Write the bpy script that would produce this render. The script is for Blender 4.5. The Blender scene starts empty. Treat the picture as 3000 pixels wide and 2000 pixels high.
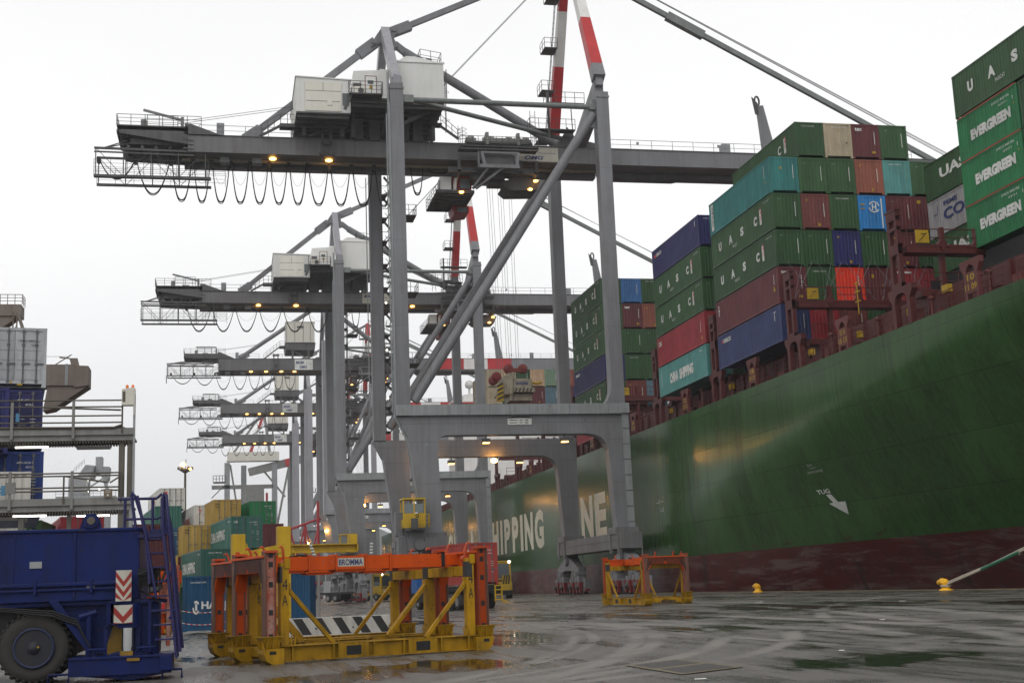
import bpy, bmesh, math, random
from mathutils import Vector, Matrix
R = math.radians
rnd = random.Random(7)
S = bpy.context.scene
COL = S.collection

# ------------------------------------------------------------------ camera
cd = bpy.data.cameras.new('camera'); cam = bpy.data.objects.new('camera', cd); COL.objects.link(cam)
cd.sensor_width = 36.0; cd.lens = 46.03; cd.clip_start = 0.1; cd.clip_end = 12000
yaw, pit, rol = R(12.3501), R(10.5841), R(-2.2121)
fw = Vector((math.sin(yaw)*math.cos(pit), math.cos(yaw)*math.cos(pit), math.sin(pit)))
r0 = Vector((math.cos(yaw), -math.sin(yaw), 0)); u0 = r0.cross(fw)
rt = r0*math.cos(rol)+u0*math.sin(rol); up = -r0*math.sin(rol)+u0*math.cos(rol)
cam.matrix_world = Matrix(((rt.x,up.x,-fw.x,0),(rt.y,up.y,-fw.y,0),(rt.z,up.z,-fw.z,1.65),(0,0,0,1)))
S.camera = cam
# ------------------------------------------------------------------ light
S.view_settings.view_transform = 'Standard'; S.view_settings.look = 'None'
S.view_settings.gamma = 1.0; S.view_settings.exposure = EXPOSURE = 0.28
S.view_settings.use_curve_mapping = False
SUN_EL, SUN_ROT = R(48), R(205)
W = bpy.data.worlds.new('World'); S.world = W; W.use_nodes = True
nt = W.node_tree; nt.nodes.clear()
def nd(nt, typ, **kw):
    n = nt.nodes.new(typ)
    for k, v in kw.items(): setattr(n, k, v)
    return n
sky = nd(nt, 'ShaderNodeTexSky', sky_type='NISHITA', sun_disc=False, sun_elevation=SUN_EL, sun_rotation=SUN_ROT)
sky.air_density = 1.0; sky.dust_density = 6.0; sky.ozone_density = 1.0
hs = nd(nt, 'ShaderNodeHueSaturation'); hs.inputs['Saturation'].default_value = 0.06
# overcast cloud layer: smooth, dimmed overhead to darken lit surfaces, evens out the clear-sky gradient
tc = nd(nt, 'ShaderNodeTexCoord'); sep = nd(nt, 'ShaderNodeSeparateXYZ')
mr = nd(nt, 'ShaderNodeMapRange'); mr.inputs['From Min'].default_value = -0.05; mr.inputs['From Max'].default_value = 0.75
ramp = nd(nt, 'ShaderNodeValToRGB')
ramp.color_ramp.elements[0].color = (7.7, 7.8, 8.0, 1); ramp.color_ramp.elements[1].color = (8.6, 8.6, 8.7, 1)
e_ = ramp.color_ramp.elements.new(0.42); e_.color = (11.0, 11.0, 11.05, 1)
no = nd(nt, 'ShaderNodeTexNoise'); no.inputs['Scale'].default_value = 2.2; no.inputs['Detail'].default_value = 4
mulc = nd(nt, 'ShaderNodeMix', data_type='RGBA', blend_type='MULTIPLY'); mulc.inputs[0].default_value = 0.16
mixc = nd(nt, 'ShaderNodeMix', data_type='RGBA'); mixc.inputs[0].default_value = 0.8
bg = nd(nt, 'ShaderNodeBackground'); bg.inputs['Strength'].default_value = 0.1
wo = nd(nt, 'ShaderNodeOutputWorld')
L = nt.links.new
L(sky.outputs[0], hs.inputs['Color']); L(tc.outputs['Generated'], sep.inputs[0]); L(tc.outputs['Generated'], no.inputs['Vector'])
L(sep.outputs['Z'], mr.inputs['Value']); L(mr.outputs[0], ramp.inputs[0])
L(ramp.outputs[0], mulc.inputs[6]); L(no.outputs['Fac'], mulc.inputs[7])
L(hs.outputs[0], mixc.inputs[6]); L(mulc.outputs[2], mixc.inputs[7]); L(mixc.outputs[2], bg.inputs['Color']); L(bg.outputs[0], wo.inputs[0])
sd = bpy.data.lights.new('sun', 'SUN'); sd.energy = 0.5; sd.angle = R(40); sd.color = (1, 0.97, 0.93)
so = bpy.data.objects.new('sun', sd); COL.objects.link(so)
sdir = Vector((math.sin(SUN_ROT)*math.cos(SUN_EL), math.cos(SUN_ROT)*math.cos(SUN_EL), math.sin(SUN_EL)))
so.rotation_euler = (-sdir).to_track_quat('-Z', 'Y').to_euler(); so.location = (0, 0, 120)

# ------------------------------------------------------------------ materials
def lin(r, g, b):
    f = lambda c: ((c/255+0.055)/1.055)**2.4 if c > 10 else c/255/12.92
    return (f(r), f(g), f(b))
def mat(name, col, rough=0.5, dirt=0.35, dcol=None, streak=True, rust=0.0, bump=0.0, metal=0.0, spec=0.3, scale=0.6, seams=None, edge=0.0, lo=None):
    m = bpy.data.materials.new(name); m.use_nodes = True
    t = m.node_tree; l = t.links.new; bs = t.nodes['Principled BSDF']
    bs.inputs['Metallic'].default_value = metal; bs.inputs['Specular IOR Level'].default_value = spec
    tc = nd(t, 'ShaderNodeTexCoord'); oi = nd(t, 'ShaderNodeObjectInfo')
    off = nd(t, 'ShaderNodeVectorMath', operation='MULTIPLY_ADD'); off.inputs[1].default_value = (37, 53, 0)
    cmb = nd(t, 'ShaderNodeCombineXYZ')
    l(oi.outputs['Random'], cmb.inputs[0]); l(oi.outputs['Random'], cmb.inputs[1]); l(cmb.outputs[0], off.inputs[0]); l(tc.outputs['Object'], off.inputs[2])
    n1 = nd(t, 'ShaderNodeTexNoise'); n1.inputs['Scale'].default_value = scale; n1.inputs['Detail'].default_value = 7; n1.inputs['Roughness'].default_value = 0.65
    l(off.outputs[0], n1.inputs['Vector'])
    mp = nd(t, 'ShaderNodeMapping'); mp.inputs['Scale'].default_value = (2.6, 2.6, 0.16) if streak else (1, 1, 1)
    n2 = nd(t, 'ShaderNodeTexNoise'); n2.inputs['Scale'].default_value = 1.6; n2.inputs['Detail'].default_value = 6; n2.inputs['Roughness'].default_value = 0.6
    l(off.outputs[0], mp.inputs['Vector']); l(mp.outputs[0], n2.inputs['Vector'])
    mul = nd(t, 'ShaderNodeMath', operation='MULTIPLY'); l(n1.outputs['Fac'], mul.inputs[0]); l(n2.outputs['Fac'], mul.inputs[1])
    cr = nd(t, 'ShaderNodeMapRange'); cr.inputs['From Min'].default_value = 0.16; cr.inputs['From Max'].default_value = 0.4; cr.inputs['To Max'].default_value = dirt; l(mul.outputs[0], cr.inputs['Value'])
    if dcol is None: dcol = tuple(c*0.42+0.006 for c in col)
    mx = nd(t, 'ShaderNodeMix', data_type='RGBA'); mx.inputs[6].default_value = (*col, 1); mx.inputs[7].default_value = (*dcol, 1); l(cr.outputs[0], mx.inputs[0])
    last = mx.outputs[2]
    # sun-faded patches
    nf = nd(t, 'ShaderNodeTexNoise'); nf.inputs['Scale'].default_value = scale*0.7; nf.inputs['Detail'].default_value = 5; l(mp.outputs[0], nf.inputs['Vector'])
    rf = nd(t, 'ShaderNodeMapRange'); rf.inputs['From Min'].default_value = 0.52; rf.inputs['From Max'].default_value = 0.74; rf.inputs['To Max'].default_value = 0.42; l(nf.outputs['Fac'], rf.inputs['Value'])
    mf = nd(t, 'ShaderNodeMix', data_type='RGBA'); mf.inputs[7].default_value = (*[min(.8, c*1.35+.005) for c in col], 1); l(last, mf.inputs[6]); l(rf.outputs[0], mf.inputs[0]); last = mf.outputs[2]
    # slight tone change from object to object
    hv = nd(t, 'ShaderNodeMapRange'); hv.inputs['To Min'].default_value = 0.88; hv.inputs['To Max'].default_value = 1.12; l(oi.outputs['Random'], hv.inputs['Value'])
    hsv = nd(t, 'ShaderNodeHueSaturation'); l(hv.outputs[0], hsv.inputs['Value']); l(last, hsv.inputs['Color']); last = hsv.outputs[0]
    if rust > 0:
        n3 = nd(t, 'ShaderNodeTexNoise'); n3.inputs['Scale'].default_value = scale*3.2; n3.inputs['Detail'].default_value = 9; n3.inputs['Roughness'].default_value = 0.72
        l(off.outputs[0], n3.inputs['Vector'])
        rr = nd(t, 'ShaderNodeMapRange'); rr.inputs['From Min'].default_value = 0.72-rust*0.22; rr.inputs['From Max'].default_value = 0.78-rust*0.18; l(n3.outputs['Fac'], rr.inputs['Value'])
        m3 = nd(t, 'ShaderNodeMix', data_type='RGBA'); m3.inputs[7].default_value = (0.055, 0.028, 0.018, 1); l(last, m3.inputs[6]); l(rr.outputs[0], m3.inputs[0]); last = m3.outputs[2]
    if seams:
        br = nd(t, 'ShaderNodeTexBrick'); br.inputs['Scale'].default_value = 1.0; br.inputs['Mortar Size'].default_value = 0.022
        br.inputs['Brick Width'].default_value = seams[0]; br.inputs['Row Height'].default_value = seams[1]; br.inputs['Mortar Smooth'].default_value = 0.3
        br.inputs['Color1'].default_value = (1, 1, 1, 1); br.inputs['Color2'].default_value = (0.84, 0.86, 0.84, 1); br.inputs['Mortar'].default_value = (0.45, 0.45, 0.45, 1)
        s2 = nd(t, 'ShaderNodeSeparateXYZ'); c2 = nd(t, 'ShaderNodeCombineXYZ'); l(tc.outputs['Object'], s2.inputs[0]); l(s2.outputs[seams[2]], c2.inputs[0]); l(s2.outputs['Z'], c2.inputs[1]); l(c2.outputs[0], br.inputs['Vector'])
        m4 = nd(t, 'ShaderNodeMix', data_type='RGBA', blend_type='MULTIPLY'); m4.inputs[0].default_value = 1; l(last, m4.inputs[6]); l(br.outputs['Color'], m4.inputs[7]); last = m4.outputs[2]
    if edge:  # paint worn through along edges
        bv = nd(t, 'ShaderNodeBevel'); bv.samples = 4; bv.inputs['Radius'].default_value = edge; ge = nd(t, 'ShaderNodeNewGeometry')
        dt = nd(t, 'ShaderNodeVectorMath', operation='DOT_PRODUCT'); l(bv.outputs[0], dt.inputs[0]); l(ge.outputs['Normal'], dt.inputs[1])
        ne = nd(t, 'ShaderNodeTexNoise'); ne.inputs['Scale'].default_value = 7; ne.inputs['Detail'].default_value = 6; l(off.outputs[0], ne.inputs['Vector'])
        sb = nd(t, 'ShaderNodeMath', operation='ADD'); l(dt.outputs['Value'], sb.inputs[0]); l(ne.outputs['Fac'], sb.inputs[1])
        re = nd(t, 'ShaderNodeMapRange'); re.inputs['From Min'].default_value = 1.36; re.inputs['From Max'].default_value = 1.22; re.inputs['To Max'].default_value = 0.85; l(sb.outputs[0], re.inputs['Value'])
        m5 = nd(t, 'ShaderNodeMix', data_type='RGBA'); m5.inputs[7].default_value = (0.045, 0.026, 0.018, 1); l(last, m5.inputs[6]); l(re.outputs[0], m5.inputs[0]); last = m5.outputs[2]
    l(last, bs.inputs['Base Color'])
    rg = nd(t, 'ShaderNodeMapRange'); rg.inputs['To Min'].default_value = max(0.05, rough-0.12); rg.inputs['To Max'].default_value = min(1, rough+0.18); l(n1.outputs['Fac'], rg.inputs['Value']); l(rg.outputs[0], bs.inputs['Roughness'])
    if bump:
        bp = nd(t, 'ShaderNodeBump'); bp.inputs['Strength'].default_value = bump; bp.inputs['Distance'].default_value = 0.05; l(n2.outputs['Fac'], bp.inputs['Height']); l(bp.outputs[0], bs.inputs['Normal'])
    return m
def emis(name, col, st):
    m = bpy.data.materials.new(name); m.use_nodes = True; bs = m.node_tree.nodes['Principled BSDF']
    bs.inputs['Base Color'].default_value = (*col, 1); bs.inputs['Emission Color'].default_value = (*col, 1); bs.inputs['Emission Strength'].default_value = st; return m

M = {}
M['crane'] = mat('crane_grey_paint', (0.168, 0.172, 0.184), 0.42, 0.6, dcol=(0.098, 0.093, 0.088), rust=0.2, scale=0.35)
M['crane_dark'] = mat('grimy_dark_steel', (0.085, 0.083, 0.082), 0.6, 0.6, dcol=(0.026, 0.025, 0.024), rust=0.2)
M['crane_warm'] = mat('weathered_girder_paint', (0.128, 0.128, 0.132), 0.5, 0.6, dcol=(0.07, 0.058, 0.05), rust=0.18, scale=0.3)
M['galv'] = mat('galvanised_sheet', (0.25, 0.262, 0.268), 0.45, 0.6, dcol=(0.15, 0.155, 0.155), scale=1.3)
M['seam'] = mat('seam_shadow_paint', (0.10, 0.10, 0.102), 0.6, 0.3)  # plain darker paint for seams and panel joints
M['white'] = mat('white_cladding', (0.70, 0.70, 0.67), 0.45, 0.3, dcol=(0.45, 0.44, 0.40))
M['cream'] = mat('cream_panel', (0.62, 0.60, 0.53), 0.5, 0.25, dcol=(0.45, 0.42, 0.35))
M['pred'] = mat('signal_red_paint', (0.40, 0.020, 0.022), 0.4, 0.25)
M['pwhite'] = mat('signal_white_paint', (0.62, 0.61, 0.58), 0.45, 0.3)
M['dred'] = mat('dull_red_guard', (0.16, 0.007, 0.007), 0.5, 0.45)
M['black'] = mat('black_rubber', (0.012, 0.012, 0.013), 0.55, 0.3)
M['tyre'] = mat('tyre_rubber', (0.026, 0.025, 0.024), 0.75, 0.5, dcol=(0.05, 0.045, 0.04), streak=False, bump=0.3)
M['glass'] = mat('dark_glass', (0.03, 0.04, 0.045), 0.08, 0.1, spec=0.8)
M['rope'] = mat('steel_rope', (0.12, 0.12, 0.125), 0.5, 0.2)
M['hawser'] = mat('pale_hawser', (0.38, 0.34, 0.27), 0.8, 0.4)
M['greenrope'] = mat('green_sleeve', (0.03, 0.12, 0.07), 0.8, 0.3)
M['yellow'] = mat('yellow_paint', (0.36, 0.195, 0.004), 0.45, 0.9, dcol=(0.15, 0.085, 0.006), rust=0.20, scale=1.6, edge=0.02, spec=0.15)
M['yellow2'] = mat('bright_yellow_paint', (0.46, 0.29, 0.009), 0.4, 0.5, rust=0.08, scale=1.2)
M['orange'] = mat('orange_paint', (0.50, 0.066, 0.003), 0.42, 0.6, dcol=(0.36, 0.05, 0.012), rust=0.16, scale=1.5, edge=0.02, spec=0.12)
M['wornleg'] = mat('worn_red_white_paint', (0.27, 0.036, 0.012), 0.55, 0.7, dcol=(0.33, 0.30, 0.26), rust=0.75, scale=2.6)
M['blue'] = mat('dark_blue_paint', (0.004, 0.013, 0.088), 0.42, 0.8, dcol=(0.006, 0.008, 0.030), rust=0.16, scale=1.1, edge=0.015, spec=0.15)
M['blue_l'] = mat('blue_rail_paint', (0.016, 0.016, 0.085), 0.4, 0.3)
M['steel'] = mat('chromed_rod', (0.55, 0.55, 0.56), 0.15, 0.1, metal=1.0)
M['deckred'] = mat('oxide_red_paint', (0.078, 0.013, 0.012), 0.5, 0.55, dcol=(0.075, 0.018, 0.018), rust=0.2, scale=0.9)
M['deckred2'] = mat('faded_oxide_red', (0.105, 0.026, 0.024), 0.55, 0.5, dcol=(0.11, 0.035, 0.03), rust=0.1)
M['conc'] = mat('pale_concrete', (0.40, 0.39, 0.36), 0.7, 0.6, dcol=(0.2, 0.19, 0.17), scale=1.4)
M['gant'] = mat('gantry_galvanised', (0.20, 0.20, 0.19), 0.5, 0.6, dcol=(0.09, 0.085, 0.075), rust=0.15, scale=0.9)
M['gantdk'] = mat('gantry_weathered_column', (0.10, 0.09, 0.075), 0.6, 0.6, dcol=(0.05, 0.04, 0.03), rust=0.2)
M['letter'] = mat('white_lettering', (0.60, 0.60, 0.57), 0.5, 0.45, dcol=(0.30, 0.31, 0.28), scale=1.5)
M['hletter'] = mat('cream_hull_lettering', (0.56, 0.52, 0.41), 0.45, 0.5, dcol=(0.36, 0.34, 0.24))
M['navytext'] = mat('navy_lettering', (0.025, 0.035, 0.13), 0.5, 0.15)
M['blacktext'] = mat('black_lettering', (0.016, 0.016, 0.016), 0.5, 0.1)
M['redtext'] = mat('red_lettering', (0.5, 0.03, 0.03), 0.5, 0.1)
M['ytext'] = mat('yellow_marking', (0.38, 0.24, 0.012), 0.5, 0.4)
M['plate'] = mat('cream_plate', (0.44, 0.42, 0.35), 0.5, 0.4)
M['lamp'] = emis('sodium_lamp', (1.0, 0.46, 0.09), 9.0); M['lampb'] = emis('bright_sodium_lamp', (1.0, 0.42, 0.07), 70.0)
M['lampw'] = emis('white_lamp', (1.0, 0.93, 0.75), 9.0)
M['tube'] = emis('fluorescent_tube', (1.0, 0.97, 0.85), 7.0)
M['tail'] = emis('red_lamp', (1.0, 0.08, 0.06), 6.0)
M['beacon'] = mat('amber_beacon', (0.75, 0.16, 0.01), 0.2, 0.05)
M['beige'] = mat('grey_beige_steel', (0.17, 0.14, 0.12), 0.5, 0.6, dcol=(0.08, 0.06, 0.05), rust=0.15)
CC = dict(green=(0.026, 0.075, 0.024), egreen=(0.010, 0.155, 0.048), teal=(0.024, 0.155, 0.145), teal2=(0.075, 0.235, 0.215), maroon=(0.105, 0.022, 0.026), maroon2=(0.14, 0.038, 0.033),
  brown=(0.25, 0.075, 0.045), navy=(0.017, 0.018, 0.095), seaco=(0.026, 0.036, 0.110), red=(0.27, 0.022, 0.030), orange=(0.75, 0.045, 0.018), beige=(0.37, 0.31, 0.21), tan=(0.50, 0.34, 0.21), sky=(0.022, 0.20, 0.50),
  grey=(0.30, 0.29, 0.29), ltgrey=(0.36, 0.37, 0.38), msc=(0.40, 0.26, 0.055), hanjin=(0.010, 0.070, 0.155), csteal=(0.028, 0.115, 0.088), cai=(0.33, 0.045, 0.035), sage=(0.15, 0.23, 0.16), steelblue=(0.035, 0.13, 0.32), pale=(0.58, 0.56, 0.52), slate=(0.09, 0.16, 0.20), royal=(0.018, 0.045, 0.20))
CM = {k: mat(k+'_container_paint', v, 0.42, 0.6, rust=0.24, scale=0.8, spec=0.25) for k, v in CC.items()}

# ------------------------------------------------------------------ mesh builder
class MB:
    def __init__(s): s.v = []; s.f = []; s.m = []; s.s = []; s.cm = 0
    def mat(s, i): s.cm = i; return s
    def add(s, vs, fs, smooth=False):
        b = len(s.v); s.v += [tuple(v) for v in vs]
        for f in fs: s.f.append([b+i for i in f]); s.m.append(s.cm); s.s.append(smooth)
        return s
    def box(s, x0, y0, z0, x1, y1, z1):
        x0, x1 = min(x0, x1), max(x0, x1); y0, y1 = min(y0, y1), max(y0, y1); z0, z1 = min(z0, z1), max(z0, z1)
        return s.add([(x0,y0,z0),(x1,y0,z0),(x1,y1,z0),(x0,y1,z0),(x0,y0,z1),(x1,y0,z1),(x1,y1,z1),(x0,y1,z1)],
                     [(0,3,2,1),(4,5,6,7),(0,1,5,4),(1,2,6,5),(2,3,7,6),(3,0,4,7)])
    def beam(s, a, b, w, h, up=(0,0,1), w2=None, h2=None):
        a, b = Vector(a), Vector(b); d = (b-a).normalized(); u = Vector(up)
        if abs(d.dot(u)) > 0.98: u = Vector((0,1,0))
        r = d.cross(u).normalized(); u = r.cross(d)
        vs = []
        for p, ww, hh in ((a,w,h),(b,w2 or w,h2 or h)):
            vs += [p-r*ww/2-u*hh/2, p+r*ww/2-u*hh/2, p+r*ww/2+u*hh/2, p-r*ww/2+u*hh/2]
        return s.add(vs, [(0,3,2,1),(4,5,6,7),(0,1,5,4),(1,2,6,5),(2,3,7,6),(3,0,4,7)])
    def tube(s, a, b, r, n=8, r2=None):
        return s.path([a, b], r, n, r2)
    def path(s, pts, r, n=6, r2=None):
        pts = [Vector(p) for p in pts]; k = len(pts); rings = []
        for i, p in enumerate(pts):
            d = (pts[min(i+1,k-1)]-pts[max(i-1,0)]).normalized()
            u = Vector((0,0,1)) if abs(d.z) < 0.95 else Vector((0,1,0))
            x = d.cross(u).normalized(); y = x.cross(d); rr = r if (r2 is None or i < k-1) else r2
            rings.append([p+(x*math.cos(2*math.pi*j/n)+y*math.sin(2*math.pi*j/n))*rr for j in range(n)])
        vs = [v for q in rings for v in q]; fs = []
        for i in range(k-1):
            for j in range(n): fs.append((i*n+j, i*n+(j+1)%n, (i+1)*n+(j+1)%n, (i+1)*n+j))
        b = len(s.v); s.add(vs, fs, n > 5)
        s.add(rings[0][::-1], [tuple(range(n))]); s.add(rings[-1], [tuple(range(n))]); return s
    def prism(s, poly, ax, a, b):
        f = {'y': lambda p, t: (p[0], t, p[1]), 'x': lambda p, t: (t, p[0], p[1]), 'z': lambda p, t: (p[0], p[1], t)}[ax]
        n = len(poly); vs = [f(p, a) for p in poly]+[f(p, b) for p in poly]
        return s.add(vs, [tuple(range(n))[::-1], tuple(range(n, 2*n))]+[(i, (i+1)%n, n+(i+1)%n, n+i) for i in range(n)])
    def rail(s, pts, h=1.1, step=1.6, r=0.03, mids=1):
        pts = [Vector(p) for p in pts]; U = Vector((0,0,1))
        for a, b in zip(pts, pts[1:]):
            k = max(1, round((b-a).length/step))
            for i in range(k+1): p = a.lerp(b, i/k); s.tube(p, p+U*h, r, 4)
            s.tube(a+U*h, b+U*h, r, 4)
            for q in range(mids): hh = h*(q+1)/(mids+1); s.tube(a+U*hh, b+U*hh, r*0.8, 4)
        return s
    def ladder(s, a, b, w=0.45, step=0.35, r=0.025, wd=(1,0,0)):
        a, b, wd = Vector(a), Vector(b), Vector(wd)*w/2
        s.tube(a-wd, b-wd, r, 4); s.tube(a+wd, b+wd, r, 4); k = int((b-a).length/step)
        for i in range(1, k): p = a.lerp(b, i/k); s.tube(p-wd, p+wd, r*0.7, 4)
        return s
    def lathe(s, prof, c, ax='z', n=20):
        c = Vector(c); vs = []; k = len(prof)
        for r, t in prof:
            for j in range(n):
                a = 2*math.pi*j/n; x, y = r*math.cos(a), r*math.sin(a)
                vs.append(c+Vector({'z': (x,y,t), 'x': (t,x,y), 'y': (x,t,y)}[ax]))
        fs = [(i*n+j, i*n+(j+1)%n, (i+1)*n+(j+1)%n, (i+1)*n+j) for i in range(k-1) for j in range(n)]
        s.add(vs, fs, True); s.add(vs[:n][::-1], [tuple(range(n))]); s.add(vs[-n:], [tuple(range(n))]); return s
    def build(s, name, mats, parent=None, local=False, bevel=0, loc=None, smooth=False):
        if not isinstance(mats, (list, tuple)): mats = [mats]
        me = bpy.data.meshes.new(name); o = Vector((0,0,0))
        if parent is not None and not local: o = world_loc(parent)
        if loc is not None: o = Vector(loc)
        me.from_pydata([(v[0]-o.x, v[1]-o.y, v[2]-o.z) for v in s.v], [], s.f)
        me.polygons.foreach_set('material_index', s.m); me.polygons.foreach_set('use_smooth', [bool(q) or smooth for q in s.s])
        for m_ in mats: me.materials.append(m_)
        bm = bmesh.new(); bm.from_mesh(me); bmesh.ops.recalc_face_normals(bm, faces=bm.faces); bm.to_mesh(me); bm.free()
        me.update()
        ob = bpy.data.objects.new(name, me); COL.objects.link(ob)
        if loc is not None: ob.location = loc
        if parent is not None: ob.parent = parent
        if bevel:
            bv = ob.modifiers.new('bevel', 'BEVEL'); bv.width = bevel; bv.segments = 2; bv.limit_method = 'ANGLE'; bv.angle_limit = R(40)
        return ob
def world_loc(o):
    v = Vector(o.location)
    while o.parent is not None: o = o.parent; v = v+Vector(o.location)
    return v
def thing(name, label, cat, loc=(0,0,0), rz=0, group=None):
    o = bpy.data.objects.new(name, None); COL.objects.link(o); o.empty_display_size = 0.3
    o.location = loc; o.rotation_euler = (0,0,rz); return tag(o, label, cat, group)
def tag(o, label, cat=None, group=None):
    o['label'] = label
    if cat: o['category'] = cat
    if group: o['group'] = group
    return o
def kids(o): return [c for c in COL.objects if c.parent is o]
def copy_tree(o, parent=None, cm=None):
    if cm is None:
        cm = {}
        for c in COL.objects:
            if c.parent is not None: cm.setdefault(c.parent, []).append(c)
    c = o.copy(); COL.objects.link(c)
    if parent is not None: c.parent = parent
    for ch in cm.get(o, []): copy_tree(ch, c, cm)
    return c
# ---- lettering: built-in font turned into thin meshes fitted to a w x h box
_tx = {}
def text_mesh(txt, bold=0.0, shear=0.0):
    k = (txt, bold, shear)
    if k not in _tx:
        cu = bpy.data.curves.new('text', 'FONT'); cu.body = txt; cu.offset = bold; cu.shear = shear; cu.resolution_u = 3
        ob = bpy.data.objects.new('text', cu); COL.objects.link(ob)
        dg = bpy.context.evaluated_depsgraph_get(); me = bpy.data.meshes.new_from_object(ob.evaluated_get(dg))
        vs = [tuple(v.co) for v in me.vertices]; fs = [tuple(p.vertices) for p in me.polygons]
        bpy.data.objects.remove(ob); bpy.data.curves.remove(cu); bpy.data.meshes.remove(me)
        _tx[k] = (vs, fs)
    return _tx[k]
def text_into(mb, txt, o, xd, yd, w, h, bold=0.02, shear=0.0, fn=None):
    """lower-left corner o, reading direction xd, up yd"""
    vs, fs = text_mesh(txt, bold, shear)
    x0 = min(v[0] for v in vs); x1 = max(v[0] for v in vs); y0 = min(v[1] for v in vs); y1 = max(v[1] for v in vs)
    o, xd, yd = Vector(o), Vector(xd), Vector(yd)
    P = [o+xd*((v[0]-x0)/(x1-x0)*w)+yd*((v[1]-y0)/(y1-y0)*h) for v in vs]
    if fn: P = [fn(p) for p in P]
    mb.add(P, fs); return mb
def quad(mb, o, xd, yd, w, h, fn=None):
    o, xd, yd = Vector(o), Vector(xd), Vector(yd)
    P = [o, o+xd*w, o+xd*w+yd*h, o+yd*h]
    if fn: P = [fn(p) for p in P]
    return mb.add(P, [(0,1,2,3)])
# ------------------------------------------------------------------ ground
def gz(x):
    K = [(-1e6, 0), (4, 0), (8, .05), (13, .22), (20, .53), (28, .62), (36, .65)]
    for (a, za), (b, zb) in zip(K, K[1:]):
        if x <= b:
            return za+(zb-za)*max(0, (x-a))/(b-a)
    return .65
mg = bpy.data.materials.new('wet_asphalt'); mg.use_nodes = True
t = mg.node_tree; l = t.links.new; bs = t.nodes['Principled BSDF']
tc = nd(t, 'ShaderNodeTexCoord')
def noise(scale, det=6, rough=0.6, vec=None, dist=0.0):
    n = nd(t, 'ShaderNodeTexNoise'); n.inputs['Scale'].default_value = scale; n.inputs['Detail'].default_value = det; n.inputs['Roughness'].default_value = rough; n.inputs['Distortion'].default_value = dist
    l(vec if vec is not None else tc.outputs['Object'], n.inputs['Vector']); return n.outputs['Fac']
def mrange(v, a, b, c, d):
    n = nd(t, 'ShaderNodeMapRange'); n.interpolation_type = 'SMOOTHSTEP'
    for k_, q in zip(('From Min','From Max','To Min','To Max'), (a,b,c,d)): n.inputs[k_].default_value = q
    l(v, n.inputs['Value']); return n.outputs[0]
def mth(op, a, b=None):
    n = nd(t, 'ShaderNodeMath', operation=op)
    for i, q in enumerate((a, b)):
        if q is None: continue
        if isinstance(q, (int, float)): n.inputs[i].default_value = q
        else: l(q, n.inputs[i])
    return n.outputs[0]
def cmix(f, a, b, bt='MIX'):
    n = nd(t, 'ShaderNodeMix', data_type='RGBA', blend_type=bt)
    for i, q in ((0, f), (6, a), (7, b)):
        if isinstance(q, (int, float)): n.inputs[i].default_value = q
        elif isinstance(q, tuple): n.inputs[i].default_value = (*q, 1)
        else: l(q, n.inputs[i])
    return n.outputs[2]
mpg = nd(t, 'ShaderNodeMapping'); mpg.inputs['Rotation'].default_value = (0,0,R(-6)); mpg.inputs['Scale'].default_value = (1.0, 0.30, 1)
l(tc.outputs['Object'], mpg.inputs['Vector'])
pud = noise(0.16, 7, 0.6, mpg.outputs[0], 0.6)          # where water stands
mp2 = nd(t, 'ShaderNodeMapping'); mp2.inputs['Scale'].default_value = (1.0, 0.075, 1); l(tc.outputs['Object'], mp2.inputs['Vector'])
pudn = noise(0.8, 7, 0.62, mpg.outputs[0], 0.4)
lanes = noise(0.9, 6, 0.62, mp2.outputs[0], 0.25)
pudm = mth('MAXIMUM', mrange(pud, 0.55, 0.63, 0, 1), mrange(mth('ADD', mth('MULTIPLY', lanes, 0.72), mth('MULTIPLY', pud, 0.34)), 0.555, 0.65, 0, 0.9))
for (px, py, ax_, ay_) in ((4.6,29.0,2.3,2.6),(2.4,27.0,1.4,1.8),(-.6,35.2,1.5,1.6),(-1.4,38.5,1.0,2.5),(16.0,48.0,2.4,6.0),(13.5,57,1.6,8),(8.5,40.5,1.6,5.0),(21,47,3,7),(10.8,21.5,1.6,1.4),(24,35,2,6)):
    wv = nd(t, 'ShaderNodeVectorMath', operation='MULTIPLY_ADD'); wv.inputs[1].default_value = (1/ax_,1/ay_,0); wv.inputs[2].default_value = (-px/ax_,-py/ay_,0); l(tc.outputs['Object'], wv.inputs[0])
    ln = nd(t, 'ShaderNodeVectorMath', operation='LENGTH'); l(wv.outputs[0], ln.inputs[0])
    pudm = mth('MAXIMUM', pudm, mrange(mth('ADD', ln.outputs['Value'], mth('MULTIPLY', mth('SUBTRACT', pudn, 0.5), 2.6)), 1.06, 0.74, 0, 1))
film = mrange(mth('ADD', mth('MULTIPLY', noise(0.55, 8, 0.65, mpg.outputs[0], 0.8), 0.6), mth('MULTIPLY', noise(2.2, 5, 0.6, mp2.outputs[0]), 0.4)), 0.42, 0.60, 0, 1)   # thin film of rain
grain = noise(38, 4, 0.85)
patch = mrange(noise(0.09, 5, 0.55), 0.35, 0.68, 0, 1)
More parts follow.
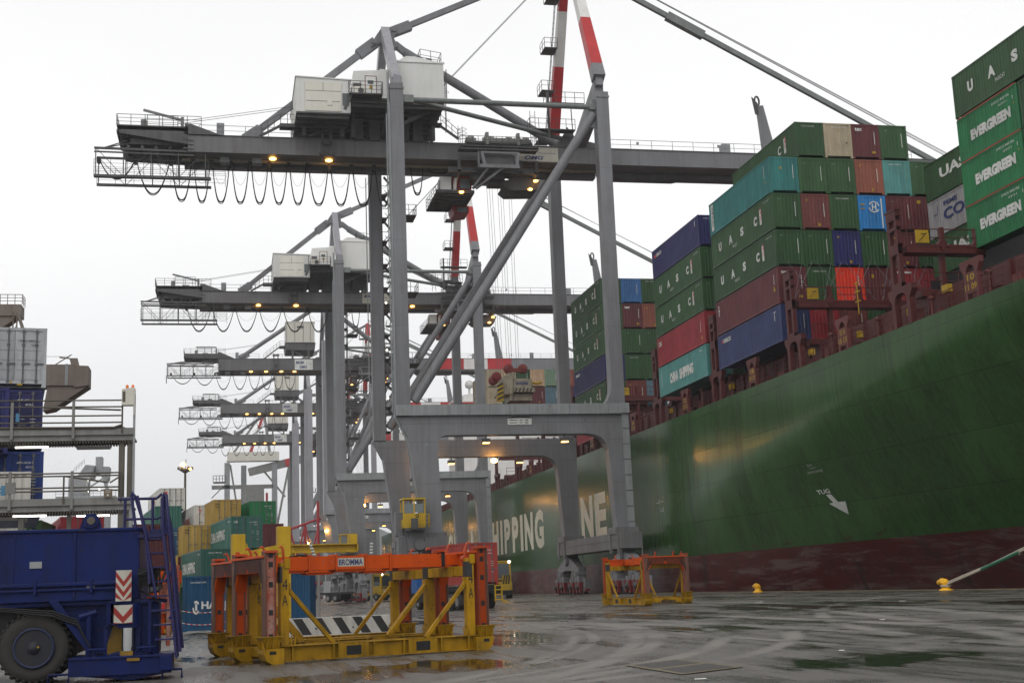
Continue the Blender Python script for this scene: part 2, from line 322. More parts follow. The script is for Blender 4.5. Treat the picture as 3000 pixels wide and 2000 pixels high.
# tyre tracks: a few wide turning arcs worn pale and wet
arcs = None
for (cx, cy, rr_, w_) in ((-39.3, 50.8, 52.55, 0.22),(-39.3, 50.8, 50.8, 0.14),(-22.3, 45.4, 35.28, 0.22),(-22.3, 45.4, 33.53, 0.14),(-9.3, 40.4, 23.04, 0.22),(-9.3, 40.4, 21.29, 0.14),(-1.8, 36.7, 16.42, 0.22),(-1.8, 36.7, 14.67, 0.14),(-280, 40, 296.6, 0.25),(-280, 40, 294.7, 0.2),(-400, 26, 412.4, 0.16),(60, 20, 46.0, 0.2),(-100, 60, 122.5, 0.3),(-100, 60, 120.6, 0.25)):
    vd = nd(t, 'ShaderNodeVectorMath', operation='DISTANCE'); sp = nd(t, 'ShaderNodeVectorMath', operation='MULTIPLY'); sp.inputs[1].default_value = (1,1,0)
    l(tc.outputs['Object'], sp.inputs[0]); l(sp.outputs[0], vd.inputs[0]); vd.inputs[1].default_value = (cx, cy, 0)
    a_ = mrange(mth('ABSOLUTE', mth('SUBTRACT', vd.outputs['Value'], rr_)), w_*0.4, w_*1.6, 1, 0)
    arcs = a_ if arcs is None else mth('MAXIMUM', arcs, a_)
arcs = mth('MULTIPLY', arcs, mrange(noise(0.35, 4), 0.34, 0.56, 0.1, 1))
c0 = cmix(patch, (0.080, 0.074, 0.066), (0.118, 0.110, 0.100))
c1 = cmix(mrange(grain, 0.44, 0.64, 0, 0.8), c0, (0.17, 0.157, 0.14))
c2 = cmix(mth('MULTIPLY', arcs, 0.55), c1, (0.24, 0.225, 0.205))
c3 = cmix(mth('MULTIPLY', mth('MULTIPLY', film, 0.58), mth('SUBTRACT', 1.0, mth('MULTIPLY', arcs, 0.8))), c2, (0.024, 0.025, 0.021))
c4 = cmix(mth('MULTIPLY', pudm, mth('SUBTRACT', 1.0, mth('MULTIPLY', arcs, 0.6))), c3, (0.017, 0.018, 0.013))
l(c4, bs.inputs['Base Color'])
ro = mth('SUBTRACT', mrange(film, 0, 1, 0.50, 0.19), mth('MULTIPLY', pudm, 0.20))
ro = mth('MAXIMUM', mth('ADD', ro, mth('MULTIPLY', arcs, 0.25)), 0.07)
l(ro, bs.inputs['Roughness']); bs.inputs['Specular IOR Level'].default_value = 0.5; bs.inputs['IOR'].default_value = 1.34
bp = nd(t, 'ShaderNodeBump'); bp.inputs['Distance'].default_value = 0.012
l(mth('MULTIPLY', mth('SUBTRACT', 1.0, pudm), 0.55), bp.inputs['Strength'])
l(mth('ADD', mth('MULTIPLY', grain, 1.0), mth('MULTIPLY', noise(3.0, 4), 1.6)), bp.inputs['Height']); l(bp.outputs[0], bs.inputs['Normal'])
xs = [-900,-300,-120,-60,-30,-15,-8,-4,0,2,4,6,8,10.5,13,16.5,20,24,28,32,35.1]
ys = [-60,-20,0,10,20,30,40,50,60,80,100,130,160,200,260,340,460,700,1200,2400]
mb = MB(); mb.add([(x,y,gz(x)) for y in ys for x in xs], [(j*len(xs)+i, j*len(xs)+i+1, (j+1)*len(xs)+i+1, (j+1)*len(xs)+i) for j in range(len(ys)-1) for i in range(len(xs)-1)], True)
n0 = len(xs)
mb.add([(35.1,y,gz(35.1)) for y in ys]+[(35.1,y,-8) for y in ys], [(j, j+1, len(ys)+j+1, len(ys)+j) for j in range(len(ys)-1)])
g = mb.build('ground', mg); g['kind'] = 'structure'; g['label'] = 'wet dark asphalt quay apron with puddles and tyre tracks'
mk = mat('kerb_concrete_yellow_edge', (0.20, 0.17, 0.10), 0.5, 0.7, dcol=(0.08, 0.07, 0.055))
kb = MB(); kb.box(35.104,-60,-1.5,35.7,2400,.68); o = kb.build('quay_kerb', mk); o['kind'] = 'structure'; o['label'] = 'worn kerb along the quay edge'
mw = bpy.data.materials.new('harbour_water'); mw.use_nodes = True; b_ = mw.node_tree.nodes['Principled BSDF']; b_.inputs['Base Color'].default_value = (0.02,0.03,0.028,1); b_.inputs['Roughness'].default_value = 0.12
wn = nd(mw.node_tree,'ShaderNodeTexNoise'); wn.inputs['Scale'].default_value = 0.6; wb = nd(mw.node_tree,'ShaderNodeBump'); wb.inputs['Strength'].default_value = .4; mw.node_tree.links.new(wn.outputs['Fac'],wb.inputs['Height']); mw.node_tree.links.new(wb.outputs[0], b_.inputs['Normal'])
wq = MB(); wq.add([(35.0,-200,-2),(3000,-200,-2),(3000,6000,-2),(35.0,6000,-2)],[(0,1,2,3)]); o = wq.build('water', mw); o['kind'] = 'structure'; o['label'] = 'dark harbour water beside the quay'
hb = MB(); hp = []
for i in range(60):
    x = -500+i*35; z = 62+38*math.sin(i*.33+1.2)+16*math.sin(i*1.1)+rnd.uniform(-4,4); hp.append((x,max(20,z)))
vs = []; 
for k_, (dy, f_) in enumerate(((0,0),(120,.5),(300,.86),(520,1.0),(900,.4))): vs += [(x+rnd.uniform(-6,6), 1500+dy, z*f_-1) for x, z in hp]
hb.add(vs, [(k_*60+i, k_*60+i+1, (k_+1)*60+i+1, (k_+1)*60+i) for k_ in range(4) for i in range(59)], True)
o = hb.build('hills', mat('wooded_hillside', (0.10,0.105,0.10), 0.9, 0.8, dcol=(0.055,0.065,0.055), streak=False, scale=0.02)); o['kind'] = 'structure'; o['label'] = 'hazy wooded hillside beyond the port'

# ------------------------------------------------------------------ ship
def boot_material():
    m = mat('red_boot_paint', (0.075, 0.008, 0.007), 0.35, 0.9, dcol=(0.034, 0.012, 0.012), rust=0.25, scale=0.5, bump=0.15, spec=0.3)
    t = m.node_tree; l = t.links.new; bs = t.nodes['Principled BSDF']; src = bs.inputs['Base Color'].links[0].from_socket
    tc = nd(t, 'ShaderNodeTexCoord'); mp = nd(t, 'ShaderNodeMapping'); mp.inputs['Scale'].default_value = (0.2, 0.16, 1.3)
    n = nd(t, 'ShaderNodeTexNoise'); n.inputs['Scale'].default_value = 1.0; n.inputs['Detail'].default_value = 9; n.inputs['Roughness'].default_value = 0.7; n.inputs['Distortion'].default_value = 0.5
    l(tc.outputs['Object'], mp.inputs['Vector']); l(mp.outputs[0], n.inputs['Vector'])
    r = nd(t, 'ShaderNodeMapRange'); r.inputs['From Min'].default_value = 0.50; r.inputs['From Max'].default_value = 0.60; r.inputs['To Max'].default_value = 0.8; l(n.outputs['Fac'], r.inputs['Value'])
    x = nd(t, 'ShaderNodeMix', data_type='RGBA'); l(r.outputs[0], x.inputs[0]); l(src, x.inputs[6]); x.inputs[7].default_value = (0.125, 0.085, 0.075, 1)
    mp2 = nd(t, 'ShaderNodeMapping'); mp2.inputs['Scale'].default_value = (0.4, 0.55, 0.10); n2 = nd(t, 'ShaderNodeTexNoise'); n2.inputs['Scale'].default_value = 1.6; n2.inputs['Detail'].default_value = 6
    l(tc.outputs['Object'], mp2.inputs['Vector']); l(mp2.outputs[0], n2.inputs['Vector'])
    r2 = nd(t, 'ShaderNodeMapRange'); r2.inputs['From Min'].default_value = 0.60; r2.inputs['From Max'].default_value = 0.70; r2.inputs['To Max'].default_value = 0.8; l(n2.outputs['Fac'], r2.inputs['Value'])
    y = nd(t, 'ShaderNodeMix', data_type='RGBA'); l(r2.outputs[0], y.inputs[0]); l(x.outputs[2], y.inputs[6]); y.inputs[7].default_value = (0.018, 0.013, 0.010, 1); l(y.outputs[2], bs.inputs['Base Color']); return m
XS = 37.0; DECK = 15.2
def sstep(a, b, x): q = max(0, min(1, (x-a)/(b-a))); return q*q*(3-2*q)
def hullx(y, z):
    zk = 7.9+(101-y)*0.133; s = 0.58*sstep(118, 66, y)+0.12*sstep(70, 30, y)
    d = zk-z; w = 0.9
    x = XS+s*(math.sqrt(d*d+w*w)+d)/2
    if y < 44: x += ((44-y)/30)**2*14
    return x
mh = mat('green_hull_paint', (0.036, 0.092, 0.025), 0.17, 0.85, dcol=(0.015, 0.040, 0.010), rust=0.0, scale=0.22, seams=(9.0, 2.75, 'Y'), bump=0.16, spec=0.13)
mbt = boot_material()
def scuff(m):   # fender scrapes and rust where the green paint meets the boot top, long drips below the scuppers
    t = m.node_tree; l = t.links.new; bs = t.nodes['Principled BSDF']; src = bs.inputs['Base Color'].links[0].from_socket
    tc = nd(t, 'ShaderNodeTexCoord'); s = nd(t, 'ShaderNodeSeparateXYZ'); l(tc.outputs['Object'], s.inputs[0])
    mp = nd(t, 'ShaderNodeMapping'); mp.inputs['Scale'].default_value = (.5,.42,.9); n = nd(t, 'ShaderNodeTexNoise'); n.inputs['Scale'].default_value = 1.2; n.inputs['Detail'].default_value = 9; n.inputs['Roughness'].default_value = .72
    l(tc.outputs['Object'], mp.inputs[0]); l(mp.outputs[0], n.inputs['Vector'])
    h = nd(t, 'ShaderNodeMapRange'); h.inputs['From Min'].default_value = 5.5; h.inputs['From Max'].default_value = 8.0; h.inputs['To Min'].default_value = .05; h.inputs['To Max'].default_value = -.10; l(s.outputs['Z'], h.inputs['Value'])
    a = nd(t, 'ShaderNodeMath', operation='ADD'); l(h.outputs[0], a.inputs[0]); l(n.outputs['Fac'], a.inputs[1])
    r = nd(t, 'ShaderNodeMapRange'); r.inputs['From Min'].default_value = .60; r.inputs['From Max'].default_value = .68; r.inputs['To Max'].default_value = .85; l(a.outputs[0], r.inputs['Value'])
    x = nd(t, 'ShaderNodeMix', data_type='RGBA'); l(r.outputs[0], x.inputs[0]); l(src, x.inputs[6]); x.inputs[7].default_value = (.050,.022,.014,1)
    mp2 = nd(t, 'ShaderNodeMapping'); mp2.inputs['Scale'].default_value = (.6,.75,.045); n2 = nd(t, 'ShaderNodeTexNoise'); n2.inputs['Scale'].default_value = 1.5; n2.inputs['Detail'].default_value = 7; n2.inputs['Roughness'].default_value = .65
    l(tc.outputs['Object'], mp2.inputs[0]); l(mp2.outputs[0], n2.inputs['Vector'])
    r2 = nd(t, 'ShaderNodeMapRange'); r2.inputs['From Min'].default_value = .52; r2.inputs['From Max'].default_value = .68; r2.inputs['To Max'].default_value = .6; l(n2.outputs['Fac'], r2.inputs['Value'])
    y = nd(t, 'ShaderNodeMix', data_type='RGBA'); l(r2.outputs[0], y.inputs[0]); l(x.outputs[2], y.inputs[6]); y.inputs[7].default_value = (.020,.034,.014,1); l(y.outputs[2], bs.inputs['Base Color'])
scuff(mh)
ship = thing('container_ship', 'long green container ship with red waterline moored along the quay', 'ship', (37, 120, -2))
hy = [12,14,17,20,24,28,32,36,40,44]+list(range(47,124,3))+[130,140,150,165,180,200,230,260,300,330]
def hz(y):
    out = [-2.5, -1, .5, 1.5, 2.5]
    x = hullx(y, 3.55); zb = 3.55+(x-37)*.0514; out += [zb]
    n = 14
    return out+[zb+(DECK+.0-zb)*(i/n)**.95 for i in range(1, n+1)]
rows = [[(hullx(y,z), y, z) for z in hz(y)] for y in hy]; nz = len(rows[0])
mb = MB()
def hullside(a, b):
    vs = [p for r_ in rows for p in r_[a:b]]; k_ = b-a
    mb.add(vs, [(j*k_+i, j*k_+i+1, (j+1)*k_+i+1, (j+1)*k_+i) for j in range(len(rows)-1) for i in range(k_-1)], True)
mb.mat(0); hullside(5, nz); mb.mat(1); hullside(0, 6)
XF = 80.0
mb.mat(0).add([(2*58.5-hullx(y,DECK), y, z) for y in hy for z in (-2.5, DECK)], [(2*j, 2*j+1, 2*j+3, 2*j+2) for j in range(len(hy)-1)])
e = rows[-1]; mb.add([e[0], e[-1], (80,330,DECK), (80,330,-2.5)], [(0,1,2,3)])
e = rows[0]; mb.add([e[0], e[-1], (2*58.5-e[-1][0],12,DECK), (2*58.5-e[-1][0],12,-2.5)], [(0,1,2,3)])
hull = mb.build('hull', [mh, mbt], ship)
mb = MB(); mb.add([(hullx(y,DECK),y,DECK-.05) for y in hy]+[(117-hullx(y,DECK),y,DECK-.05) for y in hy], [(j,j+1,len(hy)+j+1,len(hy)+j) for j in range(len(hy)-1)]); mb.build('deck', M['deckred'], ship)
M['dimletter'] = mat('faded_lettering', (.36,.37,.33), .5, .4)
def on_hull(p): return Vector((hullx(p.y, p.z)-.02, p.y, p.z))
def hull_text(txt, y0, y1, z0, z1, mt='hletter', bold=.02):
    mb = MB(); text_into(mb, txt, (0, y0, z0), (0,-1,0), (0,0,1), y0-y1, z1-z0, bold, fn=on_hull); o = mb.build('letter_marking', M[mt], ship); return o
# big name: one mesh per word, letters spaced to the measured pitch
for word, spans in (('CHINA', ((226.8,222.1),(220.6,216),(214.6,213.1),(211.7,207.1),(206,201))), ('SHIPPING', ((192.6,188),(187,182.6),(181.3,179.8),(178.6,174.7),(173.3,169.5),(168.3,166.7),(165.7,160.8),(159.9,155.1))), ('LINE', ((146,142.2),(140.6,139),(137.5,132.7),(131.9,127.7)))):
    for c, (ya, yb_) in zip(word, spans): mb = MB(); text_into(mb, c, (0, ya, 6.1), (0,-1,0), (0,0,1), ya-yb_, 4.65, .05, fn=on_hull); mb.build('hull_letter', M['hletter'], ship)
hull_text('TUG', 82.05, 80.5, 6.92, 7.2, 'letter'); mb = MB()
P = [on_hull(Vector((0,y,z))) for y, z in ((81.15,6.84),(80.55,6.84),(80.2,6.3),(79.35,6.28),(79.75,5.45),(81.3,6.27),(80.75,6.29))]; mb.add(P, [tuple(range(7))]); mb.build('tug_arrow', M['letter'], ship)
hull_text('311', 81.7, 81.1, 8.75, 8.92, 'dimletter', .0); hull_text('BHF0S12WV89', 82.0, 80.1, 8.30, 8.46, 'dimletter', .0)
mb = MB(); quad(mb, (0,81.6,8.62), (0,-1,0), (0,0,1), .8, .03, on_hull)
for (y, z, w_, h_) in ((111.6,8.38,1.0,.07),(110.4,8.42,.8,.07),(110.9,8.5,.18,.2),(110.9,8.2,.14,.12),(110.5,7.6,.12,.35),(109.9,7.6,.12,.35),(110.5,7.6,.6,.06)): quad(mb, (0,y,z), (0,-1,0), (0,0,1), w_, h_, on_hull)
mb.build('draught_mark', M['dimletter'], ship)
# deck edge: coaming, rails, stanchions, lashing bridges
mb = MB(); mb.box(38.9,48,DECK,39.2,250,17.1); mb.box(39.2,67,16.9,79,250,17.15); mb.box(44,52,DECK,79,66,17.15)
for y in range(50, 250, 2): mb.box(38.75,y,DECK,38.95,y+.12,17.1)
mb.build('hatch_coaming', M['deckred'], ship)
for b_ in ((46.8,67.2,17.16,78,79.3,21.0),(42.3,53,17.16,78,65.5,19.5)): mb = MB(); mb.box(*b_); mb.build('hatch_cover', M['black'], ship)  # added black boxes: shade of the void under raised containers put into colour
mb = MB()
for k_ in range(26):
    y = 49+k_*7.3
    mb.rail([(37.25,y,DECK),(37.25,y+6.2,DECK)], 1.05, 1.25, .028, 2)
mb.build('deck_railing', M['deckred'], ship)
for k_ in range(64):
    y = 50+k_*2.7+rnd.uniform(-.6,.6); h_ = rnd.choice((.35,.5,.7,1.0)); w_ = rnd.uniform(.4,1.2); x = rnd.uniform(37.9,38.2); mb = MB(); mb.box(x,y,DECK,x+.4,y+w_,DECK+h_)
    if k_ % 3 == 0: mb.box(x-.05,y-.05,DECK+h_,x+.45,y+w_+.05,DECK+h_+.06)
    mb.build('deck_locker', M['deckred2'] if k_ % 4 else M['deckred'], ship)
for k_ in range(28):
    y = 52+k_*6+rnd.uniform(-1,1); h_ = rnd.uniform(.8,1.6); mb = MB(); mb.tube((37.8,y,DECK),(37.8,y,DECK+h_), .09, 8); mb.lathe([(.09,DECK+h_),(.2,DECK+h_+.02),(.2,DECK+h_+.16),(.05,DECK+h_+.22)],(37.8,y,0),n=10); mb.build('vent_pipe', M['deckred2'], ship)
for y, z, w_ in ((66.0,15.9,.5),(72.4,15.8,.4),(79.2,15.95,.45),(93.6,15.9,.5),(108.0,16.0,.4),(62,16.3,.6)): mb = MB(); mb.box(37.55,y,z,37.85,y+w_,z+.4); mb.build('yellow_box', M['ytext'], ship)
mb = MB(); mb.tube((37.6,72.2,17.2),(37.6,72.2,19.2),.035,6)
for z in (18.0,18.6,19.15): mb.tube((37.6,71.9,z),(37.6,72.5,z),.045,5)
mb.build('yellow_mast', M['ytext'], ship)
def arch(mb, y0, y1, z0, z1, x0, x1, leg=.34, cap=.34, flare=.35):
    c = [(y0,z0),(y0+leg,z0),(y0+leg,z1-cap-.45),(y0+leg+.12,z1-cap-.15),(y0+leg+.4,z1-cap),(y1-leg-.4,z1-cap),(y1-leg-.12,z1-cap-.15),(y1-leg,z1-cap-.45),(y1-leg,z0),(y1,z0),(y1,z1-.75),(y1+flare,z1-.3),(y1+flare,z1),(y0-flare,z1),(y0-flare,z1-.3),(y0,z1-.75)]
    mb.prism(c, 'x', x0, x1)
for k_ in range(9):
    yb = 65.9+14.62*k_
    lb = MB(); arch(lb, yb-.85, yb+1.15, DECK, 17.42, 37.0, 37.35)
    y0, y1 = yb-.1, yb+1.0
    for (a, b) in ((y0,y0+.26),(y1-.26,y1)): lb.box(37.03,a,17.42,37.28,b,21.6)
    for (z0, z1) in ((17.42,17.7),(19.35,19.95),(20.75,20.95),(21.35,21.95)): lb.box(37.01,y0,z0,37.31,y1,z1)
    lb.box(36.98,y0-.1,21.9,37.36,y1+.1,22.0)
    lb.build('lashing_tower', M['deckred'], ship)
    br = MB(); br.box(37.6,yb,19.45,62,yb+.9,19.8); br.box(37.6,yb-.02,19.8,62,yb+.12,19.95); br.box(38.3,yb,16.9,62,yb+.9,17.3)
    br.rail([(37.7,yb,19.85),(56,yb,19.85)], 1.0, 2.2, .035, 1); br.rail([(38.5,yb,17.3),(56,yb,17.3)], 1.0, 2.2, .03, 1)
    for i in range(8): x = 39.9+i*2.18; br.box(x-.12,yb-.06,19.6,x+.12,yb+.25,20.95); br.prism([(x-.4,19.8),(x+.4,19.8),(x+.14,20.2),(x-.14,20.2)],'y',yb-.05,yb+.3)
    for i in range(5): x = 40+i*4.4; br.box(x-.15,yb+.3,17.3,x+.15,yb+.6,19.5)
    br.build('lashing_bridge', M['deckred'], ship)
    bx = MB(); bx.box(38.2,yb-.12,20.0,39.0,yb-.02,20.75); bx.mat(1).beam((38.35,yb-.14,20.1),(38.85,yb-.14,20.6),.02,.05,(0,1,0)); bx.box(38.5,yb-.14,20.5,38.8,yb-.125,20.54); bx.build('yellow_sign', [M['ytext'],M['blacktext']], ship)
    if k_ in (1,2,3,5):
        lr = MB()
        for i in range(6):
            x = 37.3+i*2.17
            for (a, b) in (((x+.1,yb+.45,19.9),(x+2.0,yb+1.0,22.9)),((x+2.0,yb+.45,19.9),(x+.1,yb+1.0,22.9)),((x+.15,yb+.45,19.9),(x+1.2,yb+1.0,22.8))): lr.tube(a,b,.022,4)
        lr.build('lashing_rod', M['rope'], ship)
for k_ in range(8):
    yb = 58.3+14.62*k_
    st = MB(); arch(st, yb, yb+1.25, DECK, 17.25, 37.05, 37.32, .2, .26, .28); st.build('container_stanchion', M['deckred2'], ship)
    a, b = (('10','11 09'),('15 14','15 13'),('18','19 17'),('22','23 21'),('26','27 25'),('30','31 29'),('34','35 33'),('38','39 37'))[k_]
    tx = MB(); text_into(tx, a, (37.04,yb+.95,16.15),(0,-1,0),(0,0,1),.7,.34,.03); text_into(tx, b, (37.04,yb+1.2,15.65),(0,-1,0),(0,0,1),1.1,.34,.03); st2 = MB(); st2.box(37.06,yb+.2,15.5,37.1,yb+1.05,16.6); st2.build('number_plate', M['deckred2'], ship)
    tx.build('numbering', M['ytext'], ship)
# bridge house far astern
mb = MB(); mb.box(45.5,262,DECK,76,275,36.5); mb.box(44.5,261,36.5,77,276,36.8); mb.box(46,262.2,36.8,75,272,39.0); mb.mat(1).box(45.9,262.1,37.4,75.1,262.2,38.4); mb.mat(0).box(44.2,261,39,77,276,39.3)
mb.mat(2).box(44.15,260.95,38.7,77,261.0,39.0); mb.mat(0).prism([(46.7,39.3),(50,39.3),(50,41.0),(46.7,40.6)],'y',262,266)
mb.build('bridge_house', [M['white'],M['glass'],M['pred']], ship)
mb = MB(); mb.tube((48.2,263,39.3),(48.2,263,42.0),.25,8); mb.lathe([(.05,42),(.7,42.2),(.95,42.8),(.7,43.5),(.1,43.8)],(48.2,263,0)); mb.build('radar_dome', M['white'], ship)
# ------------------------------------------------------------------ containers
_cm = {}
def cont_mesh(Ln, Wd, H, door):
    k = (Ln, Wd, H, door)
    if k in _cm: return _cm[k]
    mb = MB(); e = .0
    def corr(p0, u, nrm, length, z0, z1, pitch):
        n = max(2, round(length/pitch)); p = length/n; vs = []; d0, d1 = .012, .052
        for i in range(n):
            for (f, d) in ((.0,d0),(.34,d0),(.5,d1),(.84,d1)): vs.append((i*p+f*p, d))
        vs.append((length, d0)); P = []
        for z in (z0, z1):
            for (a, d) in vs: q = Vector(p0)+Vector(u)*a-Vector(nrm)*d; P.append((q.x,q.y,z))
        m_ = len(vs); mb.add(P, [(i,i+1,m_+i+1,m_+i) for i in range(m_-1)])
    c = .15
    corr((0,c,0),(0,1,0),(-1,0,0),Ln-2*c,.15,H-.1,.28); corr((Wd,c,0),(0,1,0),(1,0,0),Ln-2*c,.15,H-.1,.28)
    corr((c,Ln,0),(1,0,0),(0,1,0),Wd-2*c,.15,H-.1,.27)
    if not door: corr((c,0,0),(1,0,0),(0,-1,0),Wd-2*c,.22,H-.12,.27)
    for x in (0, Wd-c):
        for y in (0, Ln-c): mb.box(x,y,.0,x+c,y+c,H)
    for x in (0, Wd-.07): mb.box(x,c,.03,x+.07,Ln-c,.17); mb.box(x,c,H-.1,x+.07,Ln-c,H)
    for y in (0, Ln-.07): mb.box(c,y,.15,Wd-c,y+.07,.24); mb.box(c,y,H-.12,Wd-c,y+.07,H)
    mb.box(.07,.07,H-.06,Wd-.07,Ln-.07,H-.02); mb.box(.07,.5,.05,Wd-.07,Ln-.5,.13); mb.box(.07,.07,.15,Wd-.07,.5,.19)
    for x in (-.006, Wd-.17):
        for y in (-.006, Ln-.17):
            for z in (-.004, H-.115): mb.box(x,y,z,x+.176,y+.176,z+.119)
    me = mb.build('container_body', CM['green']); m_ = me.data; bpy.data.objects.remove(me); _cm[k] = m_; return m_
def door_parts(root, Ln, Wd, H, cm):
    k = ('d', Wd, H)
    if k not in _cm:
        w = Wd/2-.16; mb = MB(); mb.box(0,.03,.2,w,.07,H-.13)
        for i in range(5):
            z = .32+i*(H-.6)/4.6; mb.box(.06,.015,z,w-.06,.03,z+(H-.6)/4.6-.16)
        d = mb.build('door', CM['green']); b = MB()
        for x in (w*.3, w*.78):
            b.tube((x,-.01,.12),(x,-.01,H-.06),.028,6)
            for z in (.2,.9,1.7,H-.2): b.box(x-.06,-.02,z,x+.06,.02,z+.09)
            b.box(x-.02,-.035,.95,x+.28,-.01,1.0)
        bb = b.build('locking_bar', M['rope']); _cm[k] = (d.data, bb.data, w); bpy.data.objects.remove(d); bpy.data.objects.remove(bb)
    dm, bm_, w = _cm[k]
    for x in (.155, Wd/2+.01):
        d = bpy.data.objects.new('door', dm); COL.objects.link(d); d.parent = root; d.location = (x,0,0); setm(d, cm)
        b = bpy.data.objects.new('locking_bar', bm_); COL.objects.link(b); b.parent = d
def setm(o, m_): o.material_slots[0].link = 'OBJECT'; o.material_slots[0].material = m_
SIDE = lambda Ln: (lambda y, z: Vector((-.007, y, z)))
def cont(x, y, z, Ln, Wd, H, col, label, rz=0, door=False, side=(), end=(), group='shipping containers'):
    o = bpy.data.objects.new('shipping_container', cont_mesh(Ln, Wd, H, door)); COL.objects.link(o)
    o.location = (x,y,z); o.rotation_euler = (0,0,rz); setm(o, CM[col]); tag(o, label, 'container', group)
    if door: door_parts(o, Ln, Wd, H, CM[col])
    by = {}
    # side items: (text, s from far end 0..1, z 0..1 of height, width m, height m, material, bold[, vertical])
    for it in side:
        s_ = it[1]; mb = by.setdefault(it[5], MB()); o0 = (-.008, Ln*(1-s_), H*it[2])
        if it[0] is None: quad(mb, o0, (0,-1,0), (0,0,1), it[3], it[4])
        elif len(it) > 7: # stacked letters running down
            for i, c in enumerate(it[0]): text_into(mb, c, (-.0085, Ln*(1-s_), H*it[2]-i*it[4]*1.15), (0,-1,0), (0,0,1), it[3], it[4], it[6])
        else: text_into(mb, it[0], (-.0105, o0[1], o0[2]), (0,-1,0), (0,0,1), it[3], it[4], it[6])
    for it in end:
        mb = by.setdefault(it[5], MB()); yy = -.045 if door else -.012
        if it[0] is None: quad(mb, (Wd*it[1], yy, H*it[2]), (1,0,0), (0,0,1), it[3], it[4])
        else: text_into(mb, it[0], (Wd*it[1], yy-.002, H*it[2]), (1,0,0), (0,0,1), it[3], it[4], it[6])
    for k, mb in by.items(): mb.build('letter_marking' if 'text' in k or k == 'letter' else 'marking', M[k], o, local=True)
    return o
UASC = [('U',.13,.40,.58,.68,'letter',.06),('A',.305,.40,.72,.68,'letter',.06),('S',.50,.40,.6,.68,'letter',.06),('C',.715,.40,.6,.68,'letter',.06),
        ('MUSCAT',.36,.24,.95,.22,'letter',.0),(None,.805,.34,.34,1.12,'letter'),('UNITED',.815,.78,.2,.14,'redtext',.01,1),('UACU 342187',.87,.86,1.1,.1,'letter',0)]
idn = lambda: rnd.choice(('CLHU','UACU','TEXU','GLDU','CXDU'))+' %06d' % rnd.randint(100000, 999999)
E_top = lambda: [(idn(), .22, .87, 1.0, .10, 'letter', .0)]
E_ver = lambda: [(None, .78, .36, .045, 1.05, 'letter'), (None, .2, .84, .15, .02, 'letter')]
E_tex = [('tex', .12, .80, .58, .26, 'letter', .03), (None, .80, .42, .045, .95, 'letter'), (None, .68, .16, .3, .17, 'ytext')]
E_yel = [(None, .55, .10, .17, .2, 'ytext'), (None, .78, .36, .04, 1.0, 'letter'), (None, .17, .80, .13, .13, 'ytext')]
T0, PT, HC = 17.45, 2.655, 2.59
ordn = ['bottom', 'second', 'third', 'fourth', 'fifth', 'sixth']
rown = ["outermost row", "second row in", "third row in", "fourth row in", "fifth row in", "sixth row in", "seventh row in"]
CN = dict(green='dark green', teal='bright teal', teal2='pale teal', maroon='maroon', maroon2='reddish brown', brown='orange brown', navy='navy blue', seaco='slate blue', red='red', orange='bright orange', beige='beige', sky='bright blue', steelblue='mid blue', tan='tan', sage='sage green', slate='slate', grey='grey', egreen='vivid green')
def stack(y0, x0, pitch, cols, bay, z0=T0, Ln=12.0, Wd=2.14, seen=None):
    """cols: per row from the ship's side, list from the bottom tier up of (colour, side items, end items)"""
    for i, tiers in enumerate(cols):
        for j, c in enumerate(tiers):
            if c is None: continue
            col, sd_, en = c[0], c[1], c[2]; nm = c[3] if len(c) > 3 else ''
            where = '%s tier, %s, %s' % (ordn[j], rown[i], bay)
            cont(x0+i*pitch, y0, z0+j*PT, Ln, Wd, HC, col, '%s container%s, %s' % (CN[col], nm, where), side=sd_, end=en, group='containers stacked on the ship')
G = lambda: ('green', (), E_ver()); Gt = lambda: ('green', (), E_top())
UA = ('green', UASC, E_ver(), ', wide lettering')
seacoS = [('seaco',.10,.72,1.5,.34,'letter',.03),(None,.07,.74,.25,.22,'redtext'),(None,.90,.84,.45,.06,'letter'),(None,.91,.62,.1,.5,'letter')]
sash = [(None,.9,.86,.5,.04,'letter'),(None,.92,.5,.08,.7,'letter'),(None,.92,.45,.12,.12,'ytext')]
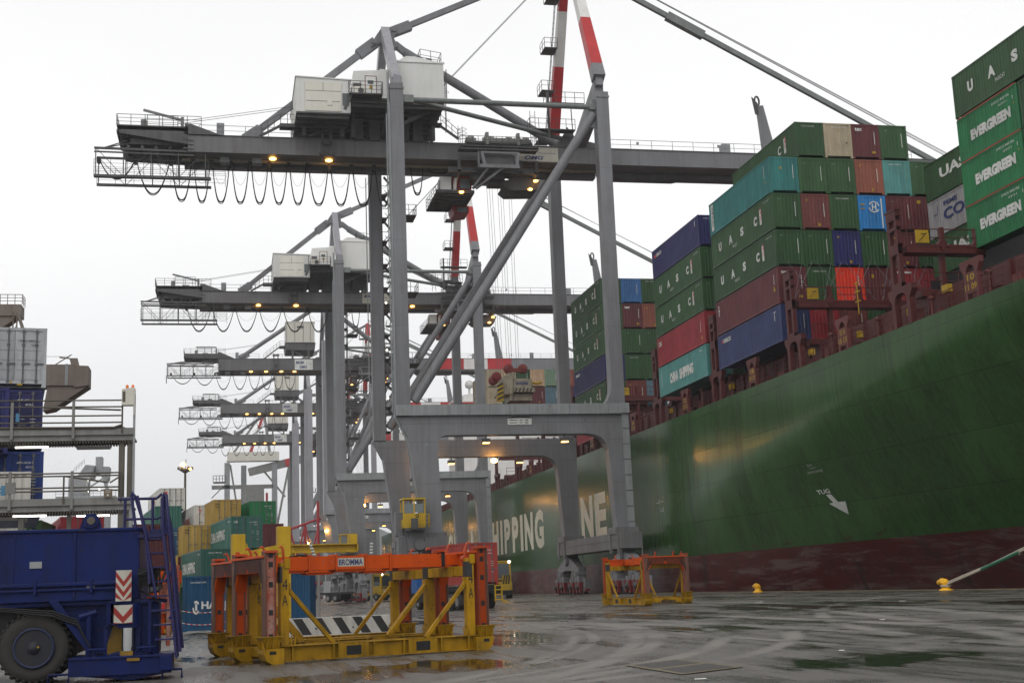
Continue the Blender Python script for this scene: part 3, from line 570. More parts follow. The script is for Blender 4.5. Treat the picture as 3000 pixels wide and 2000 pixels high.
# bay between the second and third lashing towers: the tall one
stack(82.3, 37.0, 2.17, [
  [('seaco', seacoS, E_yel), ('maroon', [('tex',.045,.78,.30,.26,'letter',.03,1),(None,.93,.45,.2,.14,'ytext'),(None,.94,.56,.08,.7,'letter'),(None,.93,.38,.3,.16,'ytext')], E_tex), UA, UA,
   ('teal', [(None,.032,.12,.5,2.1,'letter'),('CSQ1C0CL8DN',.045,.82,.3,.13,'blacktext',.02,1),(None,.91,.5,.07,.9,'letter'),(None,.92,.35,.1,.16,'ytext')], [(None,.8,.4,.045,1.0,'letter'),(None,.35,.66,.15,.15,'ytext')])],
  [('red', (), E_ver()), Gt(), G(), ('maroon2', (), E_yel), G(), ('green', [('C',.74,.4,.56,.66,'letter',.035),(None,.83,.34,.34,1.12,'letter'),('UNITED',.84,.78,.2,.14,'redtext',.01,1)], E_top(), ' showing one letter')],
  [('maroon2', (), E_ver()), ('orange', (), E_ver()), ('navy', (), E_yel), Gt(), G(), ('beige', (), [(idn(),.28,.87,1.1,.1,'letter',0),(None,.5,.76,.1,.1,'ytext'),(None,.78,.42,.1,.12,'blacktext')])],
  [G(), ('maroon', (), [(None,.25,.72,.2,.25,'ytext'),(None,.6,.5,.1,.1,'ytext')]), G(), ('sky', (), [(None,.08,.72,.35,.1,'ytext'),(None,.08,.60,.3,.08,'ytext'),(None,.82,.08,.09,2.2,'letter')]), ('brown', (), E_yel), ('maroon', (), E_tex)],
  [G(), ('red', (), [(None,.12,.86,1.2,.14,'letter')]), ('maroon', (), E_yel), ('maroon', (), E_ver()), ('teal2', (), E_top()), G()],
  [G(), ('red', (), ()), G(), ('maroon', (), [(None,.12,.8,.28,.25,'ytext'),('Tolar',.5,.84,.9,.2,'ytext',.02)]), G()],
], 'tall middle bay')
# round emblem on the blue end
for o in [o for o in COL.objects if o.get('label', '').startswith('bright blue')]:
    mb = MB(); c = Vector((1.22,-.016,1.75)); n = 28
    for (r0_, r1_, a0, a1) in ((.34,.42,.15,2.7),(.34,.42,3.3,5.85),(.0,.0,0,0)):
        if r1_ == 0: continue
        P = []
        for k in range(n+1):
            a = a0+(a1-a0)*k/n; P += [c+Vector((math.cos(a)*r0_,0,math.sin(a)*r0_)), c+Vector((math.cos(a)*r1_,0,math.sin(a)*r1_))]
        mb.add(P, [(2*k,2*k+1,2*k+3,2*k+2) for k in range(n)])
    for x in (-.17,.09): quad(mb, c+Vector((x,0,-.26)), (1,0,0), (0,0,1), .08, .5)
    quad(mb, c+Vector((-.17,-.001,-.05)), (1,0,0), (0,0,1), .3, .08); mb.build('emblem', M['letter'], o, local=True)
# next bay along, beside the crane leg
stack(96.9, 37.0, 2.17, [
  [('teal2', [('CHINA',.245,.30,2.1,.9,'letter',.06),('SHIPPING',.45,.30,3.4,.9,'letter',.06),('CSNU8U',.055,.78,.2,.22,'letter',0,1),(None,.87,.86,.6,.05,'letter'),(None,.90,.7,.14,.1,'ytext')], E_ver(), ', condensed lettering'),
   ('red', [('CAI',.04,.68,.75,.42,'letter',.03),(None,.92,.4,.07,.9,'letter'),(None,.93,.16,.2,.3,'ytext')], E_ver()), UA, UA, ('navy', [('seaco',.10,.70,1.4,.32,'letter',.03),(None,.055,.7,.5,.26,'redtext'),(None,.93,.7,.1,.5,'letter')], E_top())],
  [G(), ('maroon', (), E_ver()), G(), Gt()],
], 'bay before the crane leg')
# bay behind the crane leg
stack(125.7, 37.0, 2.17, [
  [('red', (), ()), UA, ('navy', [('seaco',.07,.76,1.6,.3,'letter',.03)], E_ver()), UA, UA, UA],
  [('maroon', (), E_yel), ('maroon2', (), E_yel), Gt(), G(), ('maroon', (), E_tex), ('steelblue', (), E_ver())],
  [('maroon', (), ()), ('slate', (), E_ver()), G(), G(), ('brown', (), E_yel), Gt()],
  [None, None, None, None, G(), G()],
], 'bay behind the crane leg', z0=T0-1.0)
stack(111.3, 39.2, 2.17, [[('maroon', (), E_yel)], [('maroon2', (), E_yel)]], 'low bay at the crane leg', z0=14.9)
# far bay seen between the crane legs
stack(187, 37.0, 2.17, [[('slate', (), ()), ('pale' if False else 'beige', (), ()), ('beige', (), ())], [G(), G(), ('tan', (), ())], [('maroon', (), E_yel), ('maroon2', (), E_ver()), G()], [('maroon', (), ()), ('maroon', (), E_yel), ('tan', (), E_yel)],
  [('slate', (), ()), ('slate', (), E_ver()), ('sage', (), E_yel)], [G(), ('maroon', (), ()), ('brown', (), E_yel)], [G(), ('navy', (), ()), ('maroon2', (), E_yel)]], 'far bay between the crane legs', z0=25.3)
# bays ahead of the tall one
GR = 'containers stacked on the ship'
side2 = [('UASC',.20,.44,3.9,.62,'letter',.035)]
sideU = [('UASC',.16,.44,4.6,.74,'letter',.035)]
for j, (c, sd_, lb) in enumerate((('green', sideU, 'dark green container, bottom of the short stack beside the grey one'),
      ('grey', [('COSCO',.16,.34,6.0,.76,'navytext',.03),(None,.10,.62,.06,.5,'navytext'),(None,.06,.58,.5,.06,'navytext'),('PEME',.17,.72,1.7,.3,'navytext',.03),(None,.55,.1,.6,.5,'blacktext')], 'grey weathered container with blue lettering between two green ones'),
      ('green', sideU, 'dark green container on top of the grey weathered container'))):
    cont(46.9, 66.9, 21.15+j*2.66, 12.0, 2.14, HC, c, lb, side=sd_, end=E_ver(), group=GR)
for i in range(1, 4):
    for j in range(3): cont(46.9+i*2.17, 66.9, 21.15+j*2.66, 12.0, 2.14, HC, ('maroon','green','brown')[(i+j)%3], '%s container inboard of the short stack, %s tier, %s' % (('maroon','dark green','orange brown')[(i+j)%3], ordn[j], rown[i]), group=GR)
M['orail'] = mat('orange_top_rail', (0.36,0.085,0.04), 0.5, 0.6, rust=.3)
EV = [('EVERGREEN',.22,.36,4.0,.64,'letter',.07),('EMCU 842186',.60,.84,1.7,.13,'letter',0),('22G1',.70,.74,.8,.11,'letter',0),(None,.92,.72,.05,.2,'letter'),(None,.93,.6,.08,.1,'ytext')]
for j in range(3):
    eg = cont(42.0, 60.45, 19.72+j*2.67, 6.1, 2.3, HC, 'egreen', 'vivid green short container with slanted white lettering, %s of three' % ('lowest','middle','highest')[j], side=EV, group=GR)
    mb = MB(); mb.box(-.03,.1,HC+.005,.12,6.0,HC+.072); mb.build('top_rail', M['orail'], eg, local=True)
    cont(42.0, 54.2, 19.72+j*2.67, 6.1, 2.3, HC, 'green', 'dark green short container at the right edge, %s of three' % ('lowest','middle','highest')[j], group=GR)
cont(42.0, 54.6, 19.72+3*2.67+.08, 12.0, 2.3, HC+.03, 'green', 'dark green container with widely spaced letters, topmost at the right edge', side=UASC, end=E_ver(), group=GR)
for i in range(1, 4):
    for j in range(4): cont(42.0+i*2.4, 54.2, 19.72+j*2.67, 12.0, 2.3, HC, 'green', 'green container inboard at the right edge, %s tier, %s' % (ordn[j], rown[i]), group=GR)
# ------------------------------------------------------------------ ship-to-shore cranes
CG = 'ship-to-shore cranes along the quay'
def crane(kind, yc, label):
    A = kind in ('A', 'A2'); dz = 0 if A else 3.45; xl = 0 if A else 3.9
    root = thing('gantry_crane', label, 'crane', (24.4, yc, .42), 0, CG)
    B = lambda mb, n, m_, p=None, **k: mb.build(n, m_, p or root, **k)
    Y = lambda y: y+yc
    # portal frames
    for s_, (y0, y1) in enumerate(((-9.9,-8.5),(8.9,10.3))):
        y0 += yc; y1 += yc
        poly = [(14.0+xl,16.5),(15.0+xl,14.6),(16.3+xl,5.4),(17.85+xl,5.4),(17.6+xl,13.7),(17.7+xl,14.3),(18.0+xl,14.68),(18.4+xl,14.78),(31.0,14.78),(31.8,14.66),(32.4,14.34),(32.75,13.9),(32.95,13.3),(33.45,5.4),(35.0,5.4),(35.0,16.5)]
        mb = MB(); mb.prism(poly, 'y', y0, y1)
        mb.mat(1)
        for (xa, xb, z) in ((14.4+xl,34.98,15.78),(16.2+xl,17.7+xl,10.6),(33.2,34.98,10.4),(15.0+xl,17.6+xl,14.2),(33,34.98,14.2)): mb.box(xa, y0-.006, z, xb, y0, z+.035)
        for x in (21.8, 27.5): mb.box(x, y0-.006, 14.8, x+.03, y0, 16.5)
        B(mb, 'portal_frame', [M['crane'],M['seam']], bevel=.03)
        if s_ == 0:
            wk = MB(); wk.box(14.0+xl,y0-.35,16.5,34.25,y1,17.42); wk.mat(1)
            for i in range(9): wk.box(18.6+i*1.8,y0-.362,16.55,18.63+i*1.8,y0-.352,17.35)
            wk.mat(0).box(34.25,y0-.3,16.55,34.98,y0-.02,17.45)
            for i in range(8):
                z = 16.5-i*1.38; x = 34.28+.012*(16.5-z); wk.box(x,y0-.12,z-1.3,x+.6,y0-.01,z)
            B(wk, 'walkway', [M['galv'],M['seam']])
            sg = MB(); sg.box(23.85,y0-.06,15.62,26.0,y0-.02,16.18); sg.mat(1)
            for i, z in enumerate((15.98,15.76)):
                for (x, w_) in ((24.0,.65),(24.95,.2),(25.4,.3)): sg.box(x,y0-.066,z,x+w_,y0-.06,z+.07)
            sg.mat(1); sg.path([(23.95+.2*i,y0-.05,16.2+.14*math.sin(math.pi*i/10)) for i in range(11)], .05, 6)
            B(sg, 'load_sign', [M['letter'],M['blacktext']])
            tr = MB()
            for i in range(14): tr.lathe([(.1,0),(.1,.06)],(16.6+.0,y0-.03,14.0),'y',14) if i == 0 else None
            tr.path([(13.95+xl,y0+.2,48-.0),(13.95+xl,y0+.2,17),(14.0+xl,y0+.1,16.4),(14.95+xl,y0+.1,14.4),(16.25+xl,y0+.1,5.6)], .11, 6)
            B(tr, 'cable_conduit', M['galv'])
        for x in (21.9, 29.0):
            fx = MB(); fx.tube((x,y0+.2,14.8),(x,y0+.2,14.45),.05,6); fx.box(x-.35,y0,14.1,x+.35,y0+.5,14.45); fx.mat(1).box(x-.28,y0-.02,14.04,x+.28,y0+.4,14.12); B(fx, 'floodlight', [M['crane_dark'],M['lamp']])
        if s_ == 1:
            for x in (19.3, 26.2): lp = MB(); lp.lathe([(.05,-.26),(.3,-.13),(.3,.1),(.05,.2)],(x,y0-.5,14.3)); B(lp, 'lamp', M['lampb'])
    # lower sill beams along the rails
    for xa, xb in ((16.0+xl,17.95+xl),(33.2,35.1)):
        mb = MB(); mb.box(xa,Y(-11.6),4.55,xb,Y(11.8),5.95); mb.box(xa-.12,Y(-10.4),5.85,xb+.12,Y(-7.8),6.45); mb.box(xa-.12,Y(8.2),5.85,xb+.12,Y(10.8),6.45); mb.mat(1).box(xa-.03,Y(-11.6),5.3,xa,Y(11.8),5.34)
        mb.mat(0)
        for y in (-10.6,-8.2,8.4,10.8): mb.box(xa-.1,Y(y)-.18,4.2,xa+.1,Y(y)+.18,5.9)
        B(mb, 'sill_beam', [M['crane_warm'],M['seam']], bevel=.03)
    mb = MB(); mb.box(14.6+xl,Y(-11.2),4.9,16.2+xl,Y(-9.0),7.3); mb.box(13.9+xl,Y(-10.8),4.0,14.7+xl,Y(-9.2),6.2); mb.box(13.7+xl,Y(-10.4),6.2,14.5+xl,Y(-9.6),8.2); mb.lathe([(.45,0),(.45,.3),(.3,.32),(.3,.4)],(15.6+xl,Y(-11.6),5.4),'y',16); B(mb, 'equipment_box', M['crane'], bevel=.04)
    st = MB(); st.box(17.0+xl,Y(-9.94),5.75,17.35+xl,Y(-9.905),6.05); st.mat(1).box(16.9+xl,Y(-9.94),5.3,17.5+xl,Y(-9.905),5.65); B(st, 'sticker', [M['letter'],M['sticker']])
    # bogies: saddle, equaliser, two trucks, each wheel with its red guard
    for xr, g in ((16.95+xl,gz(17+xl)),(34.15,gz(34))):
        for yb in (-9.6, 9.8):
            y = Y(yb); b = MB(); b.box(xr-.6,y-.7,3.75,xr+.6,y+.7,4.6); b.lathe([(.42,-.7),(.42,.7)],(xr,y,3.9),'x',14)
            b.prism([(y-4.3,2.6),(y-3.0,2.45),(y-1.4,3.0),(y+1.4,3.0),(y+3.0,2.45),(y+4.3,2.6),(y+4.0,3.3),(y+1.1,4.25),(y-1.1,4.25),(y-4.0,3.3)],'x',xr-.45,xr+.45)
            for q in (-3.1, 3.1):
                b.prism([(y+q-2.2,g+.62),(y+q+2.2,g+.62),(y+q+2.0,g+1.3),(y+q+1.0,g+1.75),(y+q+1.2,3.2),(y+q-1.2,3.2),(y+q-1.0,g+1.75),(y+q-2.0,g+1.3)],'x',xr-.4,xr+.4)
                b.box(xr-.58,y+q-.9,g+1.35,xr-.4,y+q-.65,2.9); b.box(xr-.58,y+q+.55,g+1.2,xr-.4,y+q+.85,3.0); b.lathe([(.34,-.55),(.34,.55)],(xr,y+q,2.65),'x',14)
                b.box(xr-.62,y+q-1.9,g+1.0,xr-.4,y+q-1.2,g+1.75); b.box(xr-.6,y+q+1.1,g+.9,xr-.4,y+q+1.8,g+1.55); b.box(xr-.5,y+q-.25,g+.7,xr-.4,y+q+.25,2.3)
            b.box(xr-.3,y-6.1,g+.3,xr+.3,y-5.4,g+1.5); b.tube((xr-.3,y-5.7,g+.2),(xr-.3,y-5.7,4.6),.05,5); b.box(xr-.5,y-.35,4.2,xr-.44,y+.35,5.2)
            bo = B(b, 'bogie', M['crane'], bevel=.025)
            for q in (-5.0,-3.75,-2.45,-1.2,1.2,2.45,3.75,5.0):
                wl = MB(); wl.lathe([(.3,-.2),(.4,-.2),(.4,.2),(.3,.2)],(xr,y+q,g+.4),'x',14); B(wl, 'wheel', M['crane_dark'], bo)
                gd = MB(); gd.box(xr-.66,y+q-.36,g+.65,xr-.3,y+q+.3,g+1.2); gd.box(xr-.6,y+q-.25,g+.15,xr-.38,y+q+.2,g+.65); B(gd, 'wheel_guard', M['dred'], bo)
            for q in (-4.4,-1.8,1.8,4.4): mo = MB(); mo.lathe([(.2,-.85),(.24,-.8),(.24,-.4)],(xr,y+q,g+.75),'x',12); B(mo, 'drive_motor', M['crane_dark'], bo)
            for q in (-6.4,5.7): bf = MB(); bf.box(xr-.35,y+q,g+.3,xr+.1,y+q+.5,g+.55); B(bf, 'rail_buffer', M['dred'], bo)
    # upper legs
    top = 47.0+dz; LX = ((14.1+xl-(0 if A else .5),15.3+xl+(0 if A else .2)),(33.5,34.7))
    for (xa, xb) in LX:
        for (ya, yb) in ((-9.9,-8.6),(8.9,10.2)):
            mb = MB(); mb.box(xa,Y(ya),16.4,xb,Y(yb),top); mb.mat(1)
            for z in (24.5,32.2,39.5,44.6+dz): mb.box(xa-.004,Y(ya)-.005,z,xb+.004,Y(yb),z+.03)
            mb.mat(0).box(xa-.06,Y(ya)-.06,top-.6,xb+.06,Y(ya)+.1,top-.4)
            if xa > 20: mb.prism([(xa-.75,17.4),(xa,17.4),(xa,19.2),(xa-.1,18.4),(xa-.35,17.8)],'y',Y(ya)+.1,Y(yb)-.1)
            B(mb, 'leg', [M['crane'] if A or ya > 0 else M['crane_lt'],M['seam']], bevel=.04)
    for ya in (-9.9, 8.9): lad = MB(); lad.ladder((13.75+xl,Y(ya)+.2,17),(13.75+xl,Y(ya)+.2,top-3),.4,.9,.03,(0,1,0)); lad.tube((14.02+xl,Y(ya)-.03,17.5),(14.02+xl,Y(ya)-.03,top-2),.06,5); B(lad, 'ladder', M['galv'])
    # diagonal pipe braces, ties
    for y in (-9.25, 9.55):
        mb = MB(); mb.tube((33.3,Y(y),44.9+dz),(15.7+xl,Y(y),17.85),.42,16); mb.box(32.6,Y(y)-.06,43.6+dz,33.6,Y(y)+.06,45.5+dz); B(mb, 'diagonal_brace', M['crane'])
        mb = MB(); mb.tube((16.0+xl,Y(y),45.64+dz),(33.2,Y(y),45.64+dz),.25,12); mb.box(15.3+xl,Y(y)-.35,45.3+dz,16.3+xl,Y(y)+.35,46.0+dz); mb.prism([(32.9,45.3+dz),(33.5,45.3+dz),(33.5,46.3+dz),(33.2,46.3+dz)],'y',Y(y)-.3,Y(y)+.3); B(mb, 'tie_pipe', M['crane_g'])
        q = -1.4 if y < 0 else 1.4
        mb = MB(); mb.tube((15.9+xl,Y(y),45.7+dz),(33.0,Y(q),45.1+dz),.22,12); B(mb, 'tie_pipe', M['crane_g'])
    # sea-side hanger plates and cross frames
    for s_ in (-1, 1):
        pl = MB(); a = -8.9 if s_ < 0 else 9.2; b_ = s_*1.2
        pl.prism([(Y(a),48.6+dz),(Y(a),46.3+dz),(Y(b_),43.9+dz),(Y(b_),45.6+dz)], 'x', 33.65, 34.55)
        B(pl, 'hanger_plate', M['crane'], bevel=.03)
        lf = MB(); lf.beam((14.7+xl,Y(a),46.6+dz),(14.7+xl,Y(s_*1.5),45.2+dz),.8,1.1); B(lf, 'cross_beam', M['crane_dark'])
    gs = MB(); gs.prism([(30.6,44.1+dz),(31.6,44.5+dz),(32.3,45.5+dz),(32.7,46.3+dz),(33.3,45.4+dz),(34.6,44.9+dz),(36.4,44.5+dz),(37.4,44.1+dz)],'y',Y(-2.0),Y(-1.75)); gs.prism([(30.6,44.1+dz),(32.7,46.3+dz),(34.6,44.9+dz),(37.4,44.1+dz)],'y',Y(1.75),Y(2.0)); B(gs, 'boom_hinge', M['crane_warm'])
    # girder and boom
    gb, gt = 42.48+dz, 44.1+dz
    if not A: gb -= .1; gt += .6
    x0 = -3.9 if A else -2.3
    mb = MB(); mb.box(x0,Y(-2.1),gb,36.2,Y(1.9),gt); mb.box(x0-.0,Y(-2.2),gt,36.2,Y(2.0),gt+.07); mb.mat(1)
    for i in range(9): mb.box(x0+3+i*4.3,Y(-2.106),gb+.05,x0+3.03+i*4.3,Y(-2.1),gt)
    mb.mat(2).box(x0-.6,Y(-.25),gb-.28,36.2,Y(.05),gb-.02); mb.mat(0).box(x0-.4,Y(.9),gb-.5,36.2,Y(1.85),gb-.02)
    for i in range(3): mb.box(x0-.35,Y(-2.2),gb+.25+i*.42,x0+.5,Y(-2.1),gb+.33+i*.42)
    B(mb, 'main_girder', [M['crane_warm'],M['seam'],M['plate2']], bevel=.02)
    mb = MB(); mb.box(36.5,Y(-2.1),gb,79,Y(1.9),gt); mb.box(36.3,Y(-2.2),gt,79,Y(2.0),gt+.07); mb.mat(2).prism([(36.8,gb-.02),(80,gb-.02),(80,gb-.5),(45,gb-.5),(44.5,gb-.62),(37.6,gb-.62)],'y',Y(.3),Y(1.6))
    if not A:
        mb.mat(3).box(42,Y(-2.13),gb+.1,47,Y(-2.101),gt-.02); mb.mat(4).box(47,Y(-2.13),gb+.1,52,Y(-2.101),gt-.02); mb.mat(3).box(52,Y(-2.13),gb+.1,57,Y(-2.101),gt-.02)
    mb.mat(1)
    for i in range(10): mb.box(40+i*4,Y(-2.106),gb+.05,40.03+i*4,Y(-2.1),gt)
    B(mb, 'boom', [M['crane'],M['seam'],M['crane_dark'],M['pred'],M['pwhite']], bevel=.02)
    mb = MB(); mb.rail([(x0+1,Y(-2.0),gt+.05),(5.6,Y(-2.0),gt+.05)],1.0,2.0,.03,1); B(mb, 'girder_railing', M['galv']); mb = MB(); mb.rail([(20,Y(1.9),gt+.05),(30,Y(1.9),gt+.05)],1.0,2.0,.03,1); B(mb, 'girder_railing', M['galv']); mb = MB(); mb.rail([(37,Y(-2.0),gt+.05),(70,Y(-2.0),gt+.05)],1.0,2.2,.03,1)
    for x in (39.8,48.4,57): mb.box(x,Y(-2.05),gt+.6,x+.25,Y(-1.98),gt+.85)
    mb.box(48.9,Y(-2),gt,49.8,Y(-1.2),gt+1.0); B(mb, 'boom_railing', M['galv'])
    pin = MB(); a = 9.0; pin.box(a-.6,Y(-2.45),gb+.4,a-.4,Y(-2.1),gt+1.0); pin.box(a+.2,Y(-2.45),gb+.4,a+.4,Y(-2.1),gt+1.0); pin.box(a-.75,Y(-2.5),gt+.5,a+.55,Y(-2.1),gt+.8); pin.box(a-.6,Y(-2.45),gb+1,a+.4,Y(-2.3),gb+1.2); pin.lathe([(.28,0),(.28,.3)],(a-.5,Y(-2.5),gb+.25),'y',10); pin.lathe([(.28,0),(.28,.3)],(a+.3,Y(-2.5),gb+.25),'y',10)
    B(pin, 'festoon_anchor', M['crane_dark'])
    bx = MB()
    for x in (-1.0, 2.0): bx.box(x,Y(-.9),gb-.5,x+.9,Y(.1),gb+.02); bx.mat(0)
    bx.box(-1.3 if A else 1,Y(-1.9),gt+.05,-.6 if A else 1.6,Y(-1.4),gt+1.35); B(bx, 'junction_box', M['galv'])
    for x in ((3.9,9.2,26) if A else (4,7,10,12.6,20,28)):
        lp = MB(); lp.lathe([(.05,-.10),(.30,-.06),(.34,.02),(.2,.1)],(x,Y(-1.0),gb-.1),n=14); B(lp, 'lamp', M['lamp'])
    # apex, stays, pylon
    az = 56.3+dz if A else 60.5; ax = 14.9 if A else 18.6
    for s_ in (-1, 1):
        fr = MB(); fr.beam((14.75+xl,Y(-9.3 if s_ < 0 else 9.6),47.2+dz),(ax,Y(s_*.35),az-.2),1.1,.8,(1,0,0)); fr.prism([(14.2+xl,top-.3),(15.3+xl,top-.3),(15.2+xl,top+.7),(14.5+xl,top+.9)],'y',Y(-9.8 if s_ < 0 else 9.0),Y(-8.7 if s_ < 0 else 10.1)); B(fr, 'a_frame_leg', M['crane_lt'], bevel=.03)
    ap = MB(); ap.prism([(ax-1.4,az-1.9),(ax-1.0,az-.9),(ax-.3,az+.2),(ax+1.0,az+.25),(ax+1.3,az-.2),(ax+.8,az-.7),(ax+1.3,az-1.7),(ax+.9,az-1.9),(ax-.5,az-1.4)],'y',Y(-.5),Y(.5)); ap.lathe([(.2,-.65),(.2,.65)],(ax+.9,Y(0),az),'y',12); ap.lathe([(.2,-.65),(.2,.65)],(ax-1.1,Y(0),az-1.4),'y',12); B(ap, 'apex_head', M['crane'])
    pz = 65.0+dz
    mb = MB()
    bx0 = 1.6
    if A: mb.beam((ax-1.1,Y(0),az-1.4),(bx0,Y(0),gt+.6),.45,.62); mb.beam((ax-.9,Y(0),az-1.2),(ax-2.6,Y(0),az-2.6),.75,1.0); mb.beam((bx0+1.2,Y(0),gt+1.5),(bx0-.3,Y(0),gt+.4),.75,1.0)
    else: mb.tube((ax-.5,Y(0),az-.6),(bx0+.4,Y(0),gt+.6),.42,14); mb.beam((bx0+2,Y(0),gt+1.4),(bx0-.2,Y(0),gt+.3),.5,1.1)
    B(mb, 'backstay', M['crane'])
    mb = MB(); mb.beam((ax+.9,Y(0),az),(34,Y(0),pz),.42,.55); mb.beam((ax+.6,Y(0),az-.15),(ax+2.6,Y(0),az+.75),.75,.95); B(mb, 'top_tie', M['crane'])
    mb = MB(); mb.tube((ax+2.0,Y(0),az-2.1),(31.9,Y(0),gt+1.1),.46,14); mb.beam((ax+1,Y(0),az-1.3),(ax+2.4,Y(0),az-2.4),.6,.6); B(mb, 'pipe_strut', M['crane'])
    for s_ in (-1, 1):
        a = Vector((34.1,Y(-9.0 if s_ < 0 else 9.3),49.3+dz-.7)); b_ = Vector((34.1,Y(s_*.8),pz)); ln = b_-a
        mb = MB(); fr = lambda t_: a+ln*t_
        cuts = (0,.09,.46,.78,1) if s_ < 0 else (0,.05,.44,.75,1)
        for i, (p, q) in enumerate(zip(cuts, cuts[1:])): mb.mat((0,1,2,1)[i]); mb.beam(fr(p),fr(q),1.15-.3*p,1.15-.3*p,(1,0,0),1.15-.3*q,1.15-.3*q)
        mb.mat(0).beam(a-Vector((0,0,.8)),fr(.03),.7,.7,(1,0,0)); B(mb, 'pylon_leg', [M['crane'],M['pred'],M['pwhite']], bevel=.03)
        if s_ > 0:
            ld = MB(); ld.ladder(fr(0)+Vector((-.9,-.3,0)),fr(.95)+Vector((-.9,-.3,0)),.5,.55,.035,(0,1,0)); 
            for t_ in (.0,.28,.52,.8): p = fr(t_)+Vector((-1.1,-.2,0)); ld.box(p.x-.8,p.y-1.1,p.z-.08,p.x+.6,p.y+.9,p.z); ld.rail([(p.x-.8,p.y+.9,p.z),(p.x-.8,p.y-1.1,p.z),(p.x+.6,p.y-1.1,p.z)],1.05,.9,.03,1)
            B(ld, 'pylon_ladder', M['crane_dark'])
    pf = MB(); pf.box(29.6,Y(-6.2),47.7+dz-.6,33.4,Y(-5.2),47.8+dz-.6); pf.box(28.6,Y(-3.2),46.0+dz-.5,33.2,Y(-2.2),46.12+dz-.5)
    pf.rail([(33.4,Y(-6.2),47.8+dz-.6),(29.6,Y(-6.2),47.8+dz-.6),(29.6,Y(-5.2),47.8+dz-.6)],1.05,1.0,.03,1); pf.rail([(33.2,Y(-3.2),46.1+dz-.5),(28.6,Y(-3.2),46.1+dz-.5),(28.6,Y(-2.2),46.1+dz-.5)],1.05,1.0,.03,1)
    pf.tube((30.2,Y(-4.5),44.2+dz),(30.2,Y(-4.5),48.8+dz),.12,6); pf.tube((32.2,Y(-5.5),47.2+dz),(33.0,Y(-3),44.5+dz),.05,5); pf.ladder((29.0,Y(-2.8),44.3+dz),(29.0,Y(-2.8),47.5+dz),.5,.5,.03); B(pf, 'pylon_platform', M['crane_dark'])
    mb = MB(); mb.beam((34.2,Y(0),pz),(74,Y(0),gt+.5),.42,.5); mb.beam((44.6,Y(0),pz-(10.4/39.8)*(pz-gt-.5)),(48.5,Y(0),pz-(14.3/39.8)*(pz-gt-.5)),.7,.85); mb.box(61.5,Y(-.1),gt,62.3,Y(.1),gt+1.6); B(mb, 'forestay', M['crane_g'])
    mb = MB()
    for i, y in enumerate((-.55,-.2,.25,.6)): mb.tube((34.2,Y(y),pz+.8+.25*i),(76,Y(y),gt+.9+.1*i),.035,4)
    B(mb, 'boom_hoist_rope', M['rope'])
    for y in (-.3,.3):
        mb = MB(); mb.tube((19.9,Y(y),50.0+dz),(34,Y(y),pz+.5),.03,4); B(mb, 'pylon_rope', M['rope'])
        mb = MB(); mb.tube((x0-1,Y(y),gt+1.9),(5.9,Y(y),48+dz),.025,4); B(mb, 'tail_rope', M['rope'])
    bt = MB(); bt.beam((55.0,Y(0),gt),(54.2,Y(0),gt+6.0),.45,1.5,(1,0,0),.4,.7); bt.mat(1); bt.prism([(53.3,gt+6.9),(53.6,gt+5.0),(53.95,gt+5.0),(53.9,gt+6.2)],'y',Y(-.3),Y(-.15)); bt.path([(53.95+.28*math.cos(a)*.9,Y(0),gt+6.5+.28*math.sin(a)*2) for a in [R(30*i) for i in range(13)]],.11,8); B(bt, 'boom_latch', [M['crane'],M['crane_dark']])
    # tail platform, truss, jib
    tz = 44.75+dz if A else gt+.9
    tp = MB(); ta, tb = (-10.3,-3.9) if A else (-9.0,-2.2)
    tp.box(ta,Y(-2.2),tz,tb,Y(3.4),tz+.12)
    for i in range(9): y = -2.2+i*.68; tp.box(ta+.1,Y(y),tz-.35,tb,Y(y)+.12,tz)
    for i in range(7): x = ta+i*(tb-ta)/6.3; tp.box(x,Y(-2.1),tz-.6,x+.14,Y(3.2),tz-.3)
    tp.prism([(ta,tz),(ta+.3,tz-.7),(tb,tz-1.6 if A else tz-.9),(tb,tz)],'y',Y(-2.2),Y(-2.0)); tp.prism([(ta,tz),(ta+.3,tz-.7),(tb,tz-1.6 if A else tz-.9),(tb,tz)],'y',Y(3.2),Y(3.4))
    tp.prism([(ta+.6,tz-2.4),(tb,tz-2.6),(tb,tz-1.5),(ta+.2,tz-1.0)],'y',Y(.9),Y(1.1)) if A else None
    if A:
        for i in range(5): x = ta+.9+i*1.25; tp.box(x,Y(-1.6),tz-1.9,x+.25,Y(2.8),tz-1.65)
        tp.box(ta+1.2,Y(-1.5),tz-1.5,tb,Y(2.6),tz-.9)
    tp.prism([(tb-.3,tz+.4),(tb+.3,tz+.4),(tb+3.2,gt),(tb-.3,gt)],'y',Y(-2.2),Y(-1.9))
    B(tp, 'tail_platform', M['crane_dark'])
    tr = MB(); U = tz+.12
    tr.rail([(tb+1.2,Y(-2.1),U),(ta,Y(-2.1),U),(ta,Y(3.3),U),(tb,Y(3.3),U)],1.05,1.3,.03,2); tr.rail([(ta+2.6,Y(0),U+.5),(ta+5.4,Y(0),U+.5)],1.3,1.2,.035,2); B(tr, 'tail_railing', M['crane_dark'])
    jb = MB(); jb.box(tb-.7,Y(-1.2),U,tb-.4,Y(-.9),U+1.3); jb.beam((tb-.5,Y(-1.05),U+1.0 if A else U+1.5),(ta+2.3,Y(-1.05),U+1.9 if A else U+1.5),.16,.22); B(jb, 'service_jib', M['crane'])
    dr = MB(); dr.prism([(ta+2.1,U),(ta+2.7,U),(ta+2.6,U+.9),(ta+2.1,U+.85)],'y',Y(-1.4),Y(-.6)); dr.box(ta+3.6,Y(-1),U,ta+4.6,Y(-.3),U+.4); B(dr, 'winch', M['gant'])
    tw = MB(); xa, xb = -12.25, -1.8
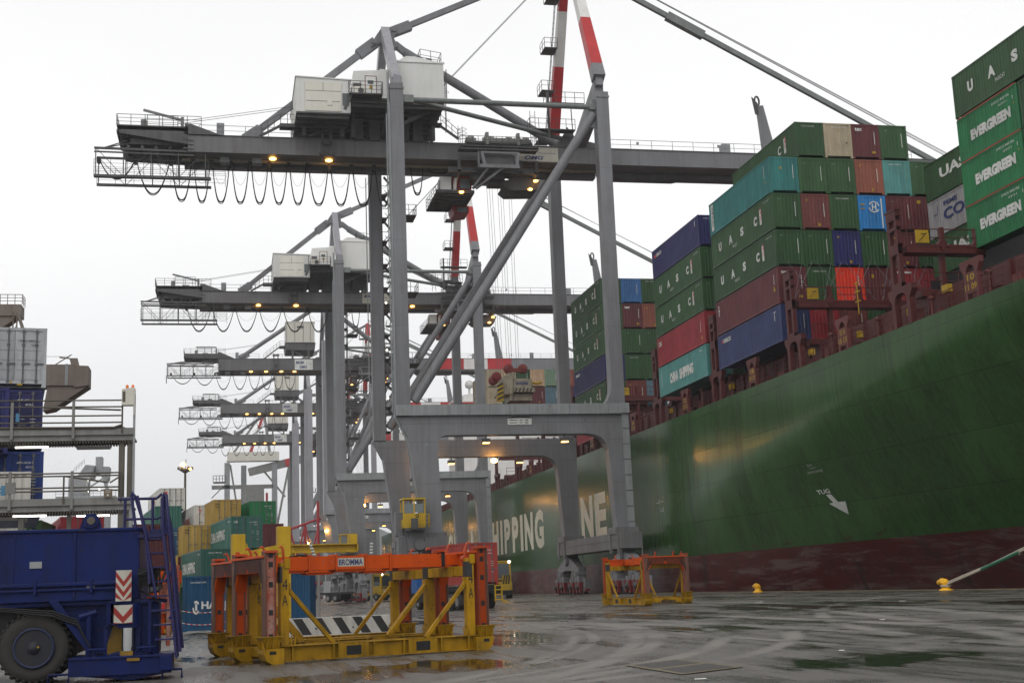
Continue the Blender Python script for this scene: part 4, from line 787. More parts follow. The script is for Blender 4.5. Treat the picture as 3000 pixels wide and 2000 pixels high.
    zt = gb+.15 if A else gb+1.4; zb = zt-2.65 if A else gb-1.0
    for y in (-1.9, .9):
        tw.beam((xa,Y(y),zt),(xb-1.4,Y(y),zt-.1),.16,.2); tw.beam((xa,Y(y),zb),(xb,Y(y),zb),.2,.24)
        for i in range(5): x = xa+.15+i*2.45; tw.tube((x,Y(y),zb),(x,Y(y),zt),.055,5)
        for i in range(4): x = xa+.15+i*2.45; tw.tube((x,Y(y),zb if i%2 else zt),(x+2.45,Y(y),zt if i%2 else zb),.028,4)
    tw.rail([(xa,Y(-1.9),zb+.1),(xb+1.3,Y(-1.9),zb+.1)],1.5,1.4,.022,3); tw.rail([(xa,Y(.9),zb+.1),(xb+1.3,Y(.9),zb+.1)],1.5,1.8,.02,3)
    tw.box(xa,Y(-1.9),zb-.04,xb,Y(-1.3),zb+.02); tw.beam((xa,Y(-1.9),zt-.35),(xb-1.5,Y(-1.9),zt-.45),.1,.14)
    for q in (0,.5): tw.beam((xa+.6,Y(-1.6),zt+.05),(ta+.9+q,Y(-1.2),tz-1.1-q*.3),.07,.1)
    if not A:
        tw.beam((xa,Y(-1.9),zt),(tb,Y(-1.9),zt+.55),.12,.16)
        for i in range(4): x = xa+2.5*i; tw.tube((x,Y(-1.9),zt-.35),(x+2.2,Y(-1.9),zt+.1),.04,4)
        tw.box(xa-.1,Y(-1.9),zb-1.5,xa+.05,Y(-1.7),zb)
    B(tw, 'tail_walkway', M['crane_dark'])
    # festoon loops
    H = [-12.0,-8.7,-5.5,-3.5,-1.8,0,1.8,3.6,5.4,7.2,9.3,11.4,13.6,15.4] if A else [-11.5,-7.0,-3.0,.3,3.4,6.0,8.3,10.5,13.0]
    if kind == 'A2': H = [-6.1,-2.6,.6,3.9,7.3,10.8,14.0]
    hz_ = gb-.2; bt_ = {0: 1.75, 1: 3.2, 2: 3.75} if A else {0: 1.9, 1: 2.2}
    for i, (p, q) in enumerate(zip(H, H[1:])):
        D = bt_.get(i, 3.85 if A else 3.1); mb = MB(); wd = q-p
        if kind == 'A2': D = 3.3
        for c, (k_, yy) in enumerate(((1.0,0),(.94,.12),(.97,-.1))):
            pts = []
            for j in range(17):
                u = -1+j/8; x = (p+q)/2+u*(wd/2-.12); pts.append((x,Y(-.1+yy),hz_-.3-D*k_*(1-abs(u)**(2.6 if wd < 2.6 else 2.1))))
            mb.path(pts, .045, 4)
        pts = [((p+q)/2+(-1+j/6)*(wd/2-.15),Y(.3),hz_-.2-D*.5*(1-abs(-1+j/6)**2.2)) for j in range(13)]; mb.path(pts, .014, 3)
        mb.box(p-.18,Y(-.3),hz_-.28,p+.18,Y(.25),hz_+.05); mb.lathe([(.2,-.2),(.2,.2)],(p,Y(-.05),hz_-.35),'y',10); B(mb, 'festoon_loop', M['black'])
    for (p, q, D) in ((17.2,18.4,2.75),(18.9,21,.5)):
        mb = MB()
        for k_ in (1,.93,.97): mb.path([((p+q)/2+(-1+j/6)*(q-p)/2,Y(-.1+k_-1),hz_-.1-D*k_*(1-abs(-1+j/6)**3)) for j in range(13)], .045, 4)
        B(mb, 'festoon_loop', M['black'])
    # machinery houses
    if A:
        F = 46.6
        fl = MB(); fl.box(10.6,Y(-5.9),F-.12,19.75,Y(5.5),F); fl.box(5.9,Y(-5.9),45.25,10.9,Y(5.5),45.4)
        for i in range(9): y = -5.6+i*1.35; fl.box(10.6,Y(y),F-.42,19.7,Y(y)+.16,F-.12); fl.box(6.0,Y(y),44.95,10.8,Y(y)+.16,45.25)
        for x in (6.6,10.2,11.2,14.6,18.9):
            for y in (-3.0,-1.8,2.2): fl.box(x,Y(y),gt,x+.35,Y(y)+.35,45.3 if x < 11 else F)
        for x in (11.4,13.0,15.8,17.2): fl.box(x,Y(-2.4),gt,x+1.0,Y(1.8),F-.4)
        fl.beam((7.2,Y(-2.6),gt+.1),(10.1,Y(-2.6),45.2),.15,.2); fl.beam((15.9,Y(-4.5),45.0),(18.4,Y(-4.5),46.4),.3,.35); fl.rail([(5.7,Y(-2.9),gt+.05),(19,Y(-2.9),gt+.05)],1.0,1.2,.03,1)
        B(fl, 'machinery_floor', M['crane_dark'])
        ha = MB(); ha.box(5.9,Y(-5.9),45.4,10.9,Y(5.0),48.75); ha.prism([(5.8,48.85),(11.0,48.7),(11.0,48.6),(5.8,48.75)],'y',Y(-6.0),Y(5.1))
        for i in range(17): ha.box(5.95+i*.3,Y(-5.93),45.42,6.02+i*.3,Y(-5.9),48.72)
        for i in range(30): ha.box(5.87,Y(-5.8)+i*.36,45.42,5.9,Y(-5.72)+i*.36,48.72)
        h = B(ha, 'electrical_house', M['white'])
        pn = MB(); pn.box(6.7,Y(-5.99),45.5,10.05,Y(-5.935),48.35); pn.mat(1).box(8.35,Y(-6.0),47.45,8.39,Y(-5.985),48.3); pn.box(6.75,Y(-6.0),47.42,10.0,Y(-5.985),47.46); pn.box(6.8,Y(-6.0),46.42,9.9,Y(-5.985),46.47)
        pn.mat(0)
        for x in (6.9,7.3,7.75,8.2,8.6,9.0,9.4,9.8): pn.box(x,Y(-6.02),45.6,x+.05,Y(-5.99),46.4)
        pn.box(8.75,Y(-6.05),46.05,9.2,Y(-5.99),46.5); B(pn, 'service_door', [M['cream'],M['seam']], h)
        wn = MB(); wn.box(10.15,Y(-5.97),46.1,10.75,Y(-5.94),47.3); B(wn, 'window', M['glass'], h)
        hb = MB(); hb.prism([(11.0,47.1),(14.5,47.1),(14.5,49.95),(11.25,49.7)],'y',Y(-5.6),Y(2.5)); hb.box(13.8,Y(-5),49.9,14.45,Y(-4),50.25); hb.box(14.3,Y(-5.63),47.1,14.36,Y(-5.6),49.9); h2 = B(hb, 'drive_house', M['white'])
        dd = MB(); dd.box(12.35,Y(-5.66),47.25,13.35,Y(-5.6),49.2); dd.mat(1).box(12.55,Y(-5.68),48.45,13.1,Y(-5.66),48.8); dd.mat(2).box(12.7,Y(-5.68),47.95,13.0,Y(-5.66),48.3); dd.mat(3)
        for b4 in ((12.3,47.2,12.36,49.26),(13.34,47.2,13.4,49.26),(12.3,49.2,13.4,49.26)): dd.box(b4[0],Y(-5.675),b4[1],b4[2],Y(-5.6),b4[3])
        B(dd, 'door', [M['white'],M['glass'],M['ytext'],M['brownp']], h2)
        ac = MB(); ac.box(11.3,Y(-6.2),47.2,12.2,Y(-5.7),47.95); ac.mat(1).lathe([(.28,0),(.28,.03)],(11.85,Y(-6.23),47.55),'y',16); ac.box(11.2,Y(-5.75),48.2,11.95,Y(-5.6),48.45); B(ac, 'air_conditioner', [M['cream'],M['crane_dark']], h2)
        bl = MB(); bl.box(10.7,Y(-6.9),46.95,13.8,Y(-5.6),47.07); bl.rail([(10.7,Y(-5.7),47.05),(10.7,Y(-6.9),47.05),(13.8,Y(-6.9),47.05),(13.8,Y(-5.7),47.05)],1.15,1.0,.03,2); bl.beam((10.3,Y(-6.5),45.5),(10.9,Y(-6.6),47.0),.08,.3); B(bl, 'balcony', M['crane_dark'])
        hc = MB(); hc.prism([(15.35,46.72),(19.75,46.72),(19.75,50.75),(17.0,51.3),(16.2,51.3),(15.35,50.75)],'y',Y(-5.9),Y(5.2))
        for i in range(23): hc.box(15.4+i*.192,Y(-5.93),46.75,15.47+i*.192,Y(-5.9),50.72)
        hc.box(15.25,Y(-6.0),50.66,19.85,Y(-5.85),50.82); hc.mat(1).lathe([(.32,0),(.36,.5),(.4,.52),(.3,.6)],(18.5,Y(-4.6),51.0)); h3 = B(hc, 'machinery_house', [M['white'],M['crane_dark']])
        rr_ = MB(); rr_.rail([(17.6,Y(-5.6),51.1),(19.6,Y(-5.6),50.8),(19.6,Y(-3.6),50.9),(17.6,Y(-3.6),51.2),(17.6,Y(-5.6),51.1)],1.1,1.2,.03,1); B(rr_, 'roof_railing', M['crane_dark']); rr_ = MB(); rr_.ladder((20.0,Y(-5.0),44.2),(20.0,Y(-5.0),50.0),.5,.35,.03,(0,1,0)); rr_.tube((20.15,Y(-5),47.5),(20.15,Y(-5),50.5),.05,5)
        for z in (45.4,46.4,47.4,48.2): rr_.path([(20.0+.38*math.sin(a),Y(-5.0)-.35*math.cos(a),z) for a in [R(45*i) for i in range(9)]],.02,3)
        B(rr_, 'caged_ladder', M['crane_dark']); rr_ = MB(); rr_.rail([(19.8,Y(-3.2),45.6),(21.4,Y(-3.2),44.2)],1.0,.7,.03,1); rr_.beam((19.4,Y(-3.2),45.7),(21.5,Y(-3.2),44.2),.1,.25); rr_.box(18.8,Y(-3.4),45.6,19.9,Y(-2.2),45.7); B(rr_, 'access_stair', M['crane_dark']); rr_ = MB(); rr_.rail([(2.8,Y(-2.6),44.2),(4.6,Y(-2.6),45.3),(5.9,Y(-2.6),45.3)],1.0,.7,.03,1); rr_.box(4.5,Y(-3.0),44.9,5.9,Y(-2.0),45.25); rr_.beam((2.8,Y(-2.6),44.1),(4.7,Y(-2.6),45.2),.1,.25)
        B(rr_, 'access_stair', M['crane_dark'])
    else:
        hz2 = gt+3.3
        ha = MB(); ha.box(10.9,Y(-2.4),hz2,16.6,Y(5.0),hz2+4.1); ha.prism([(10.8,hz2+4.1),(16.7,hz2+4.1),(16.7,hz2+4.25),(10.8,hz2+4.25)],'y',Y(-2.5),Y(5.1)); h = B(ha, 'machinery_house', M['cream'])
        pn = MB()
        for x in (11.0,12.6,14.3,15.7): pn.box(x,Y(-2.46),hz2+.1,x+.06,Y(-2.4),hz2+3.9)
        pn.box(13.1,Y(-2.6),hz2+3.0,14.4,Y(-2.4),hz2+3.3); B(pn, 'cladding_trim', M['crane_dark'], h)
        fl = MB(); fl.prism([(10.7,hz2),(16.8,hz2),(16.6,hz2-1.6),(10.9,hz2-1.5)],'y',Y(-2.2),Y(5))
        for x in (12,15.2): fl.box(x,Y(-2),gt,x+.4,Y(-1.6),hz2-.6)
        fl.beam((12.2,Y(-1.8),hz2-1.6),(15.2,Y(-1.8),gt+.1),.1,.2); fl.box(9.6,Y(-2),hz2-.9,10.9,Y(0),hz2-.6); fl.rail([(6.5,Y(-1.8),gt),(9.7,Y(-1.8),hz2-.7),(10.9,Y(-1.8),hz2-.7)],1.0,.8,.03,1); fl.beam((6.5,Y(-1.8),gt),(9.7,Y(-1.8),hz2-.8),.1,.25); fl.rail([(7.5,Y(-2.3),gt+.3),(11,Y(-2.3),gt+.3)],.6,.8,.03,1)
        B(fl, 'machinery_floor', M['crane_dark'])
    # name board
    sx, sw = (27.0,4.6) if A else (12.6,3.6)
    if kind == 'A2': sx = 18.6
    sb = MB(); sb.box(sx,Y(-2.14),gb+.08,sx+sw,Y(-2.108),gt-.1); s_o = B(sb, 'name_board', M['plate'] if A else M['letter'])
    tx = MB(); hh = (gt-gb)*.26; text_into(tx, 'MGM', (sx+sw*.05,Y(-2.15),gb+.08+(gt-gb)*.5), (1,0,0), (0,0,1), sw*.46, hh, .04, .25); text_into(tx, 'OMG', (sx+sw*.26,Y(-2.15),gb+(gt-gb)*.15), (1,0,0), (0,0,1), sw*.42, hh, .04, .25); quad(tx, (sx+sw*.55,Y(-2.15),gb+(gt-gb)*.56), (1,0,0), (0,0,1), sw*.4, .04); B(tx, 'letter_marking', M['navytext'], s_o)
    # trolley, cab
    tx_ = 0 if A else 2.0
    if kind == 'A2': tx_ = 8.5
    T = lambda x: x+tx_
    t1 = MB(); t1.box(T(21.5),Y(-3.9),gt-.95,T(29.2),Y(-2.5),gt-.8); t1.box(T(21.5),Y(-3.9),gt-1.1,T(29.2),Y(-3.8),gt-.7); t1.rail([(T(21.5),Y(-3.9),gt-.8),(T(29.2),Y(-3.9),gt-.8)],1.05,.6,.028,2); t1.rail([(T(22.5),Y(2.4),gt+.6),(T(27.5),Y(2.4),gt+.6)],1.0,1,.02,1)
    for i in range(3): t1.path([(T(21.9)+.4*math.cos(a),Y(-3.2)+.4*math.sin(a),gt+.3+i*.4) for a in [R(45*j) for j in range(9)]],.025,3)
    t1.ladder((T(21.6),Y(-3.6),gt-.8),(T(21.6),Y(-3.6),gt+1.3),.4,.35,.025); t1.box(T(22.5),Y(-2.4),gt+.1,T(29),Y(2.2),gt+.3)
    B(t1, 'trolley_platform', M['crane_dark'])
    t2 = MB()
    for x in (22.9,24.9,26.7,28.4): t2.lathe([(.12,-.35),(.34,-.3),(.34,.3),(.12,.35)],(T(x),Y(-2.0),gt+.55),'x',14); t2.box(T(x)-.5,Y(-2.3),gt+.2,T(x)+.5,Y(-1.4),gt+.6)
    for x in (24.3,27.4): t2.box(T(x),Y(-2.6),gt-.1,T(x)+.3,Y(-2.0),gt+1.15)
    t2.box(T(24.0),Y(-2.4),gt+.3,T(28),Y(-2.2),gt+.65); B(t2, 'hoist_machinery', M['gant'])
    t3 = MB(); y = -3.7
    for (p, q, w_) in (((23.6,gb+.35),(23.9,gb-1.1),.28),((27.2,gb+.35),(27.0,gb-1.1),.28)): t3.beam((T(p[0]),Y(y),p[1]),(T(q[0]),Y(y),q[1]),w_,.3,(1,0,0))
    t3.box(T(23.4),Y(y)-.15,gb-1.25,T(27.3),Y(y)+.15,gb-.9); t3.box(T(23.5),Y(y)-.1,gb+.2,T(27.2),Y(y)+.1,gb+.4); t3.tube((T(23.3),Y(y),gb+.4),(T(23.3),Y(y),gb-1.2),.1,8)
    for (xa, xb) in ((24.3,22.9),(25.8,23.2)): t3.beam((T(xa),Y(y),gb-1.1),(T(xb),Y(-2.2),gb-2.9),.2,.22)
    B(t3, 'trolley_frame', M['crane'])
    t4 = MB(); t4.box(T(23.7),Y(-3.4),gb-.95,T(26.9),Y(-3.2),gb+.2); t4.box(T(20.6),Y(-1.9),gb-1.15,T(29.6),Y(-1.4),gb-.65); t4.box(T(20.6),Y(1.6),gb-1.2,T(29.6),Y(2.2),gb-.7)
    for x in (21.5,23.4,25.6,27.6,29.2): t4.box(T(x),Y(-1.9),gb-1.2,T(x)+.35,Y(2.2),gb-.75); t4.box(T(x),Y(-2.2),gb-1.0,T(x)+.3,Y(-1.9),gb+.1)
    t4.prism([(T(26.8),gb-2.6),(T(29.6),gb-2.5),(T(30.0),gb-1.5),(T(28.5),gb-1.2),(T(27.0),gb-1.3),(T(26.2),gb-2.1)],'y',Y(-1.0),Y(2.0)); t4.box(T(24.8),Y(-.5),gb-2.0,T(27),Y(.5),gb-1.5); t4.box(T(23.0),Y(-1.5),gb-1.6,T(26.3),Y(.2),gb-1.1)
    t4.rail([(T(29.4),Y(-2.4),gb-1.2),(T(29.4),Y(-1.0),gb-2.4)],.9,.5,.025,2); t4.rail([(T(27.2),Y(-1.2),gb-1.2),(T(29.6),Y(-1.2),gb-1.2)],.9,.7,.03,1)
    B(t4, 'trolley_underframe', M['crane_dark'])
    cbm = MB(); cx = T(20.0); cz = gb-2.65
    cbm.box(T(19.6),Y(-.4),cz-.15,T(23.4),Y(6.3),cz); cbm.box(T(19.6),Y(-.45),cz-.05,T(23.4),Y(-.35),cz+.15)
    for i in range(6): cbm.box(T(19.8),Y(i*1.1),cz-.3,T(23.3),Y(i*1.1)+.12,cz-.12)
    cbm.rail([(T(20),Y(-.3),cz),(T(19.6),Y(6.2),cz),(T(23.3),Y(6.2),cz)],1.1,.9,.03,2); cbm.tube((T(22),Y(.6),cz+1.9),(T(22),Y(.6),gb-.6),.3,8); B(cbm, 'cab_platform', M['crane_dark'])
    cab = MB(); cab.prism([(T(21.6),cz+.02),(T(23.2),cz+.02),(T(23.3),cz+1.0),(T(23.3),cz+1.75),(T(21.3),cz+1.75),(T(21.3),cz+.9)],'y',Y(.2),Y(3.2)); cab.prism([(T(22.0),cz-1.2),(T(23.5),cz-1.0),(T(23.5),cz-.3),(T(21.8),cz-.3)],'y',Y(3.4),Y(6.0)); cb = B(cab, 'operator_cab', M['cabred'], bevel=.04)
    cw = MB(); cw.box(T(22.1),Y(.15),cz+.5,T(23.1),Y(.2),cz+1.5); cw.box(T(22.3),Y(3.35),cz-1.0,T(23.3),Y(3.4),cz-.45); B(cw, 'window', M['glass2'], cb)
    cs = MB(); cs.box(T(20.1),Y(0),cz+.02,T(21.2),Y(1.6),cz+1.6); cs.tube((T(21.5),Y(-.1),cz+.2),(T(21.6),Y(-.1),cz+1.2),.18,8); cs.tube((T(21.6),Y(-.1),cz+1.2),(T(21.9),Y(-.1),cz+1.9),.18,8); B(cs, 'cab_locker', M['white'])
    for (x, y, z) in ((22.1,-.5,cz-.1),(29.4,-1.4,gb-1.7),(28.9,-1.0,gb-2.45)):
        lp = MB(); lp.lathe([(.05,-.1),(.2,-.06),(.24,.04),(.1,.12)],(T(x),Y(y),z)); B(lp, 'lamp', M['lamp'])
    rp = MB()
    for i in range(8): x = 24.6+i*.37; yy = -.5+(i%3)*.5; rp.tube((T(x),Y(yy),gb-1.0),(25.2+i*.3+(0 if A else 8),Y(yy*.6),20.5 if A else 24),.018,4)
    if kind != 'A2': B(rp, 'hoist_rope', M['rope'])
    # stair tower on the far land-side leg
    sx0, sx1, sy0, sy1 = 15.5+xl*1.6,17.5+xl*1.6,10.4,12.6
    sw_ = MB()
    for x in (sx0,sx1):
        for y in (sy0,sy1): sw_.tube((x,Y(y),17.5),(x,Y(y),45+dz),.07,5)
    z = 17.6; k_ = 0
    while z < 44.5+dz:
        sw_.box(sx0,Y(sy0),z,sx0+.6,Y(sy1),z+.07); sw_.box(sx1-.6,Y(sy0),z+1.25,sx1,Y(sy1),z+1.32)
        for y, s_ in ((sy0+.3,1),(sy1-.5,-1)): sw_.beam((sx0+.5,Y(y),z+(0 if s_ > 0 else 2.5)),(sx1-.5,Y(y),z+1.28),.5,.12); sw_.tube((sx0+.5,Y(y)-.25,z+1+(0 if s_ > 0 else 2.5)),(sx1-.5,Y(y)-.25,z+2.28),.03,4)
        for x in (sx0, sx1): sw_.tube((x,Y(sy0),z+1.0),(x,Y(sy1),z+1.0),.03,4); sw_.tube((x,Y(sy0),z),(x,Y(sy1),z+2.5),.03,4)
        sw_.tube((sx0,Y(sy0),z+1.0),(sx1,Y(sy0),z+1.0),.03,4); z += 2.5
    for z in (40.3+dz, 32.0, 24.5): sw_.box(sx1,Y(sy0)-.5,z,sx1+1.6,Y(sy1),z+.1); sw_.rail([(sx1,Y(sy0)-.5,z+.1),(sx1+1.6,Y(sy0)-.5,z+.1),(sx1+1.6,Y(sy1),z+.1)],1.1,.8,.03,1)
    B(sw_, 'stair_tower', M['crane_dark'])
    for z in (21,26,31,36): ll = MB(); ll.lathe([(.02,-.1),(.1,0),(.02,.1)],(15.75+xl*1.6,Y(sy0)-.1,z),n=8); B(ll, 'lamp', M['lampw'])
    # yellow checker cabin on the land-side leg
    cb = MB(); x0_, x1_, y0_, y1_, z0_, z1_ = 14.2,16.0,-12.0,-10.2,6.95,9.15
    if True:
        for x in (x0_, (x0_+x1_)/2, x1_):
            for y in (y0_, y1_): cb.box(x-.06,Y(y)-.06,z0_,x+.06,Y(y)+.06,z1_)
        cb.box(x0_-.1,Y(y0_)-.1,z1_,x1_+.1,Y(y1_)+.1,z1_+.14); cb.box(x0_,Y(y0_),z0_-.15,x1_,Y(y1_),z0_); cb.box(x0_,Y(y0_)-.03,z0_,x1_,Y(y0_)+.02,z0_+1.05); cb.box(x0_-.03,Y(y0_),z0_,x0_+.02,Y(y1_),z0_+.6)
        cb.rail([(x1_-.4,Y(y0_)-.7,z0_-.1),(x1_+.3,Y(y0_)-.7,z0_-.1),(x1_+.3,Y(y0_),z0_-.1)],1.0,.35,.025,2); c_ = B(cb, 'checker_cabin', M['yellow2'])
        gx = MB(); gx.box(x0_+.1,Y(y0_)-.0,z0_+1.1,x1_-.1,Y(y0_)+.02,z1_-.35); B(gx, 'window', M['glass2'], c_)
        tx = MB(); text_into(tx, 'G', (x0_+1.0,Y(y0_)-.04,z0_+.68), (1,0,0), (0,0,1), .3, .34, .03); B(tx, 'letter_marking', M['blacktext'], c_)
        bx = MB(); bx.box(x0_+.6,Y(y0_)-.75,z0_-.3,x0_+1.1,Y(y0_)-.1,z0_+.6); bx.box(x0_+.1,Y(y0_),z0_-.4,x1_,Y(y1_),z0_-.15); B(bx, 'cabin_bracket', M['crane_dark'], c_)
    return root
M['crane_g'] = mat('greenish_grey_pipe', (0.165, 0.18, 0.172), 0.4, 0.5, rust=.1, scale=.5)
M['crane_lt'] = mat('light_grey_wet_paint', (0.27, 0.265, 0.285), 0.28, 0.4, scale=.5)
M['plate2'] = mat('stained_cream_rail', (0.20, 0.17, 0.12), 0.5, 0.5)
M['sticker'] = mat('blue_sticker', (0.10, 0.22, 0.42), 0.5, 0.2)
M['brownp'] = mat('brown_door_frame', (0.16, 0.05, 0.04), 0.5, 0.2)
M['cabred'] = mat('cab_red_paint', (0.27, 0.022, 0.018), 0.4, 0.4)
M['glass2'] = mat('grey_window_glass', (0.16, 0.19, 0.19), 0.15, 0.2)
YC = 121.9
c1 = crane('A', YC, 'grey gantry crane nearest the camera, with white machinery houses and big portal')
c2 = crane('A2', YC+65, 'grey gantry crane standing directly behind the nearest one, its twin')
c3 = crane('B', 264, 'grey gantry crane with one cream box house, third along the quay')
c4 = copy_tree(c3); c4.location.y = 327; c4['label'] = 'grey gantry crane with one cream box house, fourth along the quay'
c5 = copy_tree(c3); c5.location.y = 391; c5['label'] = 'grey gantry crane with one cream box house, fifth along the quay'
def child(root, name): return [o for o in COL.objects if o.parent is root and o.name.startswith(name)]
# farthest crane: long white girder, red-banded boom
root = thing('gantry_crane', 'pale old gantry crane with a red banded boom, farthest along the quay', 'crane', (9, 450, .1), 0, CG)
mb = MB()
for (x, y) in ((-1.9,445),(3.6,455),(13.6,445),(19.2,455)): mb.box(x,y,0,x+1.8,y+1.8,45.6)
mb.build('leg', M['galv'], root)
mb = MB(); mb.box(-1,444,46,16,448,49.0); mb.build('machinery_house', M['cream'], root)
mb = MB(); mb.beam((6,446,42.4),(24,446,46.6),1.6,2.6); mb.mat(1).beam((18,444.6,45.2),(22,444.6,46.1),.3,2.4); mb.mat(0); mb.box(-6,445,37,14,447,38.2); mb.box(4,443,32,11,448,38); mb.build('boom', [M['gant'],M['pred']], root)
mb = MB(); mb.beam((-1,446,46),(11,446,63),.7,.7); mb.beam((11,446,63),(13,446,49),.8,.8); mb.mat(1).beam((11,446,62),(6,446,47),.9,.9); mb.mat(2).beam((9.3,446,57),(7.7,446,52),.95,.95); mb.mat(0).beam((0,446,45),(4,446,20),.6,.6); mb.beam((19,446,43),(12,446,8),.7,.7); mb.beam((10,446,44),(18,446,34),.6,.6); mb.build('a_frame_leg', [M['gant'],M['pred'],M['pwhite']], root)
mb = MB(); mb.box(-5.5,445,39,-1.5,448,39.4); mb.rail([(-5.5,445,39.4),(-1.5,445,39.4)],2,1,.1,1); mb.beam((-6,445,34),(-2,445,38),.3,.3); mb.box(-6,445,33,-2,446,33.4); mb.build('tail_platform', M['crane_dark'], root)
# head block hanging inside the nearest crane
hbk = thing('spreader_head_block', 'worn cream head block with red sheaves hanging inside the nearest crane portal', 'head block', (26.6, YC, 19.0))
mb = MB(); mb.box(26.4,YC-1.4,20.2,28.2,YC+1.4,21.1); mb.prism([(25.6,20.6),(26.4,20.6),(26.7,21.7),(25.9,21.7)],'y',YC-1.2,YC+1); mb.prism([(24.9,19.6),(26.4,19.6),(26.6,21.4),(25.6,21.5),(25.2,20.4)],'y',YC-1.3,YC+1.2); mb.box(26.3,YC-1.7,19.75,28.4,YC+1.6,20.2); mb.box(26.0,YC-1.2,19.0,28.2,YC+1.2,19.7); mb.build('body', mat('grimy_cream_paint',(.27,.24,.175),.5,.95,dcol=(.09,.075,.055),rust=.5,scale=1.4), hbk, bevel=.04)
mb = MB()
for (x, y, z) in ((24.75,-1.2,21.3),(26.0,-1.0,22.1),(27.4,-1.0,22.1),(24.9,1.0,21.3)): mb.lathe([(.2,-.2),(.46,-.18),(.46,.18),(.2,.2)],(x,YC+y,z),'y',20)
mb.box(25.6,YC-1.2,21.8,27.6,YC-.9,22.15); mb.build('sheave', mat('dirty_red_sheave',(.17,.022,.02),.5,.7), hbk)
mb = MB(); mb.prism([(24.6,18.9),(25.3,18.9),(25.3,20.6),(24.9,20.6)],'y',YC-1.75,YC-1.4)
mb.mat(1)
for i in range(4): z = 18.95+i*.42; mb.add([(24.66,YC-1.76,z),(25.28,YC-1.76,z+.28),(25.28,YC-1.76,z+.48),(24.7,YC-1.76,z+.2)],[(0,1,2,3)])
for i in range(5): mb.add([(26.4+i*.36,YC-1.71,19.78),(26.55+i*.36,YC-1.71,19.78),(26.7+i*.36,YC-1.71,20.15),(26.55+i*.36,YC-1.71,20.15)],[(0,1,2,3)])
mb.build('hazard_marking', [M['ytext'],M['blacktext']], hbk)
mb = MB(); text_into(mb, 'stinis', (26.6,YC-1.42,20.5), (1,0,0), (0,0,1), 1.2, .36, .03); mb.build('letter_marking', M['navytext'], hbk)
mb = MB(); mb.path([(28.2,YC-1.5,20.7),(28.6,YC-1.5,20.6),(29.1,YC-1.6,20.75)],.14,6); mb.build('power_cable', M['ytext'], hbk)
mb = MB(); mb.box(25.2,YC-6,17.6,28.0,YC+6,18.1); mb.build('spreader_beam', M['deckred'], hbk)
